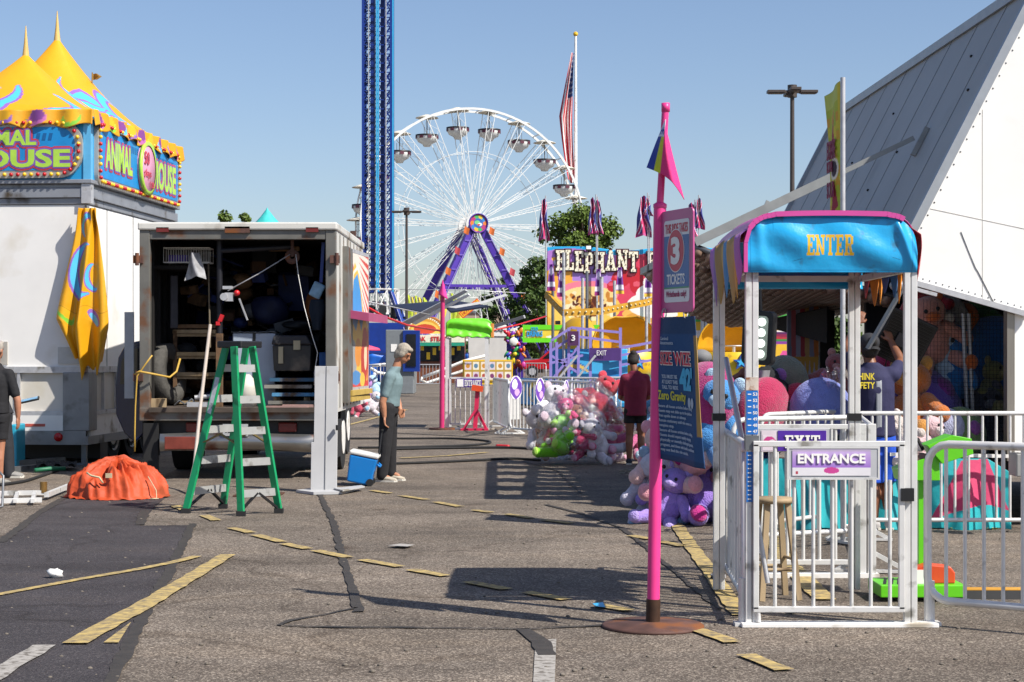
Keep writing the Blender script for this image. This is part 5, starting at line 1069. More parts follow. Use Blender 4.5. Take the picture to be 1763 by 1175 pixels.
    for i, (x, y, w2, h2, dd, col, lb, rz) in enumerate(((465, 535, .5, .4, 1.6, '#0f183e', 'dark blue bundle piled behind the cabinet', .3), (505, 505, .45, .5, 1.9, '#14224f', 'blue folded seat leaning behind the toolbox', -.2), (543, 528, .24, .42, 1.2, '#7c4518', 'orange brown bin against the right wall of the truck', 0), (455, 440, .35, .5, 2.5, '#2c2f35', 'grey box high at the back of the truck', .1), (520, 560, .5, .12, 1.2, '#14181c', 'dark net heaped over the toolbox', 0), (490, 428, .4, .06, .8, '#6a5032', 'brown boards laid across the roof rack', .2), (300, 520, .1, .7, .8, '#3a3a40', 'grey panel leaning behind the tyre', .3), (253, 585, .07, .45, .4, '#2b5f96', 'narrow blue rolled sheet in the left corner', 0), (556, 640, .1, .5, .3, '#1d4f8c', 'blue boards standing by the right post', 0))):
        q = at(x, y, dd); b = B()
        if i in (0, 4, 2): b.grid(lambda u, v: V(w2 / 2 * math.cos(u * 2 * PI) * math.sin(PI * v) ** .5, w2 / 2 * math.sin(u * 2 * PI) * math.sin(PI * v) ** .5, -h2 / 2 * math.cos(PI * v)) * (1 + .12 * math.sin(u * 19 + v * 7) * math.sin(PI * v)), 28, 12)
        else: b.bx(-w2 / 2, w2 / 2, 0, .25, -h2 / 2, h2 / 2)
        put('bundle' if i in (0, 4) else ['', 'folded_seat', 'orange_bin', 'grey_box', '', 'roof_boards', 'metal_sheet', 'rolled_sheet', 'standing_boards'][i], b, mat('gear_%s' % 'abcdefghi'[i], col, .7, 0, .35, 6, bump=.3, bscale=14), lb, 'gear', q, rz, .012)
    q = at(546, 500, .3); t2 = thing('blue_pouch', 'blue and white pouch hanging by a strap on the right wall', 'pouch', q); b = B(); b.box(V(0, 0, 0), (.16, .05, .2), ry=.45); b.build('pouch', mat('pouch_blue', '#7fa6c0', .4, 0, .3, 14), t2, bevel=.02); b = B(); b.bar(V(.05, 0, .1), V(.08, 0, .62), .04, .01); b.build('strap', BLUEP, t2)
    b = B(); b.grid(lambda u, v: V(.0 + .16 * (u - .5) * (1 + .3 * math.sin(5 * v)), .02 * math.sin(7 * u), -.12 - .4 * v), 8, 10); b.build('hanging_cloth', mat('dark_navy_cloth', '#14202e', .9), t2, solid=.01)
    q = floorat(270, .2); b = B(); b.bx(-.12, .12, -.1, .12, 0, .11); put('timber_offcut', b, WOOD, 'squat block of timber on the truck floor at the left', 'block', q, .15)
    q = at(250, 655, .05); q.z = fl; b = B(); b.bar(V(-.0, 0, 0), V(0, 0, 1.02), .05, .02); put('pale_lath', b, mat('pale_lath_wood', '#b8a27c', .7), 'pale upright lath against the left truck post', 'lath', q)
    q = floorat(300, .35); b = B(); b.tube([V(-.0, 0, .02), V(.06, .05, .08), V(.14, 0, .03), V(.22, .04, .1), V(.3, 0, .02), V(.36, .06, .06)], .012, 5); put('chain_heap', b, STEEL, 'small heap of chain on the truck floor by the rack', 'chain', q)
    q = floorat(335, .3); b = B(); b.cyl(V(0, 0, .12), V(.22, .05, .14), .03); b.cyl(V(.06, 0, .12), V(.1, 0, .2), .03); b.bx(-.1, .22, 0, .2, 0, .06); put('pump_fitting', b, GALV, 'chrome pump fitting lying under the timber rack', 'fitting', q)
    q = floorat(498, .02); b = B(); b.bx(-.3, .24, .0, .08, 0, .02); b.bx(-.1, .3, .09, .14, 0, .035); put('red_edged_lath', b, mat('lath_reddish', '#a08078', .7, 0, .3), 'thin reddish lath lying along the truck sill', 'lath', q)
    q = at(330, 500, .5); b = B(); b.cyl(V(.22, 0, .35), V(.24, 0, -.75), .012); put('hanging_strap', b, mat('strap_tan', '#6d6250', .8), 'tan strap hanging left of the winch post', 'strap', q)
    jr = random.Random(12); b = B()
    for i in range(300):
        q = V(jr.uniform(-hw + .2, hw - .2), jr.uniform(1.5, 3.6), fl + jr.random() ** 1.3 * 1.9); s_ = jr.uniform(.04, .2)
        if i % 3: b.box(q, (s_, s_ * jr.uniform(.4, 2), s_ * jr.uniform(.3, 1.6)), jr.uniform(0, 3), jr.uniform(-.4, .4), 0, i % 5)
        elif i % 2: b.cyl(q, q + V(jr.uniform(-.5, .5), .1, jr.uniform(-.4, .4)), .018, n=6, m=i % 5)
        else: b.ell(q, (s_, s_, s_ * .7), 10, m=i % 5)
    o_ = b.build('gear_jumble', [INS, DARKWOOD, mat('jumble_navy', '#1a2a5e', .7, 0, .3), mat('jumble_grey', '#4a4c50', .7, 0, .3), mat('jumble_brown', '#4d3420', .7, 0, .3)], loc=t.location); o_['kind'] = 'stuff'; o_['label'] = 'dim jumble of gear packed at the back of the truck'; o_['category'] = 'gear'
    # yellow hose around the left hinge
    b = B(); b.tube([px(x, y, Z - d) for x, y, d in ((232, 645, .12), (240, 640, .15), (262, 644, .1), (292, 650, -.1), (304, 640, -.2), (310, 618, -.3))], .014, 6); tag(b.build('yellow_hose', mat('hose_yellow', '#b8953e', .6, 0, .1)), 'yellow hose wrapped round the left truck hinge', 'hose')
    b = B(); b.tube([px(x, y, Z - .14) for x, y in ((262, 612), (250, 628), (236, 648), (233, 700), (232, 745), (232, 778))], .011, 6); tag(b.build('yellow_strap', mat('hose_yellow')), 'yellow strap hanging down from the left hinge to the tarp', 'strap')
    # things propped against the left of the truck
    q = px(224, 610, Z + .5); q.z = 0; b = B(); b.bx(-.07, .05, -.02, .02, 1.02, 2.15); tag(b.build('narrow_panel', mat('panel_pale_grey', '#a9adb0', .5), loc=q), 'narrow pale grey panel standing against the left truck side', 'panel')
    q = px(216, 610, Z + .9); q.z = 0; t2 = thing('vehicle_door', 'dark navy vehicle door leaning between trailer and truck', 'door', q)
    P = [(-.02, .55), (-.13, .8), (-.14, 1.2), (-.1, 1.55), (.0, 1.74), (.2, 1.78), (.26, 1.7), (.26, .55), (.12, .42)]; b = B(); b.prism(P, V(0, 0, 0), X3, Z3, V(0, .12, 0)); b.build('door_skin', mat('navy_car_paint', '#141d3e', .25, 0, .1, 3, coat=.5), t2, bevel=.02); b = B(); b.prism([(-.07, 1.2), (-.05, 1.5), (.04, 1.66), (.18, 1.68), (.18, 1.2)], V(0, -.01, 0), X3, Z3, V(0, .02, 0)); b.build('window', GLASS, t2)
    # roof clutter
    for x, y, c_, lb in ((518, 379, '#7a6a32', 'small tan box on top of the far stand above the truck roof'), (545, 377, '#b01f2c', 'small red box on the truck roof')):
        q = px(x, 383, Z + 1.2); b = B(); b.bx(-.06, .08, 0, .15, 0, .06); tag(b.build('roof_box', mat('roof_box_' + ('tan' if x < 530 else 'red'), c_, .5), loc=(q.x, q.y, top)), lb.replace('on top of the far stand above', 'sitting on') , 'box')
box_truck()
# ------------------------------------------------------------------ step ladder
def ladder():
    FG = mat('green_fibreglass', '#13935c', .4, 0, .1, 6, dirt=.06, dcol='#0d4a30', dscale=6)
    A0, A1 = gp(320, 884), gp(415, 889); B0, B1 = gp(384, 876), gp(480, 884); ctr = (A0 + A1 + B0 + B1) / 4
    t = thing('step_ladder', 'green fibreglass double step ladder standing behind the open truck', 'ladder', ctr)
    Zt = 17.7; T = lambda x, y, Z: px(x, y, Z) - ctr
    tops = dict(A=T(389, 597, A0.y + .12), B=T(403, 597, A1.y + .1), C=T(424, 597, B0.y - .12), D=T(434, 597, B1.y - .1))
    base = dict(A=A0 - ctr, B=A1 - ctr, C=B0 - ctr, D=B1 - ctr)
    for q in 'ACBD':
        b = B(); up = (base['B'] - base['A']); b.bar(base[q] + V(0, 0, .03), tops[q], .075, .032, up=up.cross(Z3)); r = b.build('side_rail', FG, t, bevel=.004)
        b = B(); b.box(base[q] + V(0, 0, .025), (.09, .07, .05)); b.build('rubber_foot', RUBBER, r)
    for lo, hi, ys in (('A', 'C', (840, 756, 688, 640 - 25)), ('B', 'D', (855, 770, 722, 632))):
        pass
    for a, c_ in (('A', 'C'), ('B', 'D')):
        for i in range(5):
            f = .13 + .185 * i; p, q = base[a].lerp(tops[a], f), base[c_].lerp(tops[c_], f)
            b = B(); b.bar(p, q, .075, .025, up=Z3 * 0 + (base['B'] - base['A']).normalized()); b.build('step', mat('step_aluminium', '#b6b6b3', .4, .4, .12, 8, dirt=.15, dcol='#7f7c76', dscale=9), t)
    c0 = (tops['A'] + tops['B'] + tops['C'] + tops['D']) / 4
    d = (base['B'] - base['A']); an = math.atan2(d.y, d.x)
    b = B(); b.box(c0 + V(0, 0, .02), (.3, .36, .07), an - .0); tb = b.build('ladder_top', mat('black_plastic', '#1d1d20', .5, 0, .2, 8), t, bevel=.012)
    for p, q in (('A', 'B'), ('C', 'D')):
        u = base[p].lerp(tops[p], .42); v = base[q].lerp(tops[q], .42); m = (u + v) / 2 + V(0, 0, .1); b = B(); b.bar(u, m, .03, .012); b.bar(m, v, .03, .012); b.build('spreader', mat('spreader_brass', '#7c6a3a', .5, .4), t)
    for a, c_ in (('A', 'C'), ('B', 'D')):
        for e in (a, c_):
            o_ = c_ if e == a else a
            p = base[e].lerp(tops[e], .03); q = base[a].lerp(base[c_], .5) * 1.0 + V(0, 0, .24) if 0 else base[e].lerp(base[o_], .45) + (tops[e] - base[e]) * .13; b = B(); b.bar(p, q, .03, .02); b.build('brace', BLACK, t)
    for f, cc, w2 in ((.72, '#b9bcc0', .16), (.60, '#b9bcc0', .1), (.28, '#d8b52a', .12), (.08, '#c9ccd0', .1)):
        p = base['A'].lerp(tops['A'], f); dd = (tops['A'] - base['A']).normalized(); b = B(); b.bar(p - dd * w2 - V(0, .0, 0), p + dd * w2, .05, .036, up=(base['B'] - base['A']).cross(Z3)); b.build('sticker', mat('sticker_yellow' if cc == '#d8b52a' else 'sticker_grey', cc, .5, 0, .2, 30), t)
ladder()
def yard_bits():
    # pole with red tip standing behind ladder
    b = B(); p, q = gp(352, 838), px(352, 610, 20.5); b.tube([px(323, 850, 19.9), px(335, 800, 20.4), px(345, 700, 21.2), px(362, 560, 22.0)], .022, 8); tag(b.build('white_pipe', mat('dirty_white_pipe', '#b3a79c', .5, 0, .15)), 'white pipe leaning into the truck behind the ladder', 'pipe')
    # white stepped board
    Z = 20.1; k = Z / F; o = px(557, 610, Z); o.z = 0; W_ = mat('board_grey_white', '#b2b2b2', .55, 0, .08, 3, dirt=.15, dcol='#8a8478')
    t = thing('tall_board', 'tall pale grey stepped board leaning at the right rear of the truck', 'board', o)
    z1 = CH + (HZ - 631) * k; P = [(-.15, .02), (.15, .02), (.15, z1), (-.12, z1), (-.12, .58), (-.15, .58)]; b = B(); b.prism([(a, z) for a, z in P], V(0, 0, 0), X3, V(0, .12, 1), V(0, .05, 0)); b.build('board', W_, t, bevel=.004)
    b = B(); b.bar(V(.015, -.003, .03), V(.015, -.003 + .12 * z1, z1), .006); b.build('joint', STEEL, t); b = B(); b.bx(.14, .16, .0, .06, .72, .78); b.build('hook', BLACK, t)
    b = B(); P = [gp(x, y, .02) for x, y in ((510, 849), (560, 843), (612, 846), (590, 852), (540, 853))]; b.add(P, [tuple(range(5))]); tag(b.build('flat_board', W_, solid=.03), 'thin grey board flat on the ground under the tall stepped board', 'board')
    b = B(); P = [gp(x, y, .05) for x, y in ((575, 849), (622, 844), (628, 846), (590, 853))]; b.add(P, [tuple(range(4))]); tag(b.build('flat_board', W_, solid=.015), 'smaller grey offcut lying across the flat board', 'board')
    # drain grate
    b = B(); p = gp(440, 853); b.bx(-.22, .3, -.25, .25, .0, .012); b2 = tag(b.build('drain_grate', mat('rust_grate', '#5a3a2c', .8, .2, .3, 20), loc=p + V(0, 0, .004)), 'rusty drain grate flush in the asphalt under the ladder', 'grate')
    b = B()
    for i in range(9):
        for j in range(5): b.bx(-.2 + i * .053, -.17 + i * .053, -.22 + j * .09, -.17 + j * .09, .0122, .0135)
    b.build('grate_holes', BLACK, b2)
    # orange tarpaulin heap
    from mathutils import noise as NS
    p = gp(203, 856); c = B()
    def heap(u, v):
        a = 2 * PI * u; ca, sa = math.cos(a), math.sin(a); rr_ = 1 + .10 * NS.noise(V(ca * 1.4, sa * 1.4, 3)) + .05 * NS.noise(V(ca * 4, sa * 4, 8))
        x, y = .60 * v * rr_ * ca, .50 * v * rr_ * sa; h = .44 * (1 - v ** 3) ** .75
        q = V(x * 3.2 + 2 * h, y * 3.2, h * 2.2); e = (1 - v ** 6)
        w2_ = V(ca * 2.6 + h, sa * 2.6 - h, v * 1.1); rid = (.5 - abs(NS.noise(w2_ * 1.3)) * 1.6) * .16 + (.5 - abs(NS.noise(q * .9 + V(5, 1, 2)))) * .10 + (.5 - abs(NS.noise(w2_ * 3.1))) * .035 + NS.noise(q * 5) * .008
        h = h * (.86 + .22 * NS.noise(V(ca + 4, sa, v * 1.5))) + (rid - .08) * e * min(1, .35 + h * 2)
        k_ = 1 + (rid - .08) * .9
        return V(x * k_, y * k_, max(.006 + .02 * abs(NS.noise(V(ca * 9, sa * 9, 1))) * (v > .93), h if v < .92 else h * .4))
    c.grid(heap, 200, 60)
    tp = tag(c.build('orange_tarp', mat('orange_vinyl', '#b8451c', .65, 0, .14, 3, bump=.7, bscale=9, dirt=.08, dcol='#8a3a18'), loc=p), 'crumpled orange tarpaulin heaped on the asphalt by the truck', 'tarpaulin')
    b = B(); b.tube([V(-.25, -.4, .3), V(-.2, -.43, .27), V(-.1, -.45, .25), V(-.06, -.46, .19)], .012, 6); b.box(V(-.0, -.44, .27), (.07, .02, .05)); b.build('tie', mat('tie_tan', '#b8a888', .7), tp)
    b = B(); b.tube([V(.4, -.3, .25), V(.5, -.35, .1), V(.52, -.42, .02), V(.45, -.45, .015), V(.55, -.46, .02)], .006, 5); b.build('cord', mat('tie_tan'), tp)
    # aluminium frames on the ground at the left
    for (a, c_, z, label) in (((-40, 812), (110, 800), .06, 'long grey aluminium beam on the ground by the trailer'), ((-40, 820), (108, 806), .03, 'second grey beam lying against the long beam by the trailer')):
        b = B(); b.bar(gp(*a, z), gp(*c_, z), .06, .1); tag(b.build('ground_beam', STEEL), label, 'beam')
    t = thing('ladder_frame', 'pale aluminium frame with a brass valve lying left of the orange tarp', 'frame', gp(30, 862)); o = gp(30, 862)
    b = B(); b.bar(gp(-40, 858, .05) - o, gp(78, 856, .05) - o, .05); b.bar(gp(-40, 872, .05) - o, gp(72, 869, .05) - o, .05)
    for x in (0, 30, 60): b.bar(gp(x, 857, .05) - o, gp(x - 4, 871, .05) - o, .04)
    b.build('rails', ALU, t); b = B(); b.bar(gp(80, 862, .06) - o, gp(118, 846, .06) - o, .05); b.build('arm', ALU, t); b = B(); b.cyl(gp(75, 856, .05) - o, gp(75, 856, .17) - o, .04); b.build('valve', mat('brass', '#8a6a3a', .4, .6), t)
    p = gp(28, 806); t = thing('turquoise_board', 'turquoise board standing on edge beside the person in black', 'board', p); b = B(); b.bx(-.02, .06, -.2, .25, 0.02, .62); b.build('board', mat('turquoise_paint', '#2b9cb8', .4, 0, .1), t, bevel=.02); b = B(); b.bar(V(-.06, 0, 0), V(-.05, 0, .6), .03); b.build('edge_strip', mat('olive_strip', '#8a9a4a', .5), t)
    b = B(); b.tube([gp(-20, 878, .02), gp(4, 876, .02), px(6, 820, 18.2), px(-2, 812, 18.2), px(-14, 815, 18.3)], .014, 8); tag(b.build('chair_leg_frame', STEEL), 'bent steel chair leg at the lower left edge', 'chair')
    b = B(); b.tube([gp(60, 818, .06), gp(90, 816, .07), gp(112, 815, .06)], .03, 8); tag(b.build('green_hose', mat('hose_green', '#1f6a4a', .5)), 'short green hose lying on the ground beam', 'hose')
    b = B(); b.grid(lambda u, v: gp(62 + 70 * u, 812 - 6 * v, .05) + V(0, 0, .06 * math.sin(u * 9 + v * 5) ** 2), 16, 5); tag(b.build('dark_bag', BLKCLOTH), 'flat dark bag lying under the trailer skirt', 'bag')
yard_bits()
# ------------------------------------------------------------------ prize trailer on the right
def prize_trailer():
    Z = 16.0; k = Z / F
    t = thing('prize_trailer', 'white prize trailer with a raised grey awning roof and open plush display', 'trailer', (4.2, Z, 0))
    o = V(4.2, Z, 0); W3 = lambda x, y, z=Z: px(x, y, z) - o
    GR = mat('awning_grey_metal', '#a4a5a3', .6, 0, .06, 1.5, dirt=.02, dcol='#85888c', dscale=1.2, edge=.3); GW = mat('gable_white', '#edebe7', .45, 0, .06, 1.2, dirt=.13, dcol='#c4bfb2', dscale=.9, edge=.3)
    a, b_ = W3(1573, 400), W3(1770, 15); e = (b_ - a).normalized(); a2 = a; top = a + e * 2.62     # near edge of the slope
    far = V(-(1573 - 825) * 0, 0, 0)
    dirv = V((825 - CX) / F, 1, 0).normalized()
    Lg = 9.2; n = e.cross(dirv).normalized(); n = n if n.z > 0 else -n
    b = B()
    P = [a, top, top + dirv * Lg, a + dirv * Lg]; b.add(P + [p - n * .1 for p in P], [(0, 1, 2, 3), (7, 6, 5, 4), (0, 4, 5, 1), (1, 5, 6, 2), (2, 6, 7, 3), (3, 7, 4, 0)])
    sl_ = b.build('awning_slope', GR, t)
    b = B()
    for i in range(1, 9): p = dirv * (Lg * i / 9 * .98) + n * .004; b.bar(a + p, top + p, .008, .004)
    b.build('slope_seams', mat('seam_grey', '#7d8286', .6), sl_)
    b = B(); b.bar(a - dirv * .0 + n * .02, top - dirv * .0 + n * .02, .1, .08); b.bar(top + n * .01, top + dirv * Lg + n * .01, .1); b.bar(a + dirv * Lg, top + dirv * Lg, .1); b.build('slope_edge', mat('edge_blue_grey', '#9ba0a6', .45, .3, .1), sl_)
    b = B()
    for u, v in ((.8, 1.6), (1.5, 2.1), (2.9, 1.2), (4.4, 1.9), (3.5, .8), (5.6, 1.4)): p = a + dirv * u + e * v + n * .006; b.ell(p, (.015, .03, .015), 8)
    b.build('rivet_marks', BLACK, sl_)
    # white gable
    g = [W3(1574, 402), W3(1577, 486), W3(1768, 541), W3(2050, 620), W3(2050, -38), W3(1797, -38)]
    b = B(); b.add([p - V(0, .03, 0) for p in g] + [p + V(0, .05, 0) for p in g], [(0, 1, 2, 3, 4, 5), tuple(range(6, 12))[::-1]] + [(i, i + 6, (i + 1) % 6 + 6, (i + 1) % 6) for i in range(6)]); gb = b.build('gable_panel', GW, t)
    b = B(); b.tube([W3(1653, 400) - V(0, .034, 0), W3(1678, 462) - V(0, .034, 0), W3(1682, 468) - V(0, .034, 0), W3(1712, 527) - V(0, .034, 0)], .004, 5); b.build('gable_crack', STEEL, gb)
    for p_, q_ in (((1690, 190), (1690, 517)), ((1600, 360), (1764, 395))): b = B(); b.bar(W3(*p_) - V(0, .031, 0), W3(*q_) - V(0, .031, 0), .005, .002); b.build('gable_seam', mat('seam_pale', '#b4b1aa', .6), gb)
    b = B()
    for i in range(16): b.ell(W3(1588 + 11.2 * i, 481 + 3.2 * i) - V(0, .032, 0), (.008, .004, .008), 6); b.ell(W3(1585 + 11.2 * i, 393 - 21.8 * i) - V(0, .032, 0), (.008, .004, .008), 6)
    b.build('rivet_marks', STEEL, gb)
    b = B(); b.bar(W3(1572, 488) - V(0, .06, 0), W3(1770, 543) - V(0, .06, 0), .05); b.build('gable_lower_edge', GALV, gb)
    # end post and white wall
    b = B(); b.bx(W3(1733, 0).x, W3(1746, 0).x, -.02, .1, .62, W3(0, 536).z); b.build('steel_corner', mat('brushed_steel', '#9b948a', .35, .7, .2, 6, stretch=(1, 1, .1)), t)
    b = B(); b.bx(W3(1746, 0).x, 3.4, 0, .1, .62, W3(0, 530).z); b.build('end_wall', GW, t)
    # body: floor, back wall, roof inside
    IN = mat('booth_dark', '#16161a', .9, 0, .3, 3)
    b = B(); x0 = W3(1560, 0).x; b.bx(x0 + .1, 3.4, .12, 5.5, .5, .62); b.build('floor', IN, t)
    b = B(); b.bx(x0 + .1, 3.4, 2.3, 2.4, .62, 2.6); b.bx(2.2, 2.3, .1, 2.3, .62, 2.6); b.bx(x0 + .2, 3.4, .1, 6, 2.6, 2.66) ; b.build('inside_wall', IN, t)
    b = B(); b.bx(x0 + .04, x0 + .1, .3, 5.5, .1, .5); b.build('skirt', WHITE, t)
    # steel post and left mirrored end
    b = B(); p = px(1412, 545, 21) - o; q = px(1437, 545, 21) - o; b.bx(p.x, q.x, 21 - Z, 21.3 - Z, .3, 2.25); b.build('dark_column', mat('dark_column_paint', '#1e1a18', .4, .2, .3), t)
    b = B(); b.bx(p.x - .04, p.x - .005, 21 - Z, 21.05 - Z, .3, 2.15); b.build('bright_trim', GALV, t)
    # graphic side panel with dripping flames
    p = px(1355, 540, 21) - o; q = px(1409, 540, 21) - o; w_ = q.x - p.x; c = Canvas(w_, 1.5, 60, 160, '#a8a4b8')
    rr = random.Random(3)
    for i in range(7): x = w_ * (i + .5) / 7; c.poly([(x - .035, 1.5), (x + .035, 1.5), (x + .03, .9), (x, .55 + .1 * (i % 2)), (x - .03, .9)], ['#6f7286', '#a04a52', '#8f8ba0', '#9a2f3c', '#b08a5a', '#7d7a90', '#b0662f'][i]); c.poly([(x - .03, .85), (x + .03, .85), (x, .5)], '#b98a3a')
    c.rect(0, .0, w_, .3, '#6a74b4').poly([(0, .3), (w_, .3), (w_, .45), (0, .42)], '#8f9ac0')
    c.lay(lambda u, v: V(p.x + u, 21.0 - Z, .72 + v)).build('flame_panel', PAINT, t, solid=.04)
    # supports hanging the door
    b = B(); b.bar(W3(1556, 493, 15.2), W3(1494, 600, 15.4), .045, .03); b.ell(W3(1545, 492, 15.2), (.07, .05, .05)); b.build('gas_strut', mat('strut_grey', '#8b9096', .4, .5), t)
    b = B(); b.bar(W3(1552, 492, 15.3), W3(1612, 508, 15.3), .06, .03); b.build('hinge_rail', GALV, t)
    # net frame posts
    for x in (1658, 1668): b = B(); b.cyl(W3(x, 540, 16.8), W3(x + 8, 740, 16.8), .02, n=8); b.build('net_post', GALV, t)
    b = B(); NZ = 16.75
    for i in range(26): x = 1590 + i * 6; b.bar(W3(x, 515 + .26 * (x - 1590), NZ), W3(x, 735, NZ), .003)
    for j in range(30): y = 540 + j * 7; b.bar(W3(1590, y, NZ), W3(1740, y, NZ), .003)
    b.build('net_mesh', mat('black_net', '#1a1a1c', .8), t)
    # wide awning of bulb caps, hinged at the trailer
    def aw(u, v): # u across (0 outer), v along
        p0, p1 = px(1195, 424, 17.8), px(1108, 468, 24.3); q0, q1 = px(1545, 512, 17.8), px(1398, 540, 24.3)
        A = p0.lerp(p1, v); Bq = q0.lerp(q1, v); r = A.lerp(Bq, u); r.z -= (.06 + .36 * v) * math.sin(PI * min(1, u * 1.25)) ** .8 if u < .8 else 0; return r - o
    CAP = mat('brown_bulb_cap', '#8d7464', .3, .1, .4, 20, dirt=.2, dcol='#8a7a6c', dscale=12); SLAT = mat('awning_slat', '#6d5d54', .5, .2, .3, 8)
    b = B(); cells = [(.0, .15, j / 5, (j + .45) / 5) for j in range(5)] + [(.17, .5, j / 9, (j + .62) / 9) for j in range(9)] + [(.5 + i * .1, .6 + i * .1, 0, 1) for i in range(5)]
    for u0, u1, v0, v1 in [(a + (c - a) * q / 4, a + (c - a) * (q + 1) / 4, d, e_) for a, c, d, e_ in cells for q in range(4)]:
        V4 = [aw(u0, v0), aw(u1, v0), aw(u1, v1), aw(u0, v1)]; up = V(0, 0, .03); b.add(V4 + [p + up for p in V4], [(0, 1, 2, 3), (7, 6, 5, 4), (0, 4, 5, 1), (1, 5, 6, 2), (2, 6, 7, 3), (3, 7, 4, 0)])
    sa = b.build('bulb_awning', SLAT, t)
    b = B()
    for i in range(30):
        for j in range(45):
            uu, vv = (i + .5) / 30, (j + .5 * (i % 2) + .25) / 45.6
            if not any(a <= uu <= c and d - .01 <= vv <= e_ + .01 for a, c, d, e_ in cells): continue
            p = aw(uu, vv); b.lathe([(.055, 0), (.07, -.05), (.05, -.095), (0, -.105)], 7, c=p)
    cp = b.build('bulb_caps', CAP, sa); cp['kind'] = 'stuff'
    b = B(); b.bar(aw(0, 0), aw(0, 1), .09); b.tube([aw(q / 8, 0) for q in range(9)], .03, 6); b.tube([aw(q / 8, 1) for q in range(9)], .04, 6); b.tube([aw(.16, q / 8) + V(0, 0, .04) for q in range(9)], .07, 6); b.build('awning_frame', STEEL, sa)
    b = B(); b.add([px(1298, 556, 22.5) - o, px(1425, 530, 20) - o, px(1425, 590, 20) - o, px(1380, 572, 22) - o], [(0, 1, 2, 3)]); b.build('awning_shade_sheet', BLKCLOTH, t, solid=.03)  # added black sheet standing in for the triangle of shade under the bulb awning
    # strut arm to the slope
    A, Bp = px(1196, 418, 17.8), None
    cc = px(1588, 246, 1); d = cc - V(0, 0, CH); a_w = a + o; s_ = (a_w - V(0, 0, CH)).dot(n) / d.dot(n); Bp = V(0, 0, CH) + d * s_
    mid = A.lerp(Bp, .62)
    b = B(); b.bar(A - o, mid - o + n * .06, .11, .09); b.bar(mid - o + n * .06, Bp - o + n * .1, .05)
    for f in (.3, .62): q = A.lerp(Bp, f) - o; b.bar(q + V(-.05, 0, -.12), q + V(.05, 0, .12), .035)
    b.bar(Bp - o - e * .16 + n * .03, Bp - o + e * .16 + n * .03, .05); b.build('support_arm', mat('weathered_arm', '#989a98', .5, .4, .15, 6), t)
    return aw, o
AW, PT = prize_trailer()
def yellow_banner():
    p = px(1447, 610, 14.72); p.z = 0; t = thing('feather_banner', 'narrow yellow and green snack banner on a pole behind the ENTER canopy', 'banner', p); k = 14.72 / F
    z1 = CH + (HZ - 140) * k; z0 = CH + (HZ - 420) * k; H = z1 - z0
    b = B(); b.cyl(V(.02, 0, 0), V(.02, 0, z1 + .03), .022); b.build('pole', GALV, t)
    c = Canvas(.62, H, 50, 120, '#b7c32e'); rr = random.Random(5)
    for i in range(90): x, y = rr.randint(0, 7) * .08, rr.uniform(0, H * .8); c.rect(x, y, x + .08, y + .08, rr.choice(['#d9c92e', '#d9a52a', '#a9bf2c', '#e2d24a']))
    c.rect(0, H * .9, .62, H, '#c5cf5a').rect(.55, 0, .62, H, '#d8c62a').poly([(.18, H * .6), (.35, H * .88), (.42, H * .62)], '#b01f3c').ell(.28, H * .66, .12, .1, '#b01f3c').ell(.36, H * .49, .13, .1, '#e6dfd0').ell(.36, H * .49, .09, .07, '#3a2a3a').poly([(.2, H * .2), (.36, H * .42), (.42, H * .25)], '#a3203c').ell(.4, H * .15, .1, .06, '#e6dfd0')
    ux = V(-.05, 1, 0).normalized()
    def fn(u, v): f = v / H; d = .62 - u; return V(.01, 0, 0) + ux * d * (.6 + .4 * f) + V(.02 * math.sin(9 * d + 4 * f), 0, z0 + v - .06 * d)
    c.lay(fn).build('banner_cloth', PAINTC, t, solid=.004)
    L = B()
    for s, f, w2, h2 in (('EXTREME', .54, .3, .16), ('SOUR', .3, .26, .14), ('BOMB', .46, .2, .1), ('TS', .13, .12, .1)):
        d = V(-.014, -.004, 0)
        L.text(s, V(.01, 0, z0 + f * H) + ux * .42 + d * 2, -ux, Z3, w2, h2, .004, .02)
    L.build('banner_lettering', mat('banner_maroon', '#8a1f4a', .6), t)
yellow_banner()
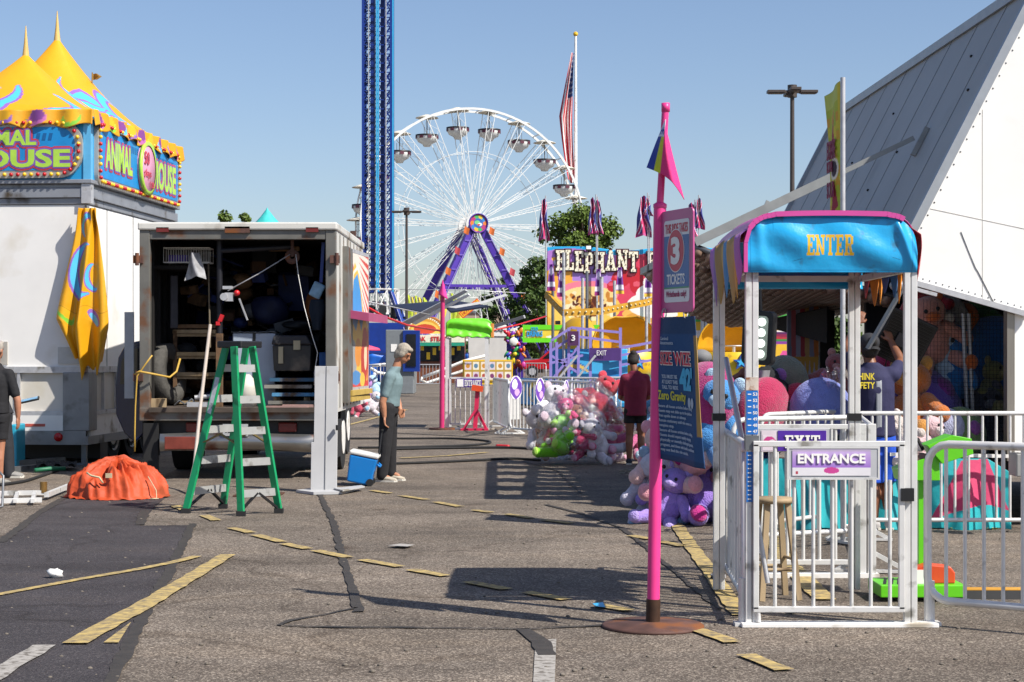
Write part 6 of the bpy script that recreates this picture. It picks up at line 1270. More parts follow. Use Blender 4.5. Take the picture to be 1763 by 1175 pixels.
# ------------------------------------------------------------------ pink sign pole in front
def pink_pole():
    p = gp(1124, 1080); Z = p.y; k = Z / F; Hh = lambda y: CH + (HZ - y) * k
    t = thing('pink_sign_pole', 'tall hot pink pole on a round rusty base plate', 'pole', p)
    dx = (1138 - 1130) * k
    b = B(); b.lathe([(0, .035), (.08, .034), (.29, .02), (.3, .012), (.3, 0), (0, 0)], 40); b.build('base_plate', RUST, t)
    b = B(); b.cyl(V(0, 0, .02), V(.003, 0, .165), .042, n=20); b.build('base_sleeve', mat('bare_rusty_steel', '#4a3426', .6, .4, .4, 12), t)
    b = B(); b.cyl(V(.003, 0, .16), V(.042, 0, Hh(352)), .037, n=20); b.build('lower_tube', PINK, t)
    b = B(); b.cyl(V(.042, 0, Hh(352)), V(.075, 0, Hh(180)), .021, n=16); b.lathe([(.0, .0), (.025, 0), (.025, -.05), (.021, -.05)], 16, c=(.075, 0, Hh(178))); b.lathe([(.04, -.02), (.04, .0), (.021, .012)], 16, c=(.042, 0, Hh(352))); b.build('upper_tube', PINK, t)
    # ticket sign, turned almost edge-on
    an = math.radians(68); ux = V(math.cos(an), -math.sin(an), 0); n = ux.cross(Z3)
    o = V(.055, -.02, Hh(540)); w_ = .40; H = Hh(366) - Hh(540)
    t2 = thing('ticket_sign', 'pink framed sign on the tall pink pole saying the ride takes 3 tickets', 'sign', p + o)
    def rr(x0, z0, x1, z1, r, k_=5):
        P = []
        for cx, cz, a in ((x1 - r, z1 - r, 0), (x0 + r, z1 - r, PI / 2), (x0 + r, z0 + r, PI), (x1 - r, z0 + r, 1.5 * PI)): P += [(cx + r * math.cos(a + PI / 2 * j / k_), cz + r * math.sin(a + PI / 2 * j / k_)) for j in range(k_ + 1)]
        return P
    b = B(); b.prism(rr(0, 0, w_, H, .03), V(0, 0, 0), ux, Z3, n * .012); b.build('backing', mat('sign_pink', '#b84f86', .35, 0, .05), t2, bevel=.003)
    fb = n * .0125
    b = B(); b.prism(rr(.05, .06, w_ - .04, H - .06, .02), fb, ux, Z3, n * .002); f = b.build('sign_face', mat('sign_face_white', '#d8d6d8', .35, 0, .04), t2)
    b = B(); b.prism(rr(.052, .145, w_ - .042, H - .15, .004), fb + n * .0025, ux, Z3, n * .001); b.build('blue_field', mat('sign_face_deep_blue', '#2a5c9c', .35, 0, .15, 5), f)
    b = B(); b.prism([(.052, .138), (w_ - .042, .138), (w_ - .042, .147), (.052, .147)], fb + n * .004, ux, Z3, n * .001); b.build('green_line', mat('sign_green_line', '#3f8a6a', .4), f)
    el = lambda a, c_: [(w_ / 2 + a * math.cos(2 * PI * i / 40), H * .60 + c_ * math.sin(2 * PI * i / 40)) for i in range(40)]
    b = B(); b.prism(el(.105, .125), fb + n * .004, ux, Z3, n * .001); b.build('oval_white', WTXT, f)
    b = B(); b.prism(el(.1, .12), fb + n * .0052, ux, Z3, n * .001); b.build('oval_red', mat('sign_red', '#c03048', .4), f)
    L = B(); L.text('3', fb + ux * (w_ / 2 - .055) + Z3 * (H * .60 - .08) + n * .0075, ux, Z3, .11, .16, .001, .05); L.text('TICKETS', fb + ux * .09 + Z3 * .162 + n * .0045, ux, Z3, .22, .06, .001, .02); L.build('white_lettering', WTXT, f)
    L = B(); L.text('THIS RIDE TAKES', fb + ux * .065 + Z3 * (H - .135) + n * .003, ux, Z3, .28, .055, .001, .02); L.build('red_lettering', mat('sign_red'), f)
    L = B(); L.text('Wristbands only!', fb + ux * .075 + Z3 * .08 + n * .003, ux, Z3, .25, .045, .001, .025); L.build('script_lettering', mat('sign_plum', '#9a2f5a', .5), f)
    # the hanging rules banner
    o3 = V(.045, -.02, Hh(790)); H3 = Hh(547) - Hh(790); t3 = thing('rules_banner', 'dark blue height rules banner hanging under the ticket sign', 'banner', p + o3)
    def fn(u, v):
        f_ = 1 - v / H3; s = u / .5; wd = .37 + .07 * f_; curl = max(0, s - .85) * .5 * f_
        a2 = an - .02 - .10 * f_; q = V(math.cos(a2), -math.sin(a2), 0)
        return q * (s * wd) + n * (.02 * math.sin(s * 5 + f_ * 3) - curl * .35) + V(0, 0, v - .035 * f_ * s)
    c = Canvas(.5, H3, 50, 90, '#1c4776'); c.rect(0, 0, .5, .03, '#173a62').rect(0, H3 - .1, .5, H3, '#1b3d64').rect(.455, .17, .5, H3 * .87, '#a8854a')
    b = c.lay(fn); bn = b.build('banner_sheet', PAINTC, t3, solid=.004)
    def wrap(bb):
        out = []
        for v in bb.v: out.append(tuple(fn(v[0], v[2]) + n * (.006 + v[1])))
        bb.v = out; return bb
    XA, ZA = V(1, 0, 0), V(0, 0, 1)
    L = B(); L.text('SIZE WIZE', V(.05, .001, H3 * .665), XA, ZA, .36, .085, -.001, .05); wrap(L).build('white_outline', WTXT, bn)
    L = B(); L.text('SIZE WIZE', V(.055, .003, H3 * .67), XA, ZA, .35, .075, -.001, .02); wrap(L).build('red_title', mat('sign_red'), bn)
    L = B(); L.text("42'", V(.25, .001, H3 * .50), XA, ZA, .17, .13, -.001, .06); wrap(L).build('blue_number', mat('banner_sky', '#3aa6d0', .5), bn)
    L = B(); L.text('Zero Gravity', V(.02, .001, H3 * .405), XA, ZA, .29, .07, -.001, .02); wrap(L).build('yellow_title', mat('banner_yellow', '#c9c43a', .5), bn)
    L = B()
    for i, s in enumerate(('YOU MUST BE', 'AT LEAST THIS', 'TALL TO RIDE')): L.text(s, V(.07, .001, H3 * (.575 - .037 * i)), XA, ZA, .16, .022, -.001, .01)
    for i, s in enumerate(('Secure all loose articles before riding.', 'Guests may not slide up to the platform', 'from upside down or sideways.', 'Remain stationary until ride comes to a', 'complete stop.', 'Secure all loose articles before riding.', 'Guests should expect rapidly changing', 'physically or mentally challenged guests,', 'pregnant, and those with health conditions', 'may not find this ride suitable.')):
        L.text(s, V(.02, .001, H3 * (.365 - .034 * i)), XA, ZA, .40 * len(s) / 41, .022, -.001, .008)
    L.text('Carnival', V(.05, .001, H3 * .84), XA, ZA, .12, .02, -.001); L.text('Amusements', V(.05, .001, H3 * .81), XA, ZA, .17, .02, -.001)
    for x in (.36, .41): L.prism([(x + .022 * math.cos(a), H3 * .42 + .03 * math.sin(a)) for a in np.linspace(0, 6.0, 14)], V(0, .001, 0), XA, ZA, V(0, .001, 0))
    wrap(L).build('small_print', mat('print_pale', '#aebccc', .5), bn)
    for s in (.2, .75):
        q = fn(.5 * s, H3); b = B(); b.tube([q + V(0, 0, .03 * math.sin(x)) + V(.012 * math.cos(x), 0, 0) + V(0, 0, .02) for x in np.linspace(0, 6.2, 10)], .004, 5); b.build('hanging_ring', GALV, t3)
    # flag
    zt = Hh(210); t4 = thing('pennant_flag', 'hot pink, yellow and navy pennant drooping from the tall pink pole', 'flag', p + V(.066, 0, zt)); S_ = .47
    def fl(u, v): # u along 0..1 , v down
        return V((-.105 * u + .115 * (1 - u)) * v * 1.0 + .0, -.035 - .05 * math.sin(u * PI) + .03 * math.sin(6 * u + 3 * v), -v * (.46 - .19 * u) - .0 + .03 * math.sin(PI * u) * v)
    c = Canvas(1, 1, 50, 50, '#dd2f7d'); c.put(c.u > .64, '#c8cf2e').put(c.u > .8, '#2b3f98').put((c.u > .64) & (c.v > .66), '#d9dce6')
    for i in range(5): c.ell(.7 + .06 * i, .76 + .05 * (i % 2), .04, .05, '#2b3f98')
    c.lay(lambda u, v: fl(u, 1 - v)).build('flag_cloth', PAINTC, t4, solid=.003)
pink_pole()
# ------------------------------------------------------------------ ENTER gate
Z0 = 10.25; GK = Z0 / F
def enter_gate():
    X = lambda x: (x - CX) * GK; Hh = lambda y: CH + (HZ - y) * GK
    xl, xr = X(1294), X(1567); D = 1.45
    t = thing('entrance_gate', 'aluminium entrance gate with a bright blue ENTER canopy and ruler tape', 'gate', ((xl + xr) / 2, Z0, 0)); hw = (xr - xl) / 2; cx = (xl + xr) / 2
    zt = Hh(474)
    for x, y in ((-hw, 0), (hw, 0), (-hw - .02, D), (hw - .045, D)):
        b = B(); w_ = .036
        b.bx(x - w_ - .002, x - .002, y - .022, y + .022, .02, zt + .12); b.bx(x + .002, x + w_ + .002, y - .022, y + .022, .02, zt + .12); q = b.build('post', ALU, t, bevel=.004)
        if y: b = B(); b.bx(x - .045, x + .045, y - .03, y + .03, Hh(735) - .02, Hh(735) + .03); b.build('black_clamp', BLACK, q)
    b = B(); b.bx(X(1275) - cx, X(1612) - cx, -.07, .05, 0, .025); b.build('base_bar', WHITE, t, bevel=.004)
    b = B(); b.bx(-hw, hw, -.02, .02, zt + .02, zt + .06); b.bx(-hw, hw, D - .02, D + .02, zt + .02, zt + .06); b.bx(-hw - .02, -hw + .02, 0, D, zt + .02, zt + .06); b.bx(hw - .02, hw + .02, 0, D, zt + .02, zt + .06); b.build('top_frame', ALU, t)
    # canopy: a barrel profile of vinyl
    CB = mat('canopy_blue_vinyl', '#1c9fd6', .28, 0, .05, 3, bump=.6, bscale=5, coat=.4)
    cl, cr = X(1281) - cx, X(1574) - cx; zb, zc = Hh(470), Hh(376); r = .16; H = zc - zb; Wd = cr - cl
    arc = [(cl, zb), (cl, zc - r)] + [(cl + r - r * math.cos(a), zc - r + r * math.sin(a)) for a in np.linspace(.2, PI / 2, 8)] + [(cr - r * .9 + r * .9 * math.sin(a), zc - r * .9 + r * .9 * math.cos(a) + .0) for a in np.linspace(0, PI / 2 - .15, 8)] + [(cr, zc - r), (cr, zb)]
    def topz(u): # roofline at u
        x = u * Wd
        if x < r: return zc - r + math.sqrt(max(0, r * r - (r - x) ** 2))
        if x > Wd - r: return zc - r + math.sqrt(max(0, r * r - (x - Wd + r) ** 2))
        return zc + .012 * math.sin(PI * x / Wd)
    for y, nm in ((-.045, 'front_valance'), (D + .04, 'rear_valance')):
        b = B(); sg = 1 if y < 0 else -1
        vf = lambda u, v, y=y, sg=sg: V(cl + Wd * u, y - sg * (.028 * math.sin(PI * v) + .010 * math.sin(u * 17 + v * 5) * math.sin(PI * v) + .012 * math.sin(9 * v + 6 * u) * (1 - v) * .6 + .02 * math.exp(-((u - .88 - .12 * (1 - v)) / .03) ** 2) + .02 * math.exp(-((u - .1 + .03 * v) / .03) ** 2) * v), zb - (.0 if y < 0 else .04) + (topz(u) - zb) * v)
        b.grid(vf, 70, 24)
        if y < 0:
            cv = Canvas(1, 1, 420, 140, '#1c9fd6'); w0, h0 = (X(1466) - X(1385)) / Wd, (Hh(408) - Hh(442)) / (zc - zb); x_ = (X(1385) - cx - cl) / Wd; tot = sum(slab(q)[1] + .1 for q in 'ENTER') - .1
            for q in 'ENTER':
                for p in slab(q)[0]: cv.poly([(x_ + a_ * w0 / tot, (Hh(442) - zb) / (zc - zb) + c_ * h0) for a_, c_ in p], '#e5b41c')
                x_ += (slab(q)[1] + .1) * w0 / tot
            cv.rect(0, .035, 1, .045, '#147fb4').rect(0, .955, 1, .965, '#147fb4').rect(.025, 0, .03, 1, '#147fb4').rect(.97, 0, .975, 1, '#147fb4').stroke([(.28, .2), (.33, .24)], .008, '#1a6f9a').stroke([(.86, .27), (.9, .24)], .01, '#1a6f9a')
            b = cv.lay(vf); b.build(nm, mat('canopy_printed_vinyl', rough=.3, var=.06, scale=5, attr=True, bump=.6, bscale=5, coat=.3, dirt=.03, dcol='#2a6a8a', dscale=9), t, solid=.004)
        else: b.build(nm, CB, t, solid=.004)
    b = B(); b.grid(lambda u, v: V(cl + Wd * u, -.045 + (D + .085) * v, topz(u) + .02 + .02 * math.sin(PI * v)), 40, 14); b.build('roof_sheet', mat('canopy_pink_vinyl', '#c94a95', .35, 0, .08, 4), t, solid=.004)
    P = [V(cl + Wd * i / 40, -.07, topz(i / 40) + .012) for i in range(41)]; P = [V(cl, -.07, zb)] + P[:-3]
    b = B()
    for p, q in zip(P, P[1:]): b.bar(p, q, .022, .03)
    b.build('pink_piping', mat('canopy_pink_vinyl'), t)
    # dripping side flaps
    for x, nm, cols in ((cl - .012, 'left_drip_flap', ['#9a6fb0', '#c9a04a', '#b99a5a', '#4f8fc0', '#c9a45a', '#a8864a', '#8f6fae', '#b070b8']), (cr + .012, 'right_drip_flap', ['#b03038', '#d9861c', '#d9861c', '#3a6fa8', '#3f4f8f', '#d9861c', '#c9761c', '#b03038'])):
        s = 1 if x > 0 else -1; c = Canvas(D + .1, .5, 96, 60, cols[0]); n_ = 8
        for i in range(n_): c.rect((D + .1) * i / n_, 0, (D + .1) * (i + 1) / n_, .5, cols[i])
        def fn(u, v):
            ph = (u / (D + .1) * n_); tri = abs((ph % 1) - .5) * 2; ln = (.10 + .10 * abs(math.sin(ph // 1 * 2.3))) * (1 - tri ** 1.5)
            z = (zb + .05) - ln - .02 + (zc - r - zb + .08 + ln) * (v / .5); f = v / .5
            return V(x + s * (.05 * math.sin(PI * min(1, f * .9)) * .4 + .012 * math.sin(12 * u)) - s * max(0, f - .8) * .3, -.05 + u, z)
        c.lay(fn).build(nm, PAINTC, t, solid=.004)
    # ruler tape on the front left post
    RB = mat('ruler_blue', '#1668b8', .4, 0, .06)
    for y0, y1, n0, n1 in ((673, 748, 53, 47), (778, 864, 40, 30)):
        b = B(); b.bx(-hw - .034, -hw + .034, -.026, -.0232, Hh(y1), Hh(y0)); tp = b.build('ruler_tape', RB, t); L = B()
        n_ = n0 - n1
        for i in range(n_ + 1):
            z = Hh(y0 + 6) + (Hh(y1 - 5) - Hh(y0 + 6)) * i / n_; L.text(str(n0 - i), V(-hw + .004, -.0265, z - .009), X3, Z3, .026, .019, .0008, .02); L.bx(-hw - .026, -hw - .006, -.0275, -.0262, z - .003, z + .003)
        L.build('ruler_numbers', WTXT, tp)
    b = B(); b.bx(-hw - .036, -hw + .036, -.026, -.0225, Hh(672), Hh(650)); b.build('paint_patch', mat('rusty_white_patch', '#c9bdb0', .6, 0, .2, 14, dirt=.3, dcol='#8a5a3a', dscale=20), t)
    b = B(); b.bx(-hw - .04, -hw + .04, -.03, .03, Hh(775), Hh(750) ); b.build('hinge_clamp', STEEL, t)
    # swinging gate leaf with ENTRANCE plate
    gl, gr, gz0, gz1 = X(1300) - cx, X(1550) - cx, Hh(1048), Hh(764)
    b = B(); w_ = .034
    for p, q in ((V(gl, -.03, gz0), V(gl, -.03, gz1)), (V(gr, -.03, gz0), V(gr, -.03, gz1)), (V(gl - .017, -.03, gz1), V(gr + .017, -.03, gz1)), (V(gl - .017, -.03, gz0), V(gr + .017, -.03, gz0))): b.bar(p, q, w_)
    lf = b.build('gate_leaf', ALU, t, bevel=.004)
    b = B()
    for i in range(1, 8): x = gl + (gr - gl) * i / 7.6; b.cyl(V(x, -.03, gz0), V(x, -.03, gz1 if i in (1,) else Hh(826)), .0115, n=8, caps=False)
    b.build('bar_grille', ALU, lf)
    b = B(); b.cyl(V(gl + .015, -.03, .03), V(gl + .015, -.03, gz0), .015, n=8); b.build('drop_foot', ALU, lf)
    b = B(); b.bx(X(1548) - cx, X(1570) - cx, -.06, -.02, Hh(862), Hh(840)); b.build('latch', BLACK, lf)
    sx0, sx1, sz0, sz1 = X(1352) - cx, X(1511) - cx, Hh(825), Hh(768)
    b = B(); b.bx(sx0, sx1, -.062, -.052, sz0, sz1); pl = b.build('sign_plate', mat('plate_metal_pale', '#b9babd', .4, .2, .1, 5), t, bevel=.004)
    for a in ((sx0, sx1, sz1 - .012, sz1), (sx0, sx1, sz0, sz0 + .012), (sx0, sx0 + .012, sz0 + .012, sz1 - .012), (sx1 - .012, sx1, sz0 + .012, sz1 - .012)): b = B(); b.bx(a[0], a[1], -.066, -.0622, a[2], a[3]); b.build('plate_rim', ALU, pl)
    c = Canvas(X(1495) - X(1361), Hh(773) - Hh(818), 130, 44, '#d9d6da'); W_, H_ = c.W, c.H
    k_ = np.clip(c.v / H_, 0, 1)[..., None]; c.c[:] = np.where((c.v / H_ > .3)[..., None], np.array(lin('#7a4aa8')) * (1 - k_) * 1.4 + np.array(lin('#c9b0dc')) * np.maximum(0, k_ - .1), c.c)
    c.ell(W_ * .5, H_ * .2, W_ * .1, H_ * .12, '#c0408a').rect(W_ * .04, H_ * .06, W_ * .075, H_ * .16, '#a83a4a')
    c.rect(0, H_ * .93, W_, H_, '#b0a0ba'); c.plane(V(X(1361) - cx, -.067, Hh(818)), X3, Z3).build('entrance_sticker', PAINT, pl)
    L = B(); L.text('ENTRANCE', V(X(1370) - cx, -.071, Hh(797)), X3, Z3, X(1486) - X(1370), Hh(780) - Hh(797), .003, .035); L.build('entrance_lettering', WTXT, pl)
    # side barricade going back, with its narrow purple banner
    A = V(X(1284), Z0 + .03, 0); q = V((1240 - CX) * 12.5 / F, 12.5, 0)
    sb = barricade(q, A, 'side barricade running back from the left post of the ENTER gate', 'barricades of the entrance lane', sp=.125, r=.022, rc=.05, feet=False, bar_r=.013, zb=.16)
    for qq in (q, A):
        b = B(); b.bx(-.05, .05, -.05, .05, 0, .02); b.cyl(V(0, 0, .02), V(0, 0, .28), .026, n=10); tag(b.build('lane_socket', ALU, loc=qq + V(-.015, 0, 0)), 'pale aluminium foot socket at the %s end of the side barricade' % ('rear' if qq is q else 'front'), 'socket')
    b = B(); dd = (A - q).normalized(); o = q + dd * .15 + V(-.03, 0, .53); c = Canvas(.42, .55, 30, 44, '#5a3a86'); c.rect(.05, .2, .37, .26, '#c9bfd6').rect(.05, .35, .37, .42, '#c9bfd6').rect(.05, .05, .37, .12, '#c9b04a').rect(0, 0, .42, .03, '#d9d6da').rect(0, .52, .42, .55, '#d9d6da')
    tag(c.lay(lambda u, v: o + dd * u + Z3 * v).build('side_notice', PAINT, solid=.006), 'narrow purple notice tied to the side barricade of the ENTER gate', 'sign')
    # leaning conduit pole
    b = B(); b.cyl(px(1250, 618, 11.5), px(1292, 830, 10.5), .018, n=10); b.cyl(px(1292, 830, 10.5), px(1322, 1004, 10.45), .015, n=8); tag(b.build('leaning_pole', GALV), 'loose grey pole leaning inside the left side of the ENTER gate', 'pole')
enter_gate()
def lane():
    # EXIT gate leaf at the back of the lane
    Z = 12.5; k = Z / F; X = lambda x: (x - CX) * k; Hh = lambda y: CH + (HZ - y) * k
    t = thing('exit_gate', 'rear lane gate of aluminium bars with a purple EXIT sign', 'gate', (X(1400), Z, 0)); cx = X(1400)
    b = B(); gl, gr = X(1300) - cx, X(1466) - cx; z0, z1 = Hh(968), Hh(735)
    for p, q in ((V(gl, 0, z0), V(gl, 0, z1)), (V(gr, 0, z0), V(gr, 0, z1)), (V(gl, 0, z1), V(gr, 0, z1)), (V(gl, 0, z0), V(gr, 0, z0))): b.bar(p, q, .036)
    b.build('frame', ALU, t, bevel=.004); b = B()
    for i in range(1, 6): x = gl + (gr - gl) * i / 6; b.cyl(V(x, 0, z0), V(x, 0, z1), .013, n=8, caps=False)
    b.build('bar_grille', ALU, t)
    b = B(); b.bx(X(1315) - cx, X(1512) - cx, -.05, .06, 0, .03); b.build('base_bar', WHITE, t)
    for x in (1483, 1500): b = B(); b.bx(X(x) - cx - .03, X(x) - cx + .03, -.03, .03, .02, Hh(730)); b.build('post', ALU, t, bevel=.004)
    b = B(); b.bx(X(1304) - cx, X(1426) - cx, -.05, -.035, Hh(778), Hh(737)); pl = b.build('sign_plate', mat('plate_metal_pale'), t, bevel=.004)
    b = B(); b.bx(X(1309) - cx, X(1421) - cx, -.056, -.052, Hh(777), Hh(741)); fc = b.build('sign_face', mat('exit_face_pink_white', '#d9cdd6', .4), pl)
    b = B(); b.bx(X(1337) - cx, X(1420) - cx, -.062, -.058, Hh(776), Hh(741)); pf = b.build('purple_field', mat('exit_purple', '#4c2496', .4, 0, .08), pl)
    L = B(); slab_text(L, 'EXIT', V(X(1349) - cx, -.066, Hh(771)), X3, Z3, X(1409) - X(1349), Hh(749) - Hh(771), .003); L.build('exit_lettering', WTXT, pf)
    c = Canvas(.1, .11, 24, 24, '#d9cdd6'); c.ell(.05, .06, .045, .04, '#c03a80').ell(.04, .05, .03, .015, '#d9cdd6', .5).ell(.06, .03, .03, .03, '#d9cdd6').ell(.07, .07, .015, .008, '#d9cdd6'); c.plane(V(X(1311) - cx, -.0575, Hh(775)), X3, Z3).build('logo', PAINT, pl)
    # barricades behind the lane
    barricade(gp(1262, 950), gp(1478, 938), 'rounded barricade crossing behind the EXIT sign', 'barricades of the entrance lane', r=.022, bar_r=.012)
    barricade(gp(1310, 925), gp(1460, 905), 'further rounded barricade behind the EXIT sign, nearer the toys', 'barricades of the entrance lane', r=.02, bar_r=.011)
    barricade(V((1502 - CX) * 12.6 / F, 12.6, 0), V((1478 - CX) * 15 / F, 15, 0), 'barricade running back along the right side of the entrance lane', 'barricades of the entrance lane', r=.022, bar_r=.012)
    barricade(V((1478 - CX) * 15.6 / F, 15.6, 0), V((1905 - CX) * 15.6 / F, 15.6, 0), 'long far barricade in front of the prize trailer on the right', 'barricades on the right', r=.02, bar_r=.012, rc=.03, zb=.115, sp=.118)
    barricade(V((1597 - CX) * 10.3 / F, 10.3, 0), V((1900 - CX) * 9.7 / F, 9.7, 0), 'near rounded barricade cut off by the right edge of the photo', 'barricades on the right', r=.024, bar_r=.0125, rc=.13, zb=.15, sp=.115, feet=False)
    b = B(); p = V((1600 - CX) * 10.3 / F, 10.3, 0); b.bx(-.06, .06, -.05, .05, 0, .02); b.cyl(V(0, 0, .02), V(0, 0, .26), .032, n=10); tag(b.build('lane_socket', ALU, loc=p), 'pale foot socket at the left end of the near right barricade', 'socket')
    # wooden stool
    p = gp(1332, 1030); t = thing('wooden_stool', 'plain worn wooden stool just inside the ENTRANCE gate', 'stool', p, .2); h = .66
    b = B(); b.lathe([(0, h), (.13, h), (.14, h - .015), (.13, h - .035), (0, h - .035)], 26); b.build('seat', WOOD, t)
    for i in range(4):
        a = PI / 4 + i * PI / 2; d = V(math.cos(a), math.sin(a), 0); b = B(); b.bar(d * .18, d * .1 + V(0, 0, h - .03), .036, .03); b.build('leg', WOOD, t)
        e = V(math.cos(a + PI / 2), math.sin(a + PI / 2), 0); b = B(); z = .2 + .06 * (i % 2); b.cyl(d * .157 + V(0, 0, z), e * .157 + V(0, 0, z), .011, n=8); b.build('rung', WOOD, t)
    # green ticket post
    p = gp(1580, 1030); t = thing('ticket_post', 'bright green ticket reader post on a square base by the gate', 'ticket post', p); k = p.y / F; Hh = lambda y: CH + (HZ - y) * k; X = lambda x: (x - 1580) * k
    GP = mat('bright_green_paint', '#5fc21a', .38, 0, .06, 4)
    b = B(); b.bx(X(1505), X(1650), -.2, .2, .03, .11); bs = b.build('base_plate', GP, t, bevel=.006)
    b = B()
    for i in range(5): x = X(1512) + i * .045; b.add([V(x, -.15, .1125), V(x + .02, -.15, .1125), V(x + .09, .15, .1125), V(x + .07, .15, .1125)], [(0, 1, 2, 3)])
    b.build('hazard_stripes', BLACK, bs)
    b = B(); b.bx(X(1580), X(1593), -.03, .03, .11, Hh(828)); b.build('post', GP, t)
    b = B(); b.prism([(X(1540), Hh(806)), (X(1545), Hh(826)), (X(1612), Hh(826)), (X(1611), Hh(786)), (X(1600), Hh(782))], V(0, -.1, 0), X3, Z3, V(0, .2, 0)); b.build('head', GP, t, bevel=.004)
    b = B(); b.prism([(X(1588), Hh(766)), (X(1632), Hh(748)), (X(1664), Hh(754)), (X(1667), Hh(780)), (X(1614), Hh(797))], V(0, -.13, 0), X3, Z3, V(0, .22, 0)); b.build('hood', GP, t, bevel=.004)
    L = B(); L.text('a', V(X(1542), -.104, Hh(817)), X3, Z3, .03, .035, .002, .03); L.build('small_letter', BTXT, t)
    rr = random.Random(1); b = B(); b.bx(X(1552), X(1592), -.09, .05, Hh(800), Hh(780)); b.build('reader', mat('reader_brown', '#6a5048', .5, 0, .3, 30), t, bevel=.01)
    for i in range(4): b = B(); a = rr.uniform(0, 3); b.tube([V(X(1548), -.06, Hh(798)), V(X(1553 + 6 * i), -.1, Hh(770 + 4 * i)), V(X(1572), -.08, Hh(782 + 3 * i))], .005, 5); b.build('wire', RUBBER, t)
    b = B(); b.tube([V(X(1565), -.05, Hh(790)), V(X(1572), -.03, Hh(762)), V(X(1580), 0, Hh(756)), V(X(1588), -.02, Hh(775))], .012, 6); b.build('cable_loop', RUBBER, t)
    b = B(); b.bx(X(1590), X(1604), -.05, .02, Hh(985), Hh(970)); b.build('socket_box', GP, t)
    b = B(); b.tube([V(X(1600), -.02, Hh(978)), V(X(1618), -.04, Hh(985)), V(X(1634), -.08, Hh(1005)), V(X(1640), -.05, Hh(1022)), V(X(1655), 0, .03), V(X(1680), .0, .02)], .018, 8); b.build('power_cable', RUBBER, t)
    q = V(p.x + X(1600), p.y - .06, .11); b = B(); b.prism([(-.12, 0), (.14, 0), (.14, .07), (.11, .11), (-.05, .125), (-.12, .1)], V(0, -.06, 0), X3, Z3, V(0, .14, 0)); o = tag(b.build('orange_case', mat('case_orange', '#cf4a22', .4, 0, .1, 6), loc=q, bevel=.008), 'orange plastic case resting on the green base of the ticket post', 'case'); b = B(); b.bx(-.13, -.06, -.064, -.06, .0, .09); b.build('label', WTXT, o)
    # cable ramp
    b = B(); p = gp(1700, 1028); b.prism([(-.12, 0), (.12, 0), (.07, .05), (-.07, .05)], V(-.18, 0, 0), V(0, 1, 0), Z3, V(1.2, 0, 0)); o = tag(b.build('cable_ramp', RUBBER, loc=p), 'black cable ramp with a yellow lid behind the near right barricade', 'cable ramp'); b = B(); b.bx(-.16, 1.02, -.06, .06, .051, .056); b.build('lid', mat('ramp_yellow', '#c98f1f', .5, 0, .15), o)
    # green canopied gate further back
    Z = 37; k = Z / F; X = lambda x: (x - CX) * k; Hh = lambda y: CH + (HZ - y) * k
    t = thing('green_gate', 'distant gate with a lime green canopy and purple ENTRANCE plate', 'gate', (X(808), Z, 0)); cx = X(808)
    GC = mat('lime_vinyl', '#6fd32a', .4, 0, .08, 3, bump=.6, bscale=6); b = B()
    c0, c1, zb, zt = X(768) - cx, X(847) - cx, Hh(581), Hh(549)
    b.grid(lambda u, v: V(c0 + (c1 - c0) * u, -.04 - .03 * math.sin(v * 9 + u * 3), zb + (zt - zb) * v - (.10 * (abs(2 * u - 1) ** 8)) * v + .015 * math.sin(u * 30) * (1 - v)), 40, 12); b.build('canopy_front', GC, t, solid=.01)
    b = B(); b.grid(lambda u, v: V(c0 + (c1 - c0) * u, 1.4 * v, zt - .1 * abs(2 * u - 1) ** 8), 20, 3); b.build('canopy_top', GC, t, solid=.01)
    b = B(); b.bx(c1 - .02, c1 + .03, -.05, 1.4, zb, zt - .1); b.build('canopy_edge', mat('edge_orange', '#d98a3a', .6), t)
    for x in (770, 838):
        for y in (0, 1.4): b = B(); b.bx(X(x) - cx - .04, X(x) - cx + .04, y - .03, y + .03, 0, zb); b.build('post', ALU, t)
    b = B(); z0, z1 = Hh(730), Hh(651); gl, gr = X(775) - cx, X(836) - cx
    for p, q in ((V(gl, -.03, z0), V(gl, -.03, z1)), (V(gr, -.03, z0), V(gr, -.03, z1)), (V(gl, -.03, z1), V(gr, -.03, z1)), (V(gl, -.03, z0), V(gr, -.03, z0))): b.bar(p, q, .04)
    b.build('gate_leaf', ALU, t); b = B()
    for i in range(1, 7): x = gl + (gr - gl) * i / 7; b.cyl(V(x, -.03, z0), V(x, -.03, z1), .012, n=6)
    b.build('bar_grille', ALU, t)
    b = B(); b.bx(X(786) - cx, X(830) - cx, -.08, -.06, Hh(667), Hh(652)); pl = b.build('sign_plate', mat('exit_purple'), t); L = B(); slab_text(L, 'ENTRANCE', V(X(800) - cx, -.085, Hh(665)), X3, Z3, X(828) - X(800), .13, .005); L.bx(X(787) - cx, X(798) - cx, -.085, -.081, Hh(666), Hh(653)); L.build('entrance_lettering', WTXT, pl)
    b = B(); b.bx(X(768) - cx, X(852) - cx, -.08, .08, 0, .03); b.build('base_bar', WHITE, t)
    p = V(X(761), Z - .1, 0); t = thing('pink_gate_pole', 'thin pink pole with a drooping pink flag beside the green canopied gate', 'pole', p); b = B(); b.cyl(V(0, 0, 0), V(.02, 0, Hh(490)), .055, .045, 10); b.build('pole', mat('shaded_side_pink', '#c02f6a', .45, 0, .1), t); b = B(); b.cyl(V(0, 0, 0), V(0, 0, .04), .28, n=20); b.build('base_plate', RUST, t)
    b = B(); b.grid(lambda u, v: V(.02 + (.11 - .2 * u) * v, -.06 - .05 * math.sin(u * 3), Hh(482) - v * (.42 - .1 * u)), 10, 10); b.build('flag_cloth', mat('pink_cloth', '#e03a90', .6), t, solid=.006)
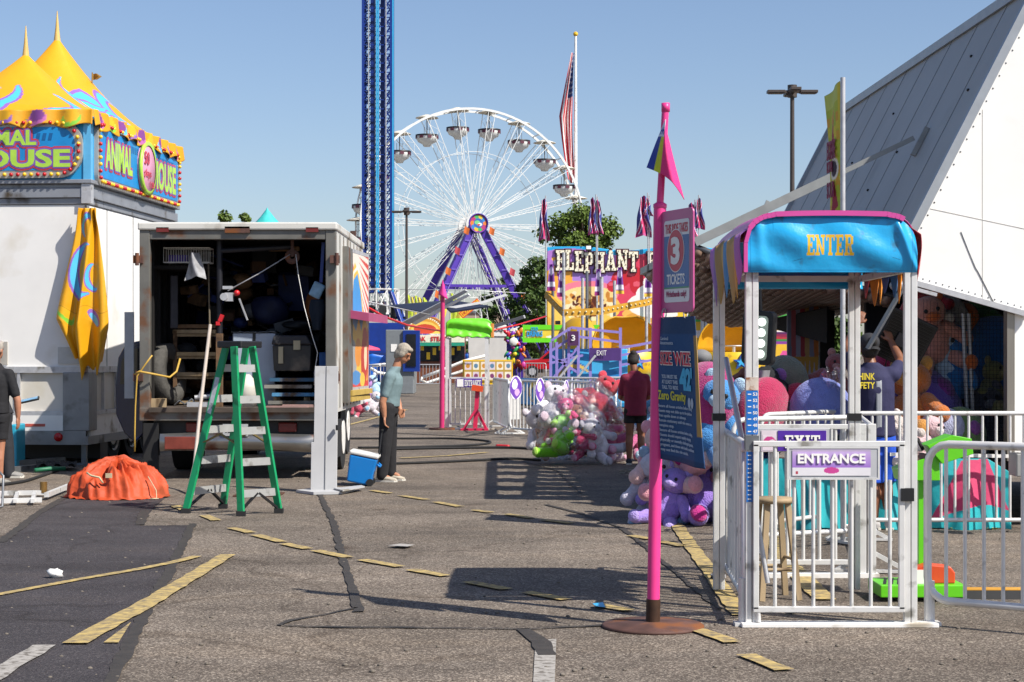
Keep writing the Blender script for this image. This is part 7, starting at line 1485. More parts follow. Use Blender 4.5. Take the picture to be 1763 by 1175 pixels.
    p = gp(818, 741); t = thing('pink_stand', 'hot pink angled stand with an orange box in front of the green gate', 'stand', p); b = B(); PS = mat('stand_pink', '#c4264e', .45)
    b.bar(V(0, 0, .05), V(.05, 0, .82), .09, .07); b.build('post', PS, t)
    for s in (-1, 1): b = B(); b.bar(V(s * .24, -.05, .02), V(.02, 0, .45), .05); b.build('leg', PS, t)
    b = B(); b.bx(-.3, .28, -.2, .15, 0, .04); b.build('base_plate', PS, t); b = B(); b.box(V(.05, -.03, .88), (.24, .16, .12), ry=.15); b.build('orange_box', mat('case_orange'), t)
lane()
# ------------------------------------------------------------------ people
def chain(b, pts, rs, n=12):
    for i, (p, r) in enumerate(zip(pts, rs)):
        b.ell(p, r, n)
        if i: b.cyl(pts[i - 1], p, rs[i - 1], r, n)
def loft(b, secs, s, f, n=20):
    """closed tube of oval sections (centre, half width, half depth)"""
    vs = []
    for c, a, d in secs: vs += [Vector(c) + s * (a * math.cos(2 * PI * j / n)) + f * (d * math.sin(2 * PI * j / n)) for j in range(n)]
    m = len(secs); fs = [(i * n + j, i * n + (j + 1) % n, (i + 1) * n + (j + 1) % n, (i + 1) * n + j) for i in range(m - 1) for j in range(n)]
    b.add(vs, fs + [tuple(range(n))[::-1], tuple(range((m - 1) * n, m * n))], True)
def hand(b, wr, d, palm, thumb, curl=.5, sc=1.0):
    """palm, four bent fingers of different lengths and a side thumb; d points along the hand, palm is its facing"""
    d, palm = d.normalized(), palm.normalized(); palm = (palm - d * palm.dot(d)).normalized(); sd = d.cross(palm)
    if sd.dot(thumb) < 0: sd = -sd
    for k in range(4):
        o = wr + d * .05 * sc + sd * (.03 - .02 * k) * sc; chain(b, [wr + d * .01 * sc + sd * (.012 - .008 * k) * sc, o, o + d * .04 * sc], [.016 * sc, .015 * sc, .0125 * sc], 8)
        L = (.068, .076, .07, .054)[k] * sc; p = o + d * .04 * sc; P = [p]; dd = d.copy()
        for j in range(3): dd = (dd + palm * curl * (.5 + .3 * j)).normalized(); p = p + dd * L * (.45, .32, .23)[j]; P.append(p)
        chain(b, P, [.0105 * sc, .0095 * sc, .0088 * sc, .0078 * sc], 8)
    o = wr + d * .02 * sc + sd * .02 * sc; t1 = o + (sd * .8 + d * .5 + palm * .2) * .04 * sc; chain(b, [o, t1, t1 + (d * .8 + sd * .2 + palm * .5) * .032 * sc, t1 + (d + palm * .7) * .048 * sc], [.015 * sc, .0125 * sc, .0105 * sc, .009 * sc], 8)
def person(label, foot, J, f, skin, hairc, shirt, pants, shoe, hem, phem, cap=None, bun=False, sleeve=.62, palms=None, longhair=0, headtilt=0.0, vox=.008):
    f = Vector(f).normalized(); s = f.cross(Z3); g = {k: Vector(v) for k, v in J.items()}
    t = thing('person', label, 'person', foot)
    SK = mat('skin_' + skin[1:], skin, .5, 0, .08, 12, sss=0)
    b = B(); H = g['head']; hf = (f * math.cos(headtilt) - Z3 * math.sin(headtilt)).normalized(); hu = s.cross(hf); hu = hu if hu.z > 0 else -hu
    R = Matrix((s, hf, hu)).transposed(); rot = R.to_euler(); at = lambda x, y, z: H + s * x + hf * y + hu * z
    b.ell(at(0, 0, .02), (.074, .092, .098), 20, rot); b.ell(at(0, .03, -.045), (.056, .064, .068), 16, rot); b.ell(at(0, .062, -.085), (.03, .03, .024), 12, rot)
    b.ell(at(0, .098, -.02), (.013, .02, .024), 10, rot); b.ell(at(0, .088, .005), (.01, .014, .03), 10, rot); b.ell(at(0, .086, -.058), (.026, .014, .012), 10, rot); b.ell(at(0, .075, .032), (.055, .02, .014), 12, rot)
    for q in (-1, 1): b.ell(at(.077 * q, -.005, -.012), (.012, .022, .032), 10, rot)
    chain(b, [g['neck'], at(0, -.01, -.07)], [.056, .052])
    mid = (g['shL'] + g['shR']) / 2; hip = (g['hipL'] + g['hipR']) / 2
    loft(b, [(hip - Z3 * .05, .13, .09), (hip + Z3 * .1, .13, .09), (mid - Z3 * .1, .15, .1), (mid + Z3 * .02, .12, .07)], s, f)
    for q in 'LR':
        sh, el, wr = g['sh' + q], g['el' + q], g['wr' + q]; chain(b, [sh, el, el.lerp(wr, .35), wr], [.052, .044, .043, .029])
        pm = palms[q] if palms and q in palms else ((mid - sh) * V(1, 1, 0)).normalized() + V(.001, 0, 0)
        dd = Vector(pm[1]) if isinstance(pm, tuple) else (wr - el); pv = Vector(pm[0]) if isinstance(pm, tuple) else pm
        hand(b, wr, dd, pv, f if not isinstance(pm, tuple) or len(pm) < 3 else Vector(pm[2]), .35 if not isinstance(pm, tuple) else .8)
        hp, kn, an = g['hip' + q], g['kn' + q], g['an' + q]; chain(b, [hp, kn, kn.lerp(an, .3) - f * .015, an], [.078, .055, .056, .036])
        chain(b, [an, an + f * .1 - Z3 * .04], [.036, .03])
    b.build('body', SK, t, rem=vox, smooth_it=3)
    b = B()
    for q in (-1, 1): b.ell(at(.032 * q, .086, .012), (.011, .008, .007), 8, rot); 
    b.build('eyes', BLACK, t)
    HM = mat('hair_' + hairc[1:], hairc, .75, 0, .3, 40, bump=.4, bscale=90, stretch=(1, 1, .2)); b = B()
    b.ell(at(0, -.014, .04), (.086, .098, .096), 20, rot); b.ell(at(0, -.045, -.01 - longhair * .5), (.08, .064, .075 + longhair), 16, rot)
    if not cap: b.ell(at(0, .05, .088), (.066, .045, .03), 12, rot)
    if longhair: [b.ell(at(.07 * q, .0, -.005), (.022, .05, .05), 10, rot) for q in (-1, 1)]
    if bun: b.ell(at(0, -.085, .085), (.05, .045, .045), 12, rot)
    b.build('hair', HM, t, rem=.01, smooth_it=2)
    if cap:
        b = B(); b.ell(at(0, -.006, .062), (.092, .108, .082), 22, rot); b.build('cap', mat('cap_' + cap[1:], cap, .8, 0, .12, 20), t, rem=.009)
        b = B(); sg = -1 if bun == 'back' else 1; b.grid(lambda u, v: at((u - .5) * .15 * (1 - .25 * v * v), sg * (.085 + .085 * v * (1 - (2 * u - 1) ** 2 * .45)), .05 - .012 * v - .03 * (2 * u - 1) ** 2), 10, 6); b.build('cap_peak', mat('cap_peak_dark', '#1c1c20', .7), t, solid=.006)
    SM = mat('shirt_' + shirt[1:], shirt, .85, 0, .1, 9, bump=.7, bscale=9); b = B(); hz = V(hip.x, hip.y, hem)
    loft(b, [(hz, .165, .135), (hip.lerp(mid, .35) * V(1, 1, 0) + Z3 * max(hem + .04, hip.lerp(mid, .35).z), .16, .125), (hip.lerp(mid, .75), .175, .14), (mid - Z3 * .02, .18, .122), (mid + Z3 * .045, .13, .085), (g['neck'] + Z3 * .02, .068, .066)], s, f)
    for q in 'LR':
        sh, el = g['sh' + q], g['el' + q]; e = sh.lerp(el, sleeve); chain(b, [sh.lerp(mid, .25), sh, e], [.075, .072, .06])
    b.build('shirt', SM, t, rem=.011, smooth_it=5)
    PM = mat('trousers_' + pants[1:], pants, .85, 0, .15, 9, bump=.7, bscale=8); b = B(); wz = max(hem + .03, hip.z + .06)
    loft(b, [(hip - Z3 * .08, .15, .115), (hip, .16, .118), (V(hip.x, hip.y, wz), .15, .11)], s, f)
    for q in 'LR':
        hp, kn, an = g['hip' + q], g['kn' + q], g['an' + q]
        if phem < .2: chain(b, [hp, kn, kn.lerp(an, .5), an + Z3 * .0], [.102, .084, .078, .074])
        else: fr = min(1, max(.15, (hp.z - phem) / max(.01, hp.z - kn.z))); e = hp.lerp(kn, fr); chain(b, [hp, e + Z3 * .07], [.098, .09]); b.cyl(e + Z3 * .07, e, .09, .092, 14)
    b.build('trousers' if phem < .2 else 'shorts', PM, t, rem=.011, smooth_it=4)
    for q in 'LR':
        an = g['an' + q]; b = B(); o = V(an.x, an.y, 0); 
        loft(b, [(o - f * .08 + Z3 * .03, .034, .03), (o - f * .06 + Z3 * .05, .042, .045), (o + f * .03 + Z3 * .045, .044, .04), (o + f * .12 + Z3 * .035, .046, .03), (o + f * .19 + Z3 * .026, .03, .018)], s, Z3); b.ell(an - Z3 * .015, (.05, .05, .045), 12)
        sh = b.build('shoe', mat('shoe_' + shoe[1:], shoe, .7, 0, .15, 20), t, rem=.008); b = B()
        b.prism([(-.036, -.09), (.036, -.09), (.046, .05), (.04, .17), (0, .205), (-.04, .17), (-.046, .05)], o + Z3 * .001, s, f, Z3 * .022); b.build('sole', mat('sole_white', '#c9c5bb', .7), sh)
    return t, at
def rel(px_, py_, foot, y=0): # photo pixel -> offset from the foot point at the foot's depth
    k = foot.y / F; return V((px_ - CX) * k - foot.x, y, CH - (py_ - HZ) * k)
def build_people():
    ft = gp(667, 829); r = lambda x, y, d=0: rel(x, y, ft, d)
    person('grey haired man in teal shirt and black trousers looking down beside a blue cooler', ft, dict(head=r(694, 609, .0), neck=r(682, 634), shL=r(679, 648, .17), shR=r(673, 649, -.18), elL=r(682, 690, .22), wrL=r(688, 706, .12), elR=r(661, 692, -.22), wrR=r(664, 716, -.21), hipL=r(671, 702, .09), hipR=r(668, 702, -.09), knL=r(671, 765, .11), knR=r(664, 765, -.1), anL=r(671, 815, .13), anR=r(659, 818, -.1)), (.96, -.28, 0), '#b07a5c', '#a39a8b', '#6d8286', '#1d1c1f', '#b5ab9a', r(0, 701).z, .1, longhair=.02, headtilt=.55, sleeve=.7, palms={'R': (V(1, 0, 0), V(.05, 0, -1), V(1, .3, 0))})
    ft = gp(1094, 800); r = lambda x, y, d=0: rel(x, y, ft, d)
    tw, _ = person('woman in a maroon shirt and black shorts seen from behind among the bagged toys', ft, dict(head=r(1091, 622, .05), neck=r(1093, 641), shL=r(1076, 652), shR=r(1111, 652), elL=r(1069, 684, .1), wrL=r(1080, 690, .3), elR=r(1118, 684, .1), wrR=r(1108, 690, .3), hipL=r(1085, 708), hipR=r(1103, 708), knL=r(1084, 750, .02), knR=r(1104, 750, .03), anL=r(1083, 792), anR=r(1105, 793)), (.12, 1, 0), '#8a5a42', '#1d1715', '#7a1f3c', '#141316', '#1d2230', r(0, 716).z, r(0, 729).z, bun=True, headtilt=.45, sleeve=.75)
    ft = gp(1513, 912); r = lambda x, y, d=0: rel(x, y, ft, d)
    tw, at = person('worker in navy THINK SAFETY shirt, black cap and blue shorts reaching up with both arms', ft, dict(head=r(1497, 600, .03), neck=r(1499, 628), shL=r(1474, 645), shR=r(1538, 645), elL=r(1465, 596, .18), wrL=r(1488, 556, .32), elR=r(1560, 622, .2), wrR=r(1549, 588, .36), hipL=r(1500, 752), hipR=r(1524, 752), knL=r(1505, 832, .02), knR=r(1528, 830, .04), anL=r(1505, 899), anR=r(1527, 899)), (-.1, 1, 0), '#7d5038', '#1b1715', '#242447', '#1b4fc0', '#a9a6a4', r(0, 752).z, r(0, 836).z, cap='#26262a', bun='back', headtilt=-.25, sleeve=.62, palms={'L': (V(.4, 1, .2), V(.5, .3, 1), V(1, 0, 0)), 'R': (V(-.5, 1, 0), V(-.3, .4, 1), V(-1, 0, 0))})
    o = r(1466, 690, -.16); L = B(); hx = r(1522, 690).x - r(1474, 690).x
    L.text('THINK', r(1465, 654, -.15), X3, Z3, hx * .74, .062, .004, .02); L.text('SAFETY', r(1462, 669, -.15), X3, Z3, hx * .8, .06, .004, .02); L.build('shirt_lettering', mat('shirt_yellow', '#d8c22c', .7), tw)
    b = B()
    for a, c in ((1503, 1513), (1460, 1466)): b.grid(lambda u, v: r(a + (c - a) * u, 748 - 112 * v, -.122 - .014 * math.sin(PI * v) + (.05 if a < 1500 else .0) + .9 * max(0, v - .8) ** 1.5), 3, 10)
    b.build('reflective_stripe', mat('stripe_grey', '#8d9096', .5, 0, .1), tw, solid=.004)
    q = r(1484, 563, .3); b = B(); b.cyl(q - V(.012, .006, .02), q + V(.0, .0, .01), .034, n=14); b.build('wrist_watch', BLACK, tw)
    ft = V((1207 - CX) * 17.9 / F, 17.9, 0); r = lambda x, y, d=0: rel(x, y, ft, d)
    person('person in grey cap and navy shirt reaching over toys behind the rules banner', ft, dict(head=r(1208, 626), neck=r(1203, 645), shL=r(1206, 662, .17), shR=r(1206, 664, -.17), elL=r(1240, 668, .22), wrL=r(1275, 650, .25), elR=r(1236, 668, -.16), wrR=r(1270, 646, -.1), hipL=r(1200, 765, .09), hipR=r(1200, 765, -.09), knL=r(1202, 840, .1), knR=r(1200, 840, -.1), anL=r(1203, 888, .1), anR=r(1198, 888, -.1)), (1, -.12, 0), '#7d5040', '#2a201c', '#1b2036', '#22232a', '#55585c', r(0, 760).z, .1, cap='#77787a', headtilt=.1)
    ft = gp(-8, 836); r = lambda x, y, d=0: rel(x, y, ft, d)
    tw, _ = person('person in black shirt and shorts at the left edge holding a tablet', ft, dict(head=r(-6, 603), neck=r(-8, 628), shL=r(-30, 645, .05), shR=r(16, 645, -.02), elL=r(-36, 690), wrL=r(-20, 700, .2), elR=r(31, 690, -.02), wrR=r(31, 718, .0), hipL=r(-16, 716), hipR=r(4, 716), knL=r(-18, 775), knR=r(0, 775), anL=r(-18, 825), anR=r(0, 825)), (.35, 1, 0), '#a8745a', '#a29a90', '#17171b', '#17171b', '#8a8780', r(0, 712).z, r(0, 757).z, sleeve=.75)
    b = B(); c = ft + r(45, 690, .1); b.box(c, (.26, .18, .02), .2, .15, -.22); o = tag(b.build('tablet', BLACK), 'dark tablet with blue and red screen held by the person at the left edge', 'tablet'); b = B(); b.box(c + V(0, 0, .0125), (.22, .14, .004), .2, .15, -.22); b.build('screen', mat('screen_blue', '#5f9ac0', .3, 0, .5, 16), o)
    ft = gp(12, 829); ft = V((14 - CX) * 22.6 / F, 22.6, 0); r = lambda x, y, d=0: rel(x, y, ft, d)
    person('second person in dark trousers and trainers half hidden by the one at the left edge', ft, dict(head=r(-20, 612), neck=r(-16, 636), shL=r(-32, 650, .1), shR=r(4, 650, -.1), elL=r(-34, 692), wrL=r(-30, 720), elR=r(6, 692), wrR=r(4, 720), hipL=r(2, 716, .08), hipR=r(8, 716, -.06), knL=r(10, 770, .08), knR=r(14, 770, -.06), anL=r(12, 815, .1), anR=r(17, 816, -.06)), (1, -.1, 0), '#a8745a', '#6a5a4a', '#2a2b30', '#25262b', '#8c8a86', r(0, 712).z, .1)
build_people()
# wheeled cooler
def cooler():
    p = gp(620, 836); t = thing('wheeled_cooler', 'bright blue wheeled cooler with a white lid, tipped back beside the man', 'cooler', p); M = Matrix.Translation((0, 0, .03)) @ Matrix.Rotation(.2, 4, 'Y')
    def rb(x0, x1, y0, y1, z0, z1, tp, nm, m, pr=None, bv=.02):
        b = B(); P = [V(x, y, z0) for x, y in ((x0 + tp, y0 + tp), (x1 - tp, y0 + tp), (x1 - tp, y1 - tp), (x0 + tp, y1 - tp))] + [V(x, y, z1) for x, y in ((x0, y0), (x1, y0), (x1, y1), (x0, y1))]; P = [M @ q for q in P]
        b.add(P, [(0, 3, 2, 1), (4, 5, 6, 7), (0, 1, 5, 4), (1, 2, 6, 5), (2, 3, 7, 6), (3, 0, 4, 7)]); return b.build(nm, m, pr or t, bevel=bv, seg=3)
    rb(-.18, .16, -.17, .17, .0, .33, .025, 'tub', mat('cooler_blue', '#1179c6', .35, 0, .06, 5)); rb(-.19, .17, -.18, .18, .335, .385, .0, 'lid', mat('cooler_white', '#d6d4cf', .4, 0, .05))
    b = B(); P = [M @ V(.165, -.12, .27), M @ V(.2, -.12, .25), M @ V(.2, .12, .25), M @ V(.165, .12, .27)]; b.tube(P, .014, 6); b.build('side_grip', mat('cooler_blue'), t)
    for y in (-.15, .15): b = B(); b.cyl(V(.13, y - .02, .045), V(.13, y + .02, .045), .045, n=16); b.build('wheel', RUBBER, t)
    a = M @ V(.17, 0, .25); e = px(658, 741, 21.35) - p; b = B(); b.bar(a, e, .014, .03); b.bar(e - V(.0, .06, 0), e + V(0, .06, 0), .022); b.build('pull_handle', BLACK, t)
cooler()
# ------------------------------------------------------------------ plush toys, bags and the display
PL = {}
def plushmat(c):
    return mat('plush_' + c[1:], c, .95, 0, .16, 14, bump=.9, bscale=70, sheen=.35)
def plush(label, loc, h, rot, body, accent, group='plush prizes heaped on the asphalt', kind='bear', belly=None, name=None):
    t = thing(name or ('plush_' + kind), label, 'plush toy', loc, 0, group); t.rotation_euler = rot; P, A = plushmat(body), plushmat(accent); s = h
    def part(nm, fn, m, par=None):
        b = B(); fn(b); b.v = [tuple(Vector(v) * s) for v in b.v]; return b.build(nm, m, par or t)
    if kind in ('bear', 'unicorn'):
        part('torso', lambda b: (b.ell((0, 0, 0), (.25, .22, .3), 18), b.ell((0, -.06, -.08), (.2, .2, .2), 14)), P)
        hd = part('head', lambda b: (b.ell((0, -.03, .42), (.23, .21, .2), 18), b.ell((-.1, -.1, .37), (.1, .1, .09), 10), b.ell((.1, -.1, .37), (.1, .1, .09), 10)), P)
        part('muzzle', lambda b: b.ell((0, -.22, .38), (.1, .08, .075), 12), A, hd)
        part('eye', lambda b: b.ell((-.08, -.22, .47), (.028, .02, .03), 8), BLACK, hd); part('eye', lambda b: b.ell((.08, -.22, .47), (.028, .02, .03), 8), BLACK, hd)
        for q in (-1, 1):
            part('ear', lambda b: b.ell((.17 * q, 0, .6), (.08, .04, .09), 12), A, hd)
            part('arm', lambda b: (b.cyl((.2 * q, -.04, .16), (.4 * q, -.14, -.02), .1, .085, 12), b.ell((.4 * q, -.14, -.02), .1, 12), b.ell((.2 * q, -.04, .16), .1, 10)), P)
            lg = part('leg', lambda b: (b.cyl((.14 * q, -.08, -.2), (.3 * q, -.4, -.26), .12, .1, 12), b.ell((.3 * q, -.4, -.26), .11, 12), b.ell((.14 * q, -.08, -.2), .12, 10)), P)
            part('foot_pad', lambda b: b.ell((.31 * q, -.48, -.25), (.09, .05, .1), 12), A, lg)
        if belly: part('belly', lambda b: b.ell((0, -.14, -.02), (.17, .14, .2), 14), plushmat(belly))
        if kind == 'unicorn':
            part('horn', lambda b: b.cyl((0, -.1, .58), (0, -.16, .8), .035, .005, 10), plushmat('#d8c45a'), hd)
            part('mane', lambda b: [b.ell((.03 * (-1) ** i, .1 + .02 * i, .6 - .12 * i), (.1, .09, .1), 10) for i in range(5)], A, hd)
    elif kind == 'cushion':
        part('cushion', lambda b: b.ell((0, 0, 0), (.5, .3, .5), 24), P); part('patch', lambda b: (b.ell((.1, -.24, .1), (.16, .08, .16), 12), b.ell((-.2, -.22, -.12), (.1, .07, .1), 10)), A) if accent != body else None
    elif kind == 'dolphin':
        part('torso', lambda b: [b.ell((math.sin(q * 1.6) * .25 - .1, 0, .5 - q), (.2 * (1 - abs(q - .4)) + .05, .17, .15), 14) for q in np.linspace(0, 1, 8)], P)
        part('belly', lambda b: [b.ell((math.sin(q * 1.6) * .25 - .13, -.09, .5 - q), (.15 * (1 - abs(q - .4)), .12, .12), 12) for q in np.linspace(.1, .8, 6)], A)
        for q in (-1, 1): part('fin', lambda b: b.ell((.25 * q + .05, -.05, .15), (.2, .06, .09), 12, (0, .6 * q, 0)), P); part('tail_fluke', lambda b: b.ell((.12 * q + .12, 0, -.55), (.16, .05, .09), 12, (0, -.4 * q, 0)), P)
        part('eye', lambda b: b.ell((-.02, -.16, .45), (.03, .02, .03), 8), BLACK)
    return t
R_ = random.Random(21)
def pile(rows, group, depth, dy=0):
    for x, y, d, h, kind, c1, c2, lb in rows:
        y += dy if y < 745 else 0; x -= dy * 1.2 * (depth > 25.8)
        plush(lb, px(x, y, depth + d), h * (1.0 if dy == 8 else 1.22 if kind != 'cushion' else 1), (R_.uniform(-.5, .3), R_.uniform(-.6, .6), R_.uniform(-.9, .9)), c1, c2, group, kind)
pile(((952, 700, -.1, .62, 'bear', '#e2dfe4', '#c9b4c0', 'white plush at the top of the left clear bag'), (935, 738, -.05, .6, 'bear', '#dedbe2', '#c9c0c8', 'white plush at the left edge of the clear bag'), (973, 706, -.15, .42, 'bear', '#d8467f', '#d98aa8', 'pink plush near the top of the left clear bag'), (962, 728, -.25, .4, 'bear', '#d0397a', '#c8c0c8', 'deep pink plush in the middle of the left clear bag'), (1000, 712, .05, .4, 'bear', '#9a6038', '#c8a080', 'brown plush peeking out at the top right of the left clear bag'),
      (968, 762, -.4, .56, 'bear', '#78cc14', '#a8dc50', 'lime green plush low in the left clear bag'), (990, 738, -.3, .38, 'bear', '#1f2c48', '#8a5a3a', 'navy plush in the middle of the left clear bag'), (1004, 764, -.35, .42, 'bear', '#cc2f6c', '#d9a0b8', 'hot pink plush low at the right of the left clear bag'), (1028, 766, -.25, .55, 'bear', '#dedae2', '#b8b4c0', 'white plush low at the right end of the left clear bag'), (935, 770, -.1, .4, 'bear', '#c08a70', '#c8c4c8', 'tan plush low at the left of the left clear bag')), 'plush prizes in the left clear bag', 25.6, 16)
pile(((1035, 690, .1, .8, 'bear', '#a81c30', '#c83a4c', 'big crimson plush on top of the heap beside the woman'), (1012, 715, -.05, .62, 'bear', '#b8172c', '#c9c4c4', 'scarlet plush leaning left against the white bag'), (1052, 755, -.3, .62, 'bear', '#c8648a', '#d8a0b8', 'dusty pink plush with long limbs in front of the red heap'), (1070, 735, .1, .5, 'bear', '#a8283c', '#d0c8cc', 'dark red plush right behind the dusty pink one'), (1112, 715, .5, .6, 'bear', '#4f8fb8', '#c8c8d0', 'sky blue plush half hidden right of the woman'), (1115, 765, .4, .6, 'bear', '#c86090', '#d8c0cc', 'pink plush half hidden right of the woman near the ground'), (1060, 785, -.1, .4, 'bear', '#c8b8c8', '#d8a0b8', 'pale plush foot on the ground by the woman')), 'plush prizes in the red heap', 25.9, 8)
pile(((1188, 795, .1, .8, 'bear', '#e2a0ac', '#e8c4c4', 'big pale pink bear sprawled on top of the heap below the rules banner'), (1150, 812, -.1, .62, 'bear', '#e6bcb6', '#e09aa6', 'cream pink bear leaning against the pink pole'), (1222, 770, .25, .7, 'bear', '#dc829c', '#e8b0c0', 'rose plush at the upper right of the heap below the rules banner'), (1200, 852, -.1, .72, 'unicorn', '#9274cc', '#b81f7c', 'violet unicorn with a magenta mane low in the heap'), (1130, 850, -.05, .58, 'unicorn', '#c4c0d0', '#8aa8c8', 'white unicorn lying left of the pink pole'), (1150, 872, -.25, .5, 'bear', '#9c80d4', '#b09adc', 'lilac plush with a stretched leg in front of the heap'), (1222, 866, .0, .56, 'bear', '#8468bc', '#a890d4', 'purple plush at the foot of the side barricade'), (1130, 826, .3, .42, 'bear', '#dc9cb0', '#b8d0dc', 'small pink plush with pale blue ears just left of the pink pole'), (1178, 838, .1, .46, 'bear', '#d03f80', '#e090ac', 'hot pink plush in the middle of the heap below the banner')), 'plush prizes in the pastel heap', 16.75)
pile(((1212, 690, .0, .75, 'cushion', '#a8246c', '#a8246c', 'magenta fluffy plush behind the rules banner'), (1222, 738, -.1, .66, 'bear', '#3f86c4', '#a8c4dc', 'glossy blue plush between the banner and the side barricade'), (1205, 735, .4, .5, 'bear', '#cc7f88', '#d8a8a8', 'salmon plush behind the glossy blue one'), (1310, 715, -.0, .74, 'cushion', '#a8124a', '#a8124a', 'huge raspberry red plush ball behind the ruler post'), (1372, 700, .5, .5, 'cushion', '#b01840', '#b01840', 'smaller red plush wedged beside the raspberry ball'), (1412, 705, -.1, .6, 'cushion', '#7480c4', '#7480c4', 'periwinkle plush ball left of the worker'), (1352, 655, .6, .5, 'cushion', '#6a7060', '#8a5a9a', 'striped green and purple plush above the raspberry ball'), (1428, 660, .6, .4, 'bear', '#8a4a48', '#a87870', 'dusty red plush under a plastic sheet by the worker'), (1300, 790, .3, .5, 'bear', '#3a4a90', '#7080b8', 'dark blue plush behind the EXIT gate bars')), 'plush prizes behind the entrance lane', 16.4)
pile(((1568, 720, .3, .72, 'bear', '#b8641a', '#c88a3a', 'orange plush right of the worker'), (1600, 700, .6, .8, 'cushion', '#5a3a98', '#7a2a80', 'violet plush arching over the orange one'), (1622, 738, .1, .42, 'cushion', '#a8acc8', '#a8acc8', 'pale lavender plush ball behind the far right barricade'), (1655, 745, .2, .5, 'cushion', '#6f8a50', '#8a4a90', 'striped green and purple cushion low in the trailer'), (1560, 760, -.3, .36, 'bear', '#c8bcb4', '#d8ccc8', 'cream plush with pale paws beside the worker'), (1590, 770, -.2, .4, 'bear', '#d0b0b4', '#d8ccc8', 'pinkish white plush behind the green ticket hood'), (1700, 745, .8, .6, 'bear', '#4a4c58', '#6a6c78', 'charcoal plush in the shade of the trailer')), 'plush prizes in the trailer', 16.3)
pile(((1605, 590, .2, .62, 'bear', '#c98a7a', '#c8642a', 'peach and orange plush monkey hanging in the trailer'), (1626, 655, .2, .7, 'dolphin', '#1b6aa8', '#a8c0d0', 'blue dolphin plush hanging under the peach monkey'), (1712, 625, .6, .95, 'cushion', '#155a98', '#155a98', 'huge blue round plush at the trailer end'), (1706, 680, .3, .45, 'bear', '#8a8a58', '#a8a070', 'khaki plush hanging before the huge blue one'), (1590, 535, .5, .5, 'bear', '#a82430', '#c8c4c0', 'red and white plush under the awning edge'), (1625, 550, .7, .55, 'cushion', '#b0aca8', '#8a8a8a', 'white plush behind the net near the gable'), (1650, 560, .8, .5, 'cushion', '#c8641a', '#b02a1a', 'bright orange plush behind the net'), (1538, 640, .6, .5, 'cushion', '#b01f50', '#d8d0d0', 'crimson plush with a big eye behind the worker'), (1650, 620, .9, .5, 'bear', '#b88a20', '#c8642a', 'golden plush at the back of the trailer'), (1690, 560, 1.0, .5, 'bear', '#3f6a2a', '#5a8a3a', 'green plush high at the back of the trailer')), 'plush prizes hung in the trailer', 16.9)
pile(((612, 688, 0, .6, 'bear', '#c8c4cc', '#d08aa0', 'white plush in the far pile beside the truck art panel'), (632, 680, .3, .6, 'bear', '#b07ac0', '#d0c0d8', 'lilac plush in the far pile beside the truck art panel'), (640, 698, -.4, .5, 'bear', '#c8c0c4', '#8ab0c8', 'pale plush low in the far pile by the truck'), (618, 702, -.5, .45, 'bear', '#b84a60', '#c8c4c4', 'rosy plush low in the far pile by the truck'), (600, 704, -.3, .4, 'bear', '#5a9a58', '#b02a3a', 'green and red plush at the left of the far pile by the truck'), (645, 670, .6, .5, 'bear', '#a8c8d8', '#c8c8d0', 'ice blue plush on top of the far pile by the truck')), 'plush prizes beside the truck', 45)
# clear bags and sheets
def film():
    if 'clear_film' in MATS: return MATS['clear_film']
    m = bpy.data.materials.new('clear_film'); m.use_nodes = True; n = m.node_tree.nodes; L = m.node_tree.links; MATS['clear_film'] = m
    p = n.new('ShaderNodeBsdfGlossy'); p.inputs['Roughness'].default_value = .14; p.inputs['Color'].default_value = (.9, .9, .92, 1); tr = n.new('ShaderNodeBsdfTransparent'); mx = n.new('ShaderNodeMixShader')
    lw = n.new('ShaderNodeLayerWeight'); lw.inputs['Blend'].default_value = .35; tc = n.new('ShaderNodeTexCoord'); nz = n.new('ShaderNodeTexNoise'); nz.inputs['Scale'].default_value = 7; nz.inputs['Detail'].default_value = 8; nz.inputs['Distortion'].default_value = 1.5
    L.new(tc.outputs['Object'], nz.inputs['Vector']); bp = n.new('ShaderNodeBump'); bp.inputs['Strength'].default_value = 1; bp.inputs['Distance'].default_value = .08; L.new(nz.outputs['Fac'], bp.inputs['Height']); L.new(bp.outputs[0], p.inputs['Normal']); L.new(bp.outputs[0], lw.inputs['Normal'])
    mt = n.new('ShaderNodeMath'); mt.operation = 'MULTIPLY_ADD'; mt.inputs[1].default_value = .6; mt.inputs[2].default_value = .1; L.new(lw.outputs['Facing'], mt.inputs[0]); L.new(mt.outputs[0], mx.inputs[0]); L.new(tr.outputs[0], mx.inputs[1]); L.new(p.outputs[0], mx.inputs[2]); L.new(mx.outputs[0], n['Material Output'].inputs[0]); return m
def bag(c, r, label, seed):
    rr = random.Random(seed); ph = [rr.uniform(0, 6) for _ in range(6)]; b = B()
    def fn(u, v):
        a, t_ = 2 * PI * u, PI * v; k = 1 + .06 * math.sin(5 * a + ph[0] + 4 * t_) + .04 * math.sin(11 * a + ph[1] - 6 * t_) + .03 * math.sin(19 * a + 9 * t_)
        z = -math.cos(t_) * r[2]; q = math.sin(t_) ** .7
        if v > .85: z += (v - .85) / .15 * .16
        return V(r[0] * q * math.cos(a) * k, r[1] * q * math.sin(a) * k, max(z * (1 + .05 * math.sin(3 * a)), -c.z + .01))
    b.grid(fn, 70, 36); return tag(b.build('plastic_bag', film(), loc=c), label, 'bag')
bag(px(980, 740, 25.4), (.52, .5, .43), 'large clear plastic bag full of white, pink and lime plush', 2)
bag(px(1025, 727, 25.9), (.42, .45, .46), 'clear plastic bag over the crimson plush beside the woman', 5)
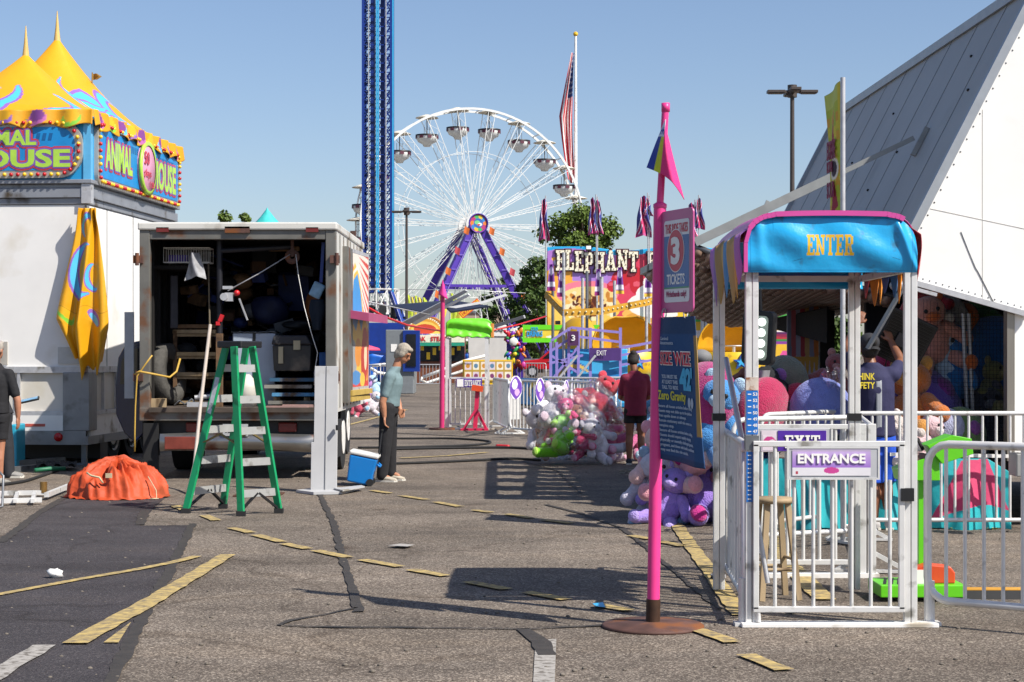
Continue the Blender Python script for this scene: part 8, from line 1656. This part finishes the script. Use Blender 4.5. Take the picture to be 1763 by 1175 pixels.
b = B(); b.grid(lambda u, v: gp(1120 + 120 * u, 893 - 25 * v, .012) + V(0, 0, .03 * abs(math.sin(u * 17 + v * 6)) * v), 40, 8); tag(b.build('plastic_sheet', film()), 'crinkled clear sheet under the pastel plush heap', 'sheet')
b = B(); b.grid(lambda u, v: px(1405 + 40 * u + 10 * v, 672 - 35 * v, 16.2) + V(0, .1 * math.sin(6 * u + 4 * v), .03 * math.sin(11 * u)), 14, 14); tag(b.build('plastic_sheet', film()), 'wrinkled plastic sheet over the dusty red plush', 'sheet')
b = B(); b.ell(px(1318, 660, 16.9), (.16, .14, .16), 18, fuzz=.08); b.ell(px(1335, 672, 16.8), (.13, .12, .12), 14, fuzz=.08); tag(b.build('dark_bundle', BLKCLOTH), 'rounded black cloth bundle right of the ruler post', 'bundle')
b = B(); b.grid(lambda u, v: px(1282 + 38 * u, 678 - 40 * v, 16.5) + V(.04 * v, .05 * math.sin(7 * u), 0), 10, 10); tag(b.build('grey_film_sheet', mat('grey_film', '#8c8d90', .35, 0, .2, 8)), 'grey plastic sheet beside the black bundle', 'sheet')
# chequered rope or chain mat on the ground by the woman
b = B()
for i in range(60):
    q = gp(1068 + 48 * R_.random(), 812 + 10 * R_.random(), .02); b.lathe([(.02, -.006), (.028, 0), (.02, .006), (.012, 0), (.02, -.006)], 8, c=q + V(0, 0, .02 * R_.random()))
tag(b.build('chain_heap', mat('chain_tan', '#8f8676', .6, .2, .2)), 'tan chain coiled on the asphalt in front of the woman', 'chain')
# lit lamp bank
def lamp_bank():
    c = px(1303, 582, 15.2); t = thing('lamp_bank', 'lit bank of white lamps in a rounded black frame behind the ruler post', 'lamp', c, -.75); k = 15.2 / F
    M = Matrix.Rotation(.06, 4, 'Y'); hw, hh = .16, .235
    P = []
    for cx, cz, a in ((hw - .05, hh - .05, 0), (-hw + .05, hh - .05, PI / 2), (-hw + .05, -hh + .05, PI), (hw - .05, -hh + .05, 1.5 * PI)): P += [(cx + .05 * math.cos(a + j * PI / 10), cz + .05 * math.sin(a + j * PI / 10)) for j in range(6)]
    b = B(); b.prism(P, V(0, 0, 0), M @ X3, M @ Z3, V(0, .07, 0)); b.build('frame', BLACK, t, bevel=.006)
    b = B(); b.prism([(p * .72, q * .82) for p, q in P], V(0, -.004, 0), M @ X3, M @ Z3, V(0, .003, 0)); b.build('reflector', mat('mirror_reflector', '#b8c4bc', .15, .8, .1), t)
    for i in range(4):
        for j in range(2): b = B(); b.ell(M @ V(-.05 + .1 * j, -.01, .14 - .093 * i), (.04, .015, .036), 14); b.build('bulb', mat('lit_bulb', '#f4fbf4', .3, 0, 0, emit=1.6), t)
    b = B(); b.bar(M @ V(0, .03, hh), V(0, .03, .5), .03); b.build('hanger', BLACK, t)
lamp_bank()
def lamp_panel():
    c = px(1556, 585, 16.35); t = thing('led_floodlight', 'square black floodlight tilted in the hands of the THINK SAFETY worker', 'floodlight', c); t.rotation_euler = (.25, .42, .15)
    b = B(); b.bx(-.24, .24, -.03, .03, -.24, .24); b.build('housing', BLACK, t, bevel=.01); b = B()
    for i in range(15): b.bx(-.21, .21, -.042, -.031, -.21 + .029 * i, -.2 + .029 * i)
    b.build('louvres', mat('louvre_black', '#0e0e10', .35, .3, .2, 8), t)
    b = B(); b.bx(-.09, .09, -.06, -.043, -.07, .05); b.build('control_box', mat('control_grey', '#33343a', .4), t); b = B(); b.bx(.0, .05, -.064, -.061, -.02, .02); b.build('sticker', WTXT, t)
    b = B(); b.tube([V(-.02, -.06, -.07), V(-.1, -.1, -.2), V(-.05, -.08, -.34)], .006, 5); b.build('cord', RUBBER, t)
lamp_panel()
# teal and pink stall skirt
def skirt():
    Z = 15.95; k = Z / F; X = lambda x: (x - CX) * k; x0, x1 = X(1292), X(1738); W = x1 - x0; H = .64; c = Canvas(W, H, 330, 90, '#1fa5ac'); s = lambda x: X(x) - x0
    c.poly([(s(1600), .06), (s(1655), .62), (s(1700), .64), (s(1738), .2), (s(1690), .22), (s(1660), .2)], '#c63a66').rect(s(1470), 0, s(1478), H, '#e2dede').poly([(s(1372), 0), (s(1385), H), (s(1400), H), (s(1400), 0)], '#167f8c')
    def fn(u, v):
        f = 1 - v / H; tp = H - (0.12 * max(0, (u - s(1700)) / (s(1738) - s(1700))) if u > s(1700) else 0)
        return V(x0 + u, Z + (.05 * math.sin(u * 8.3 + .6) + .05 * abs(math.sin(u * 6 + 1.5 * f)) + .02 * math.sin(u * 27 + 3 * f)) * f - .10 * f, tp * v / H + .03 * math.sin(u * 12) * f * .3 + .003)
    tag(c.lay(fn).build('stall_skirt', mat('skirt_cloth', rough=.65, var=.1, scale=3, attr=True, bump=.4, bscale=6), solid=.004), 'teal and pink cloth skirt hung along the front of the prize display', 'cloth')
    b = B(); b.bx(x0, x1, Z + .15, Z + .9, .55, .6); tag(b.build('display_table', DARKWOOD), 'low display table edge above the teal and pink skirt', 'table')
    b = B(); b.bar(V(X(1520), Z - .3, .70), V(X(1760), Z - .3, .68), .03); tag(b.build('white_rail', WHITE), 'white rail lying across the top of the teal and pink skirt', 'rail')
    b = B(); b.box(px(1755, 770, 15.3), (.1, .2, .03)); b.box(px(1757, 800, 15.3), (.14, .25, .2)); tag(b.build('utility_box', mat('utility_grey', '#8f8f8c', .5), bevel=.01), 'grey box with a red lid at the right edge behind the barricades', 'box')
    b = B()
    for i in range(40): q = gp(1640 + 90 * R_.random(), 908 + 6 * R_.random(), .01); b.bar(q, q + V(R_.uniform(-.08, .08), R_.uniform(-.05, .05), .01), .012, .004)
    o = b.build('straw_litter', mat('straw', '#9a8a3a', .8, 0, .3)); o['kind'] = 'stuff'; o['label'] = 'scattered straw and wrappers along the skirt hem'; o['category'] = 'litter'
skirt()
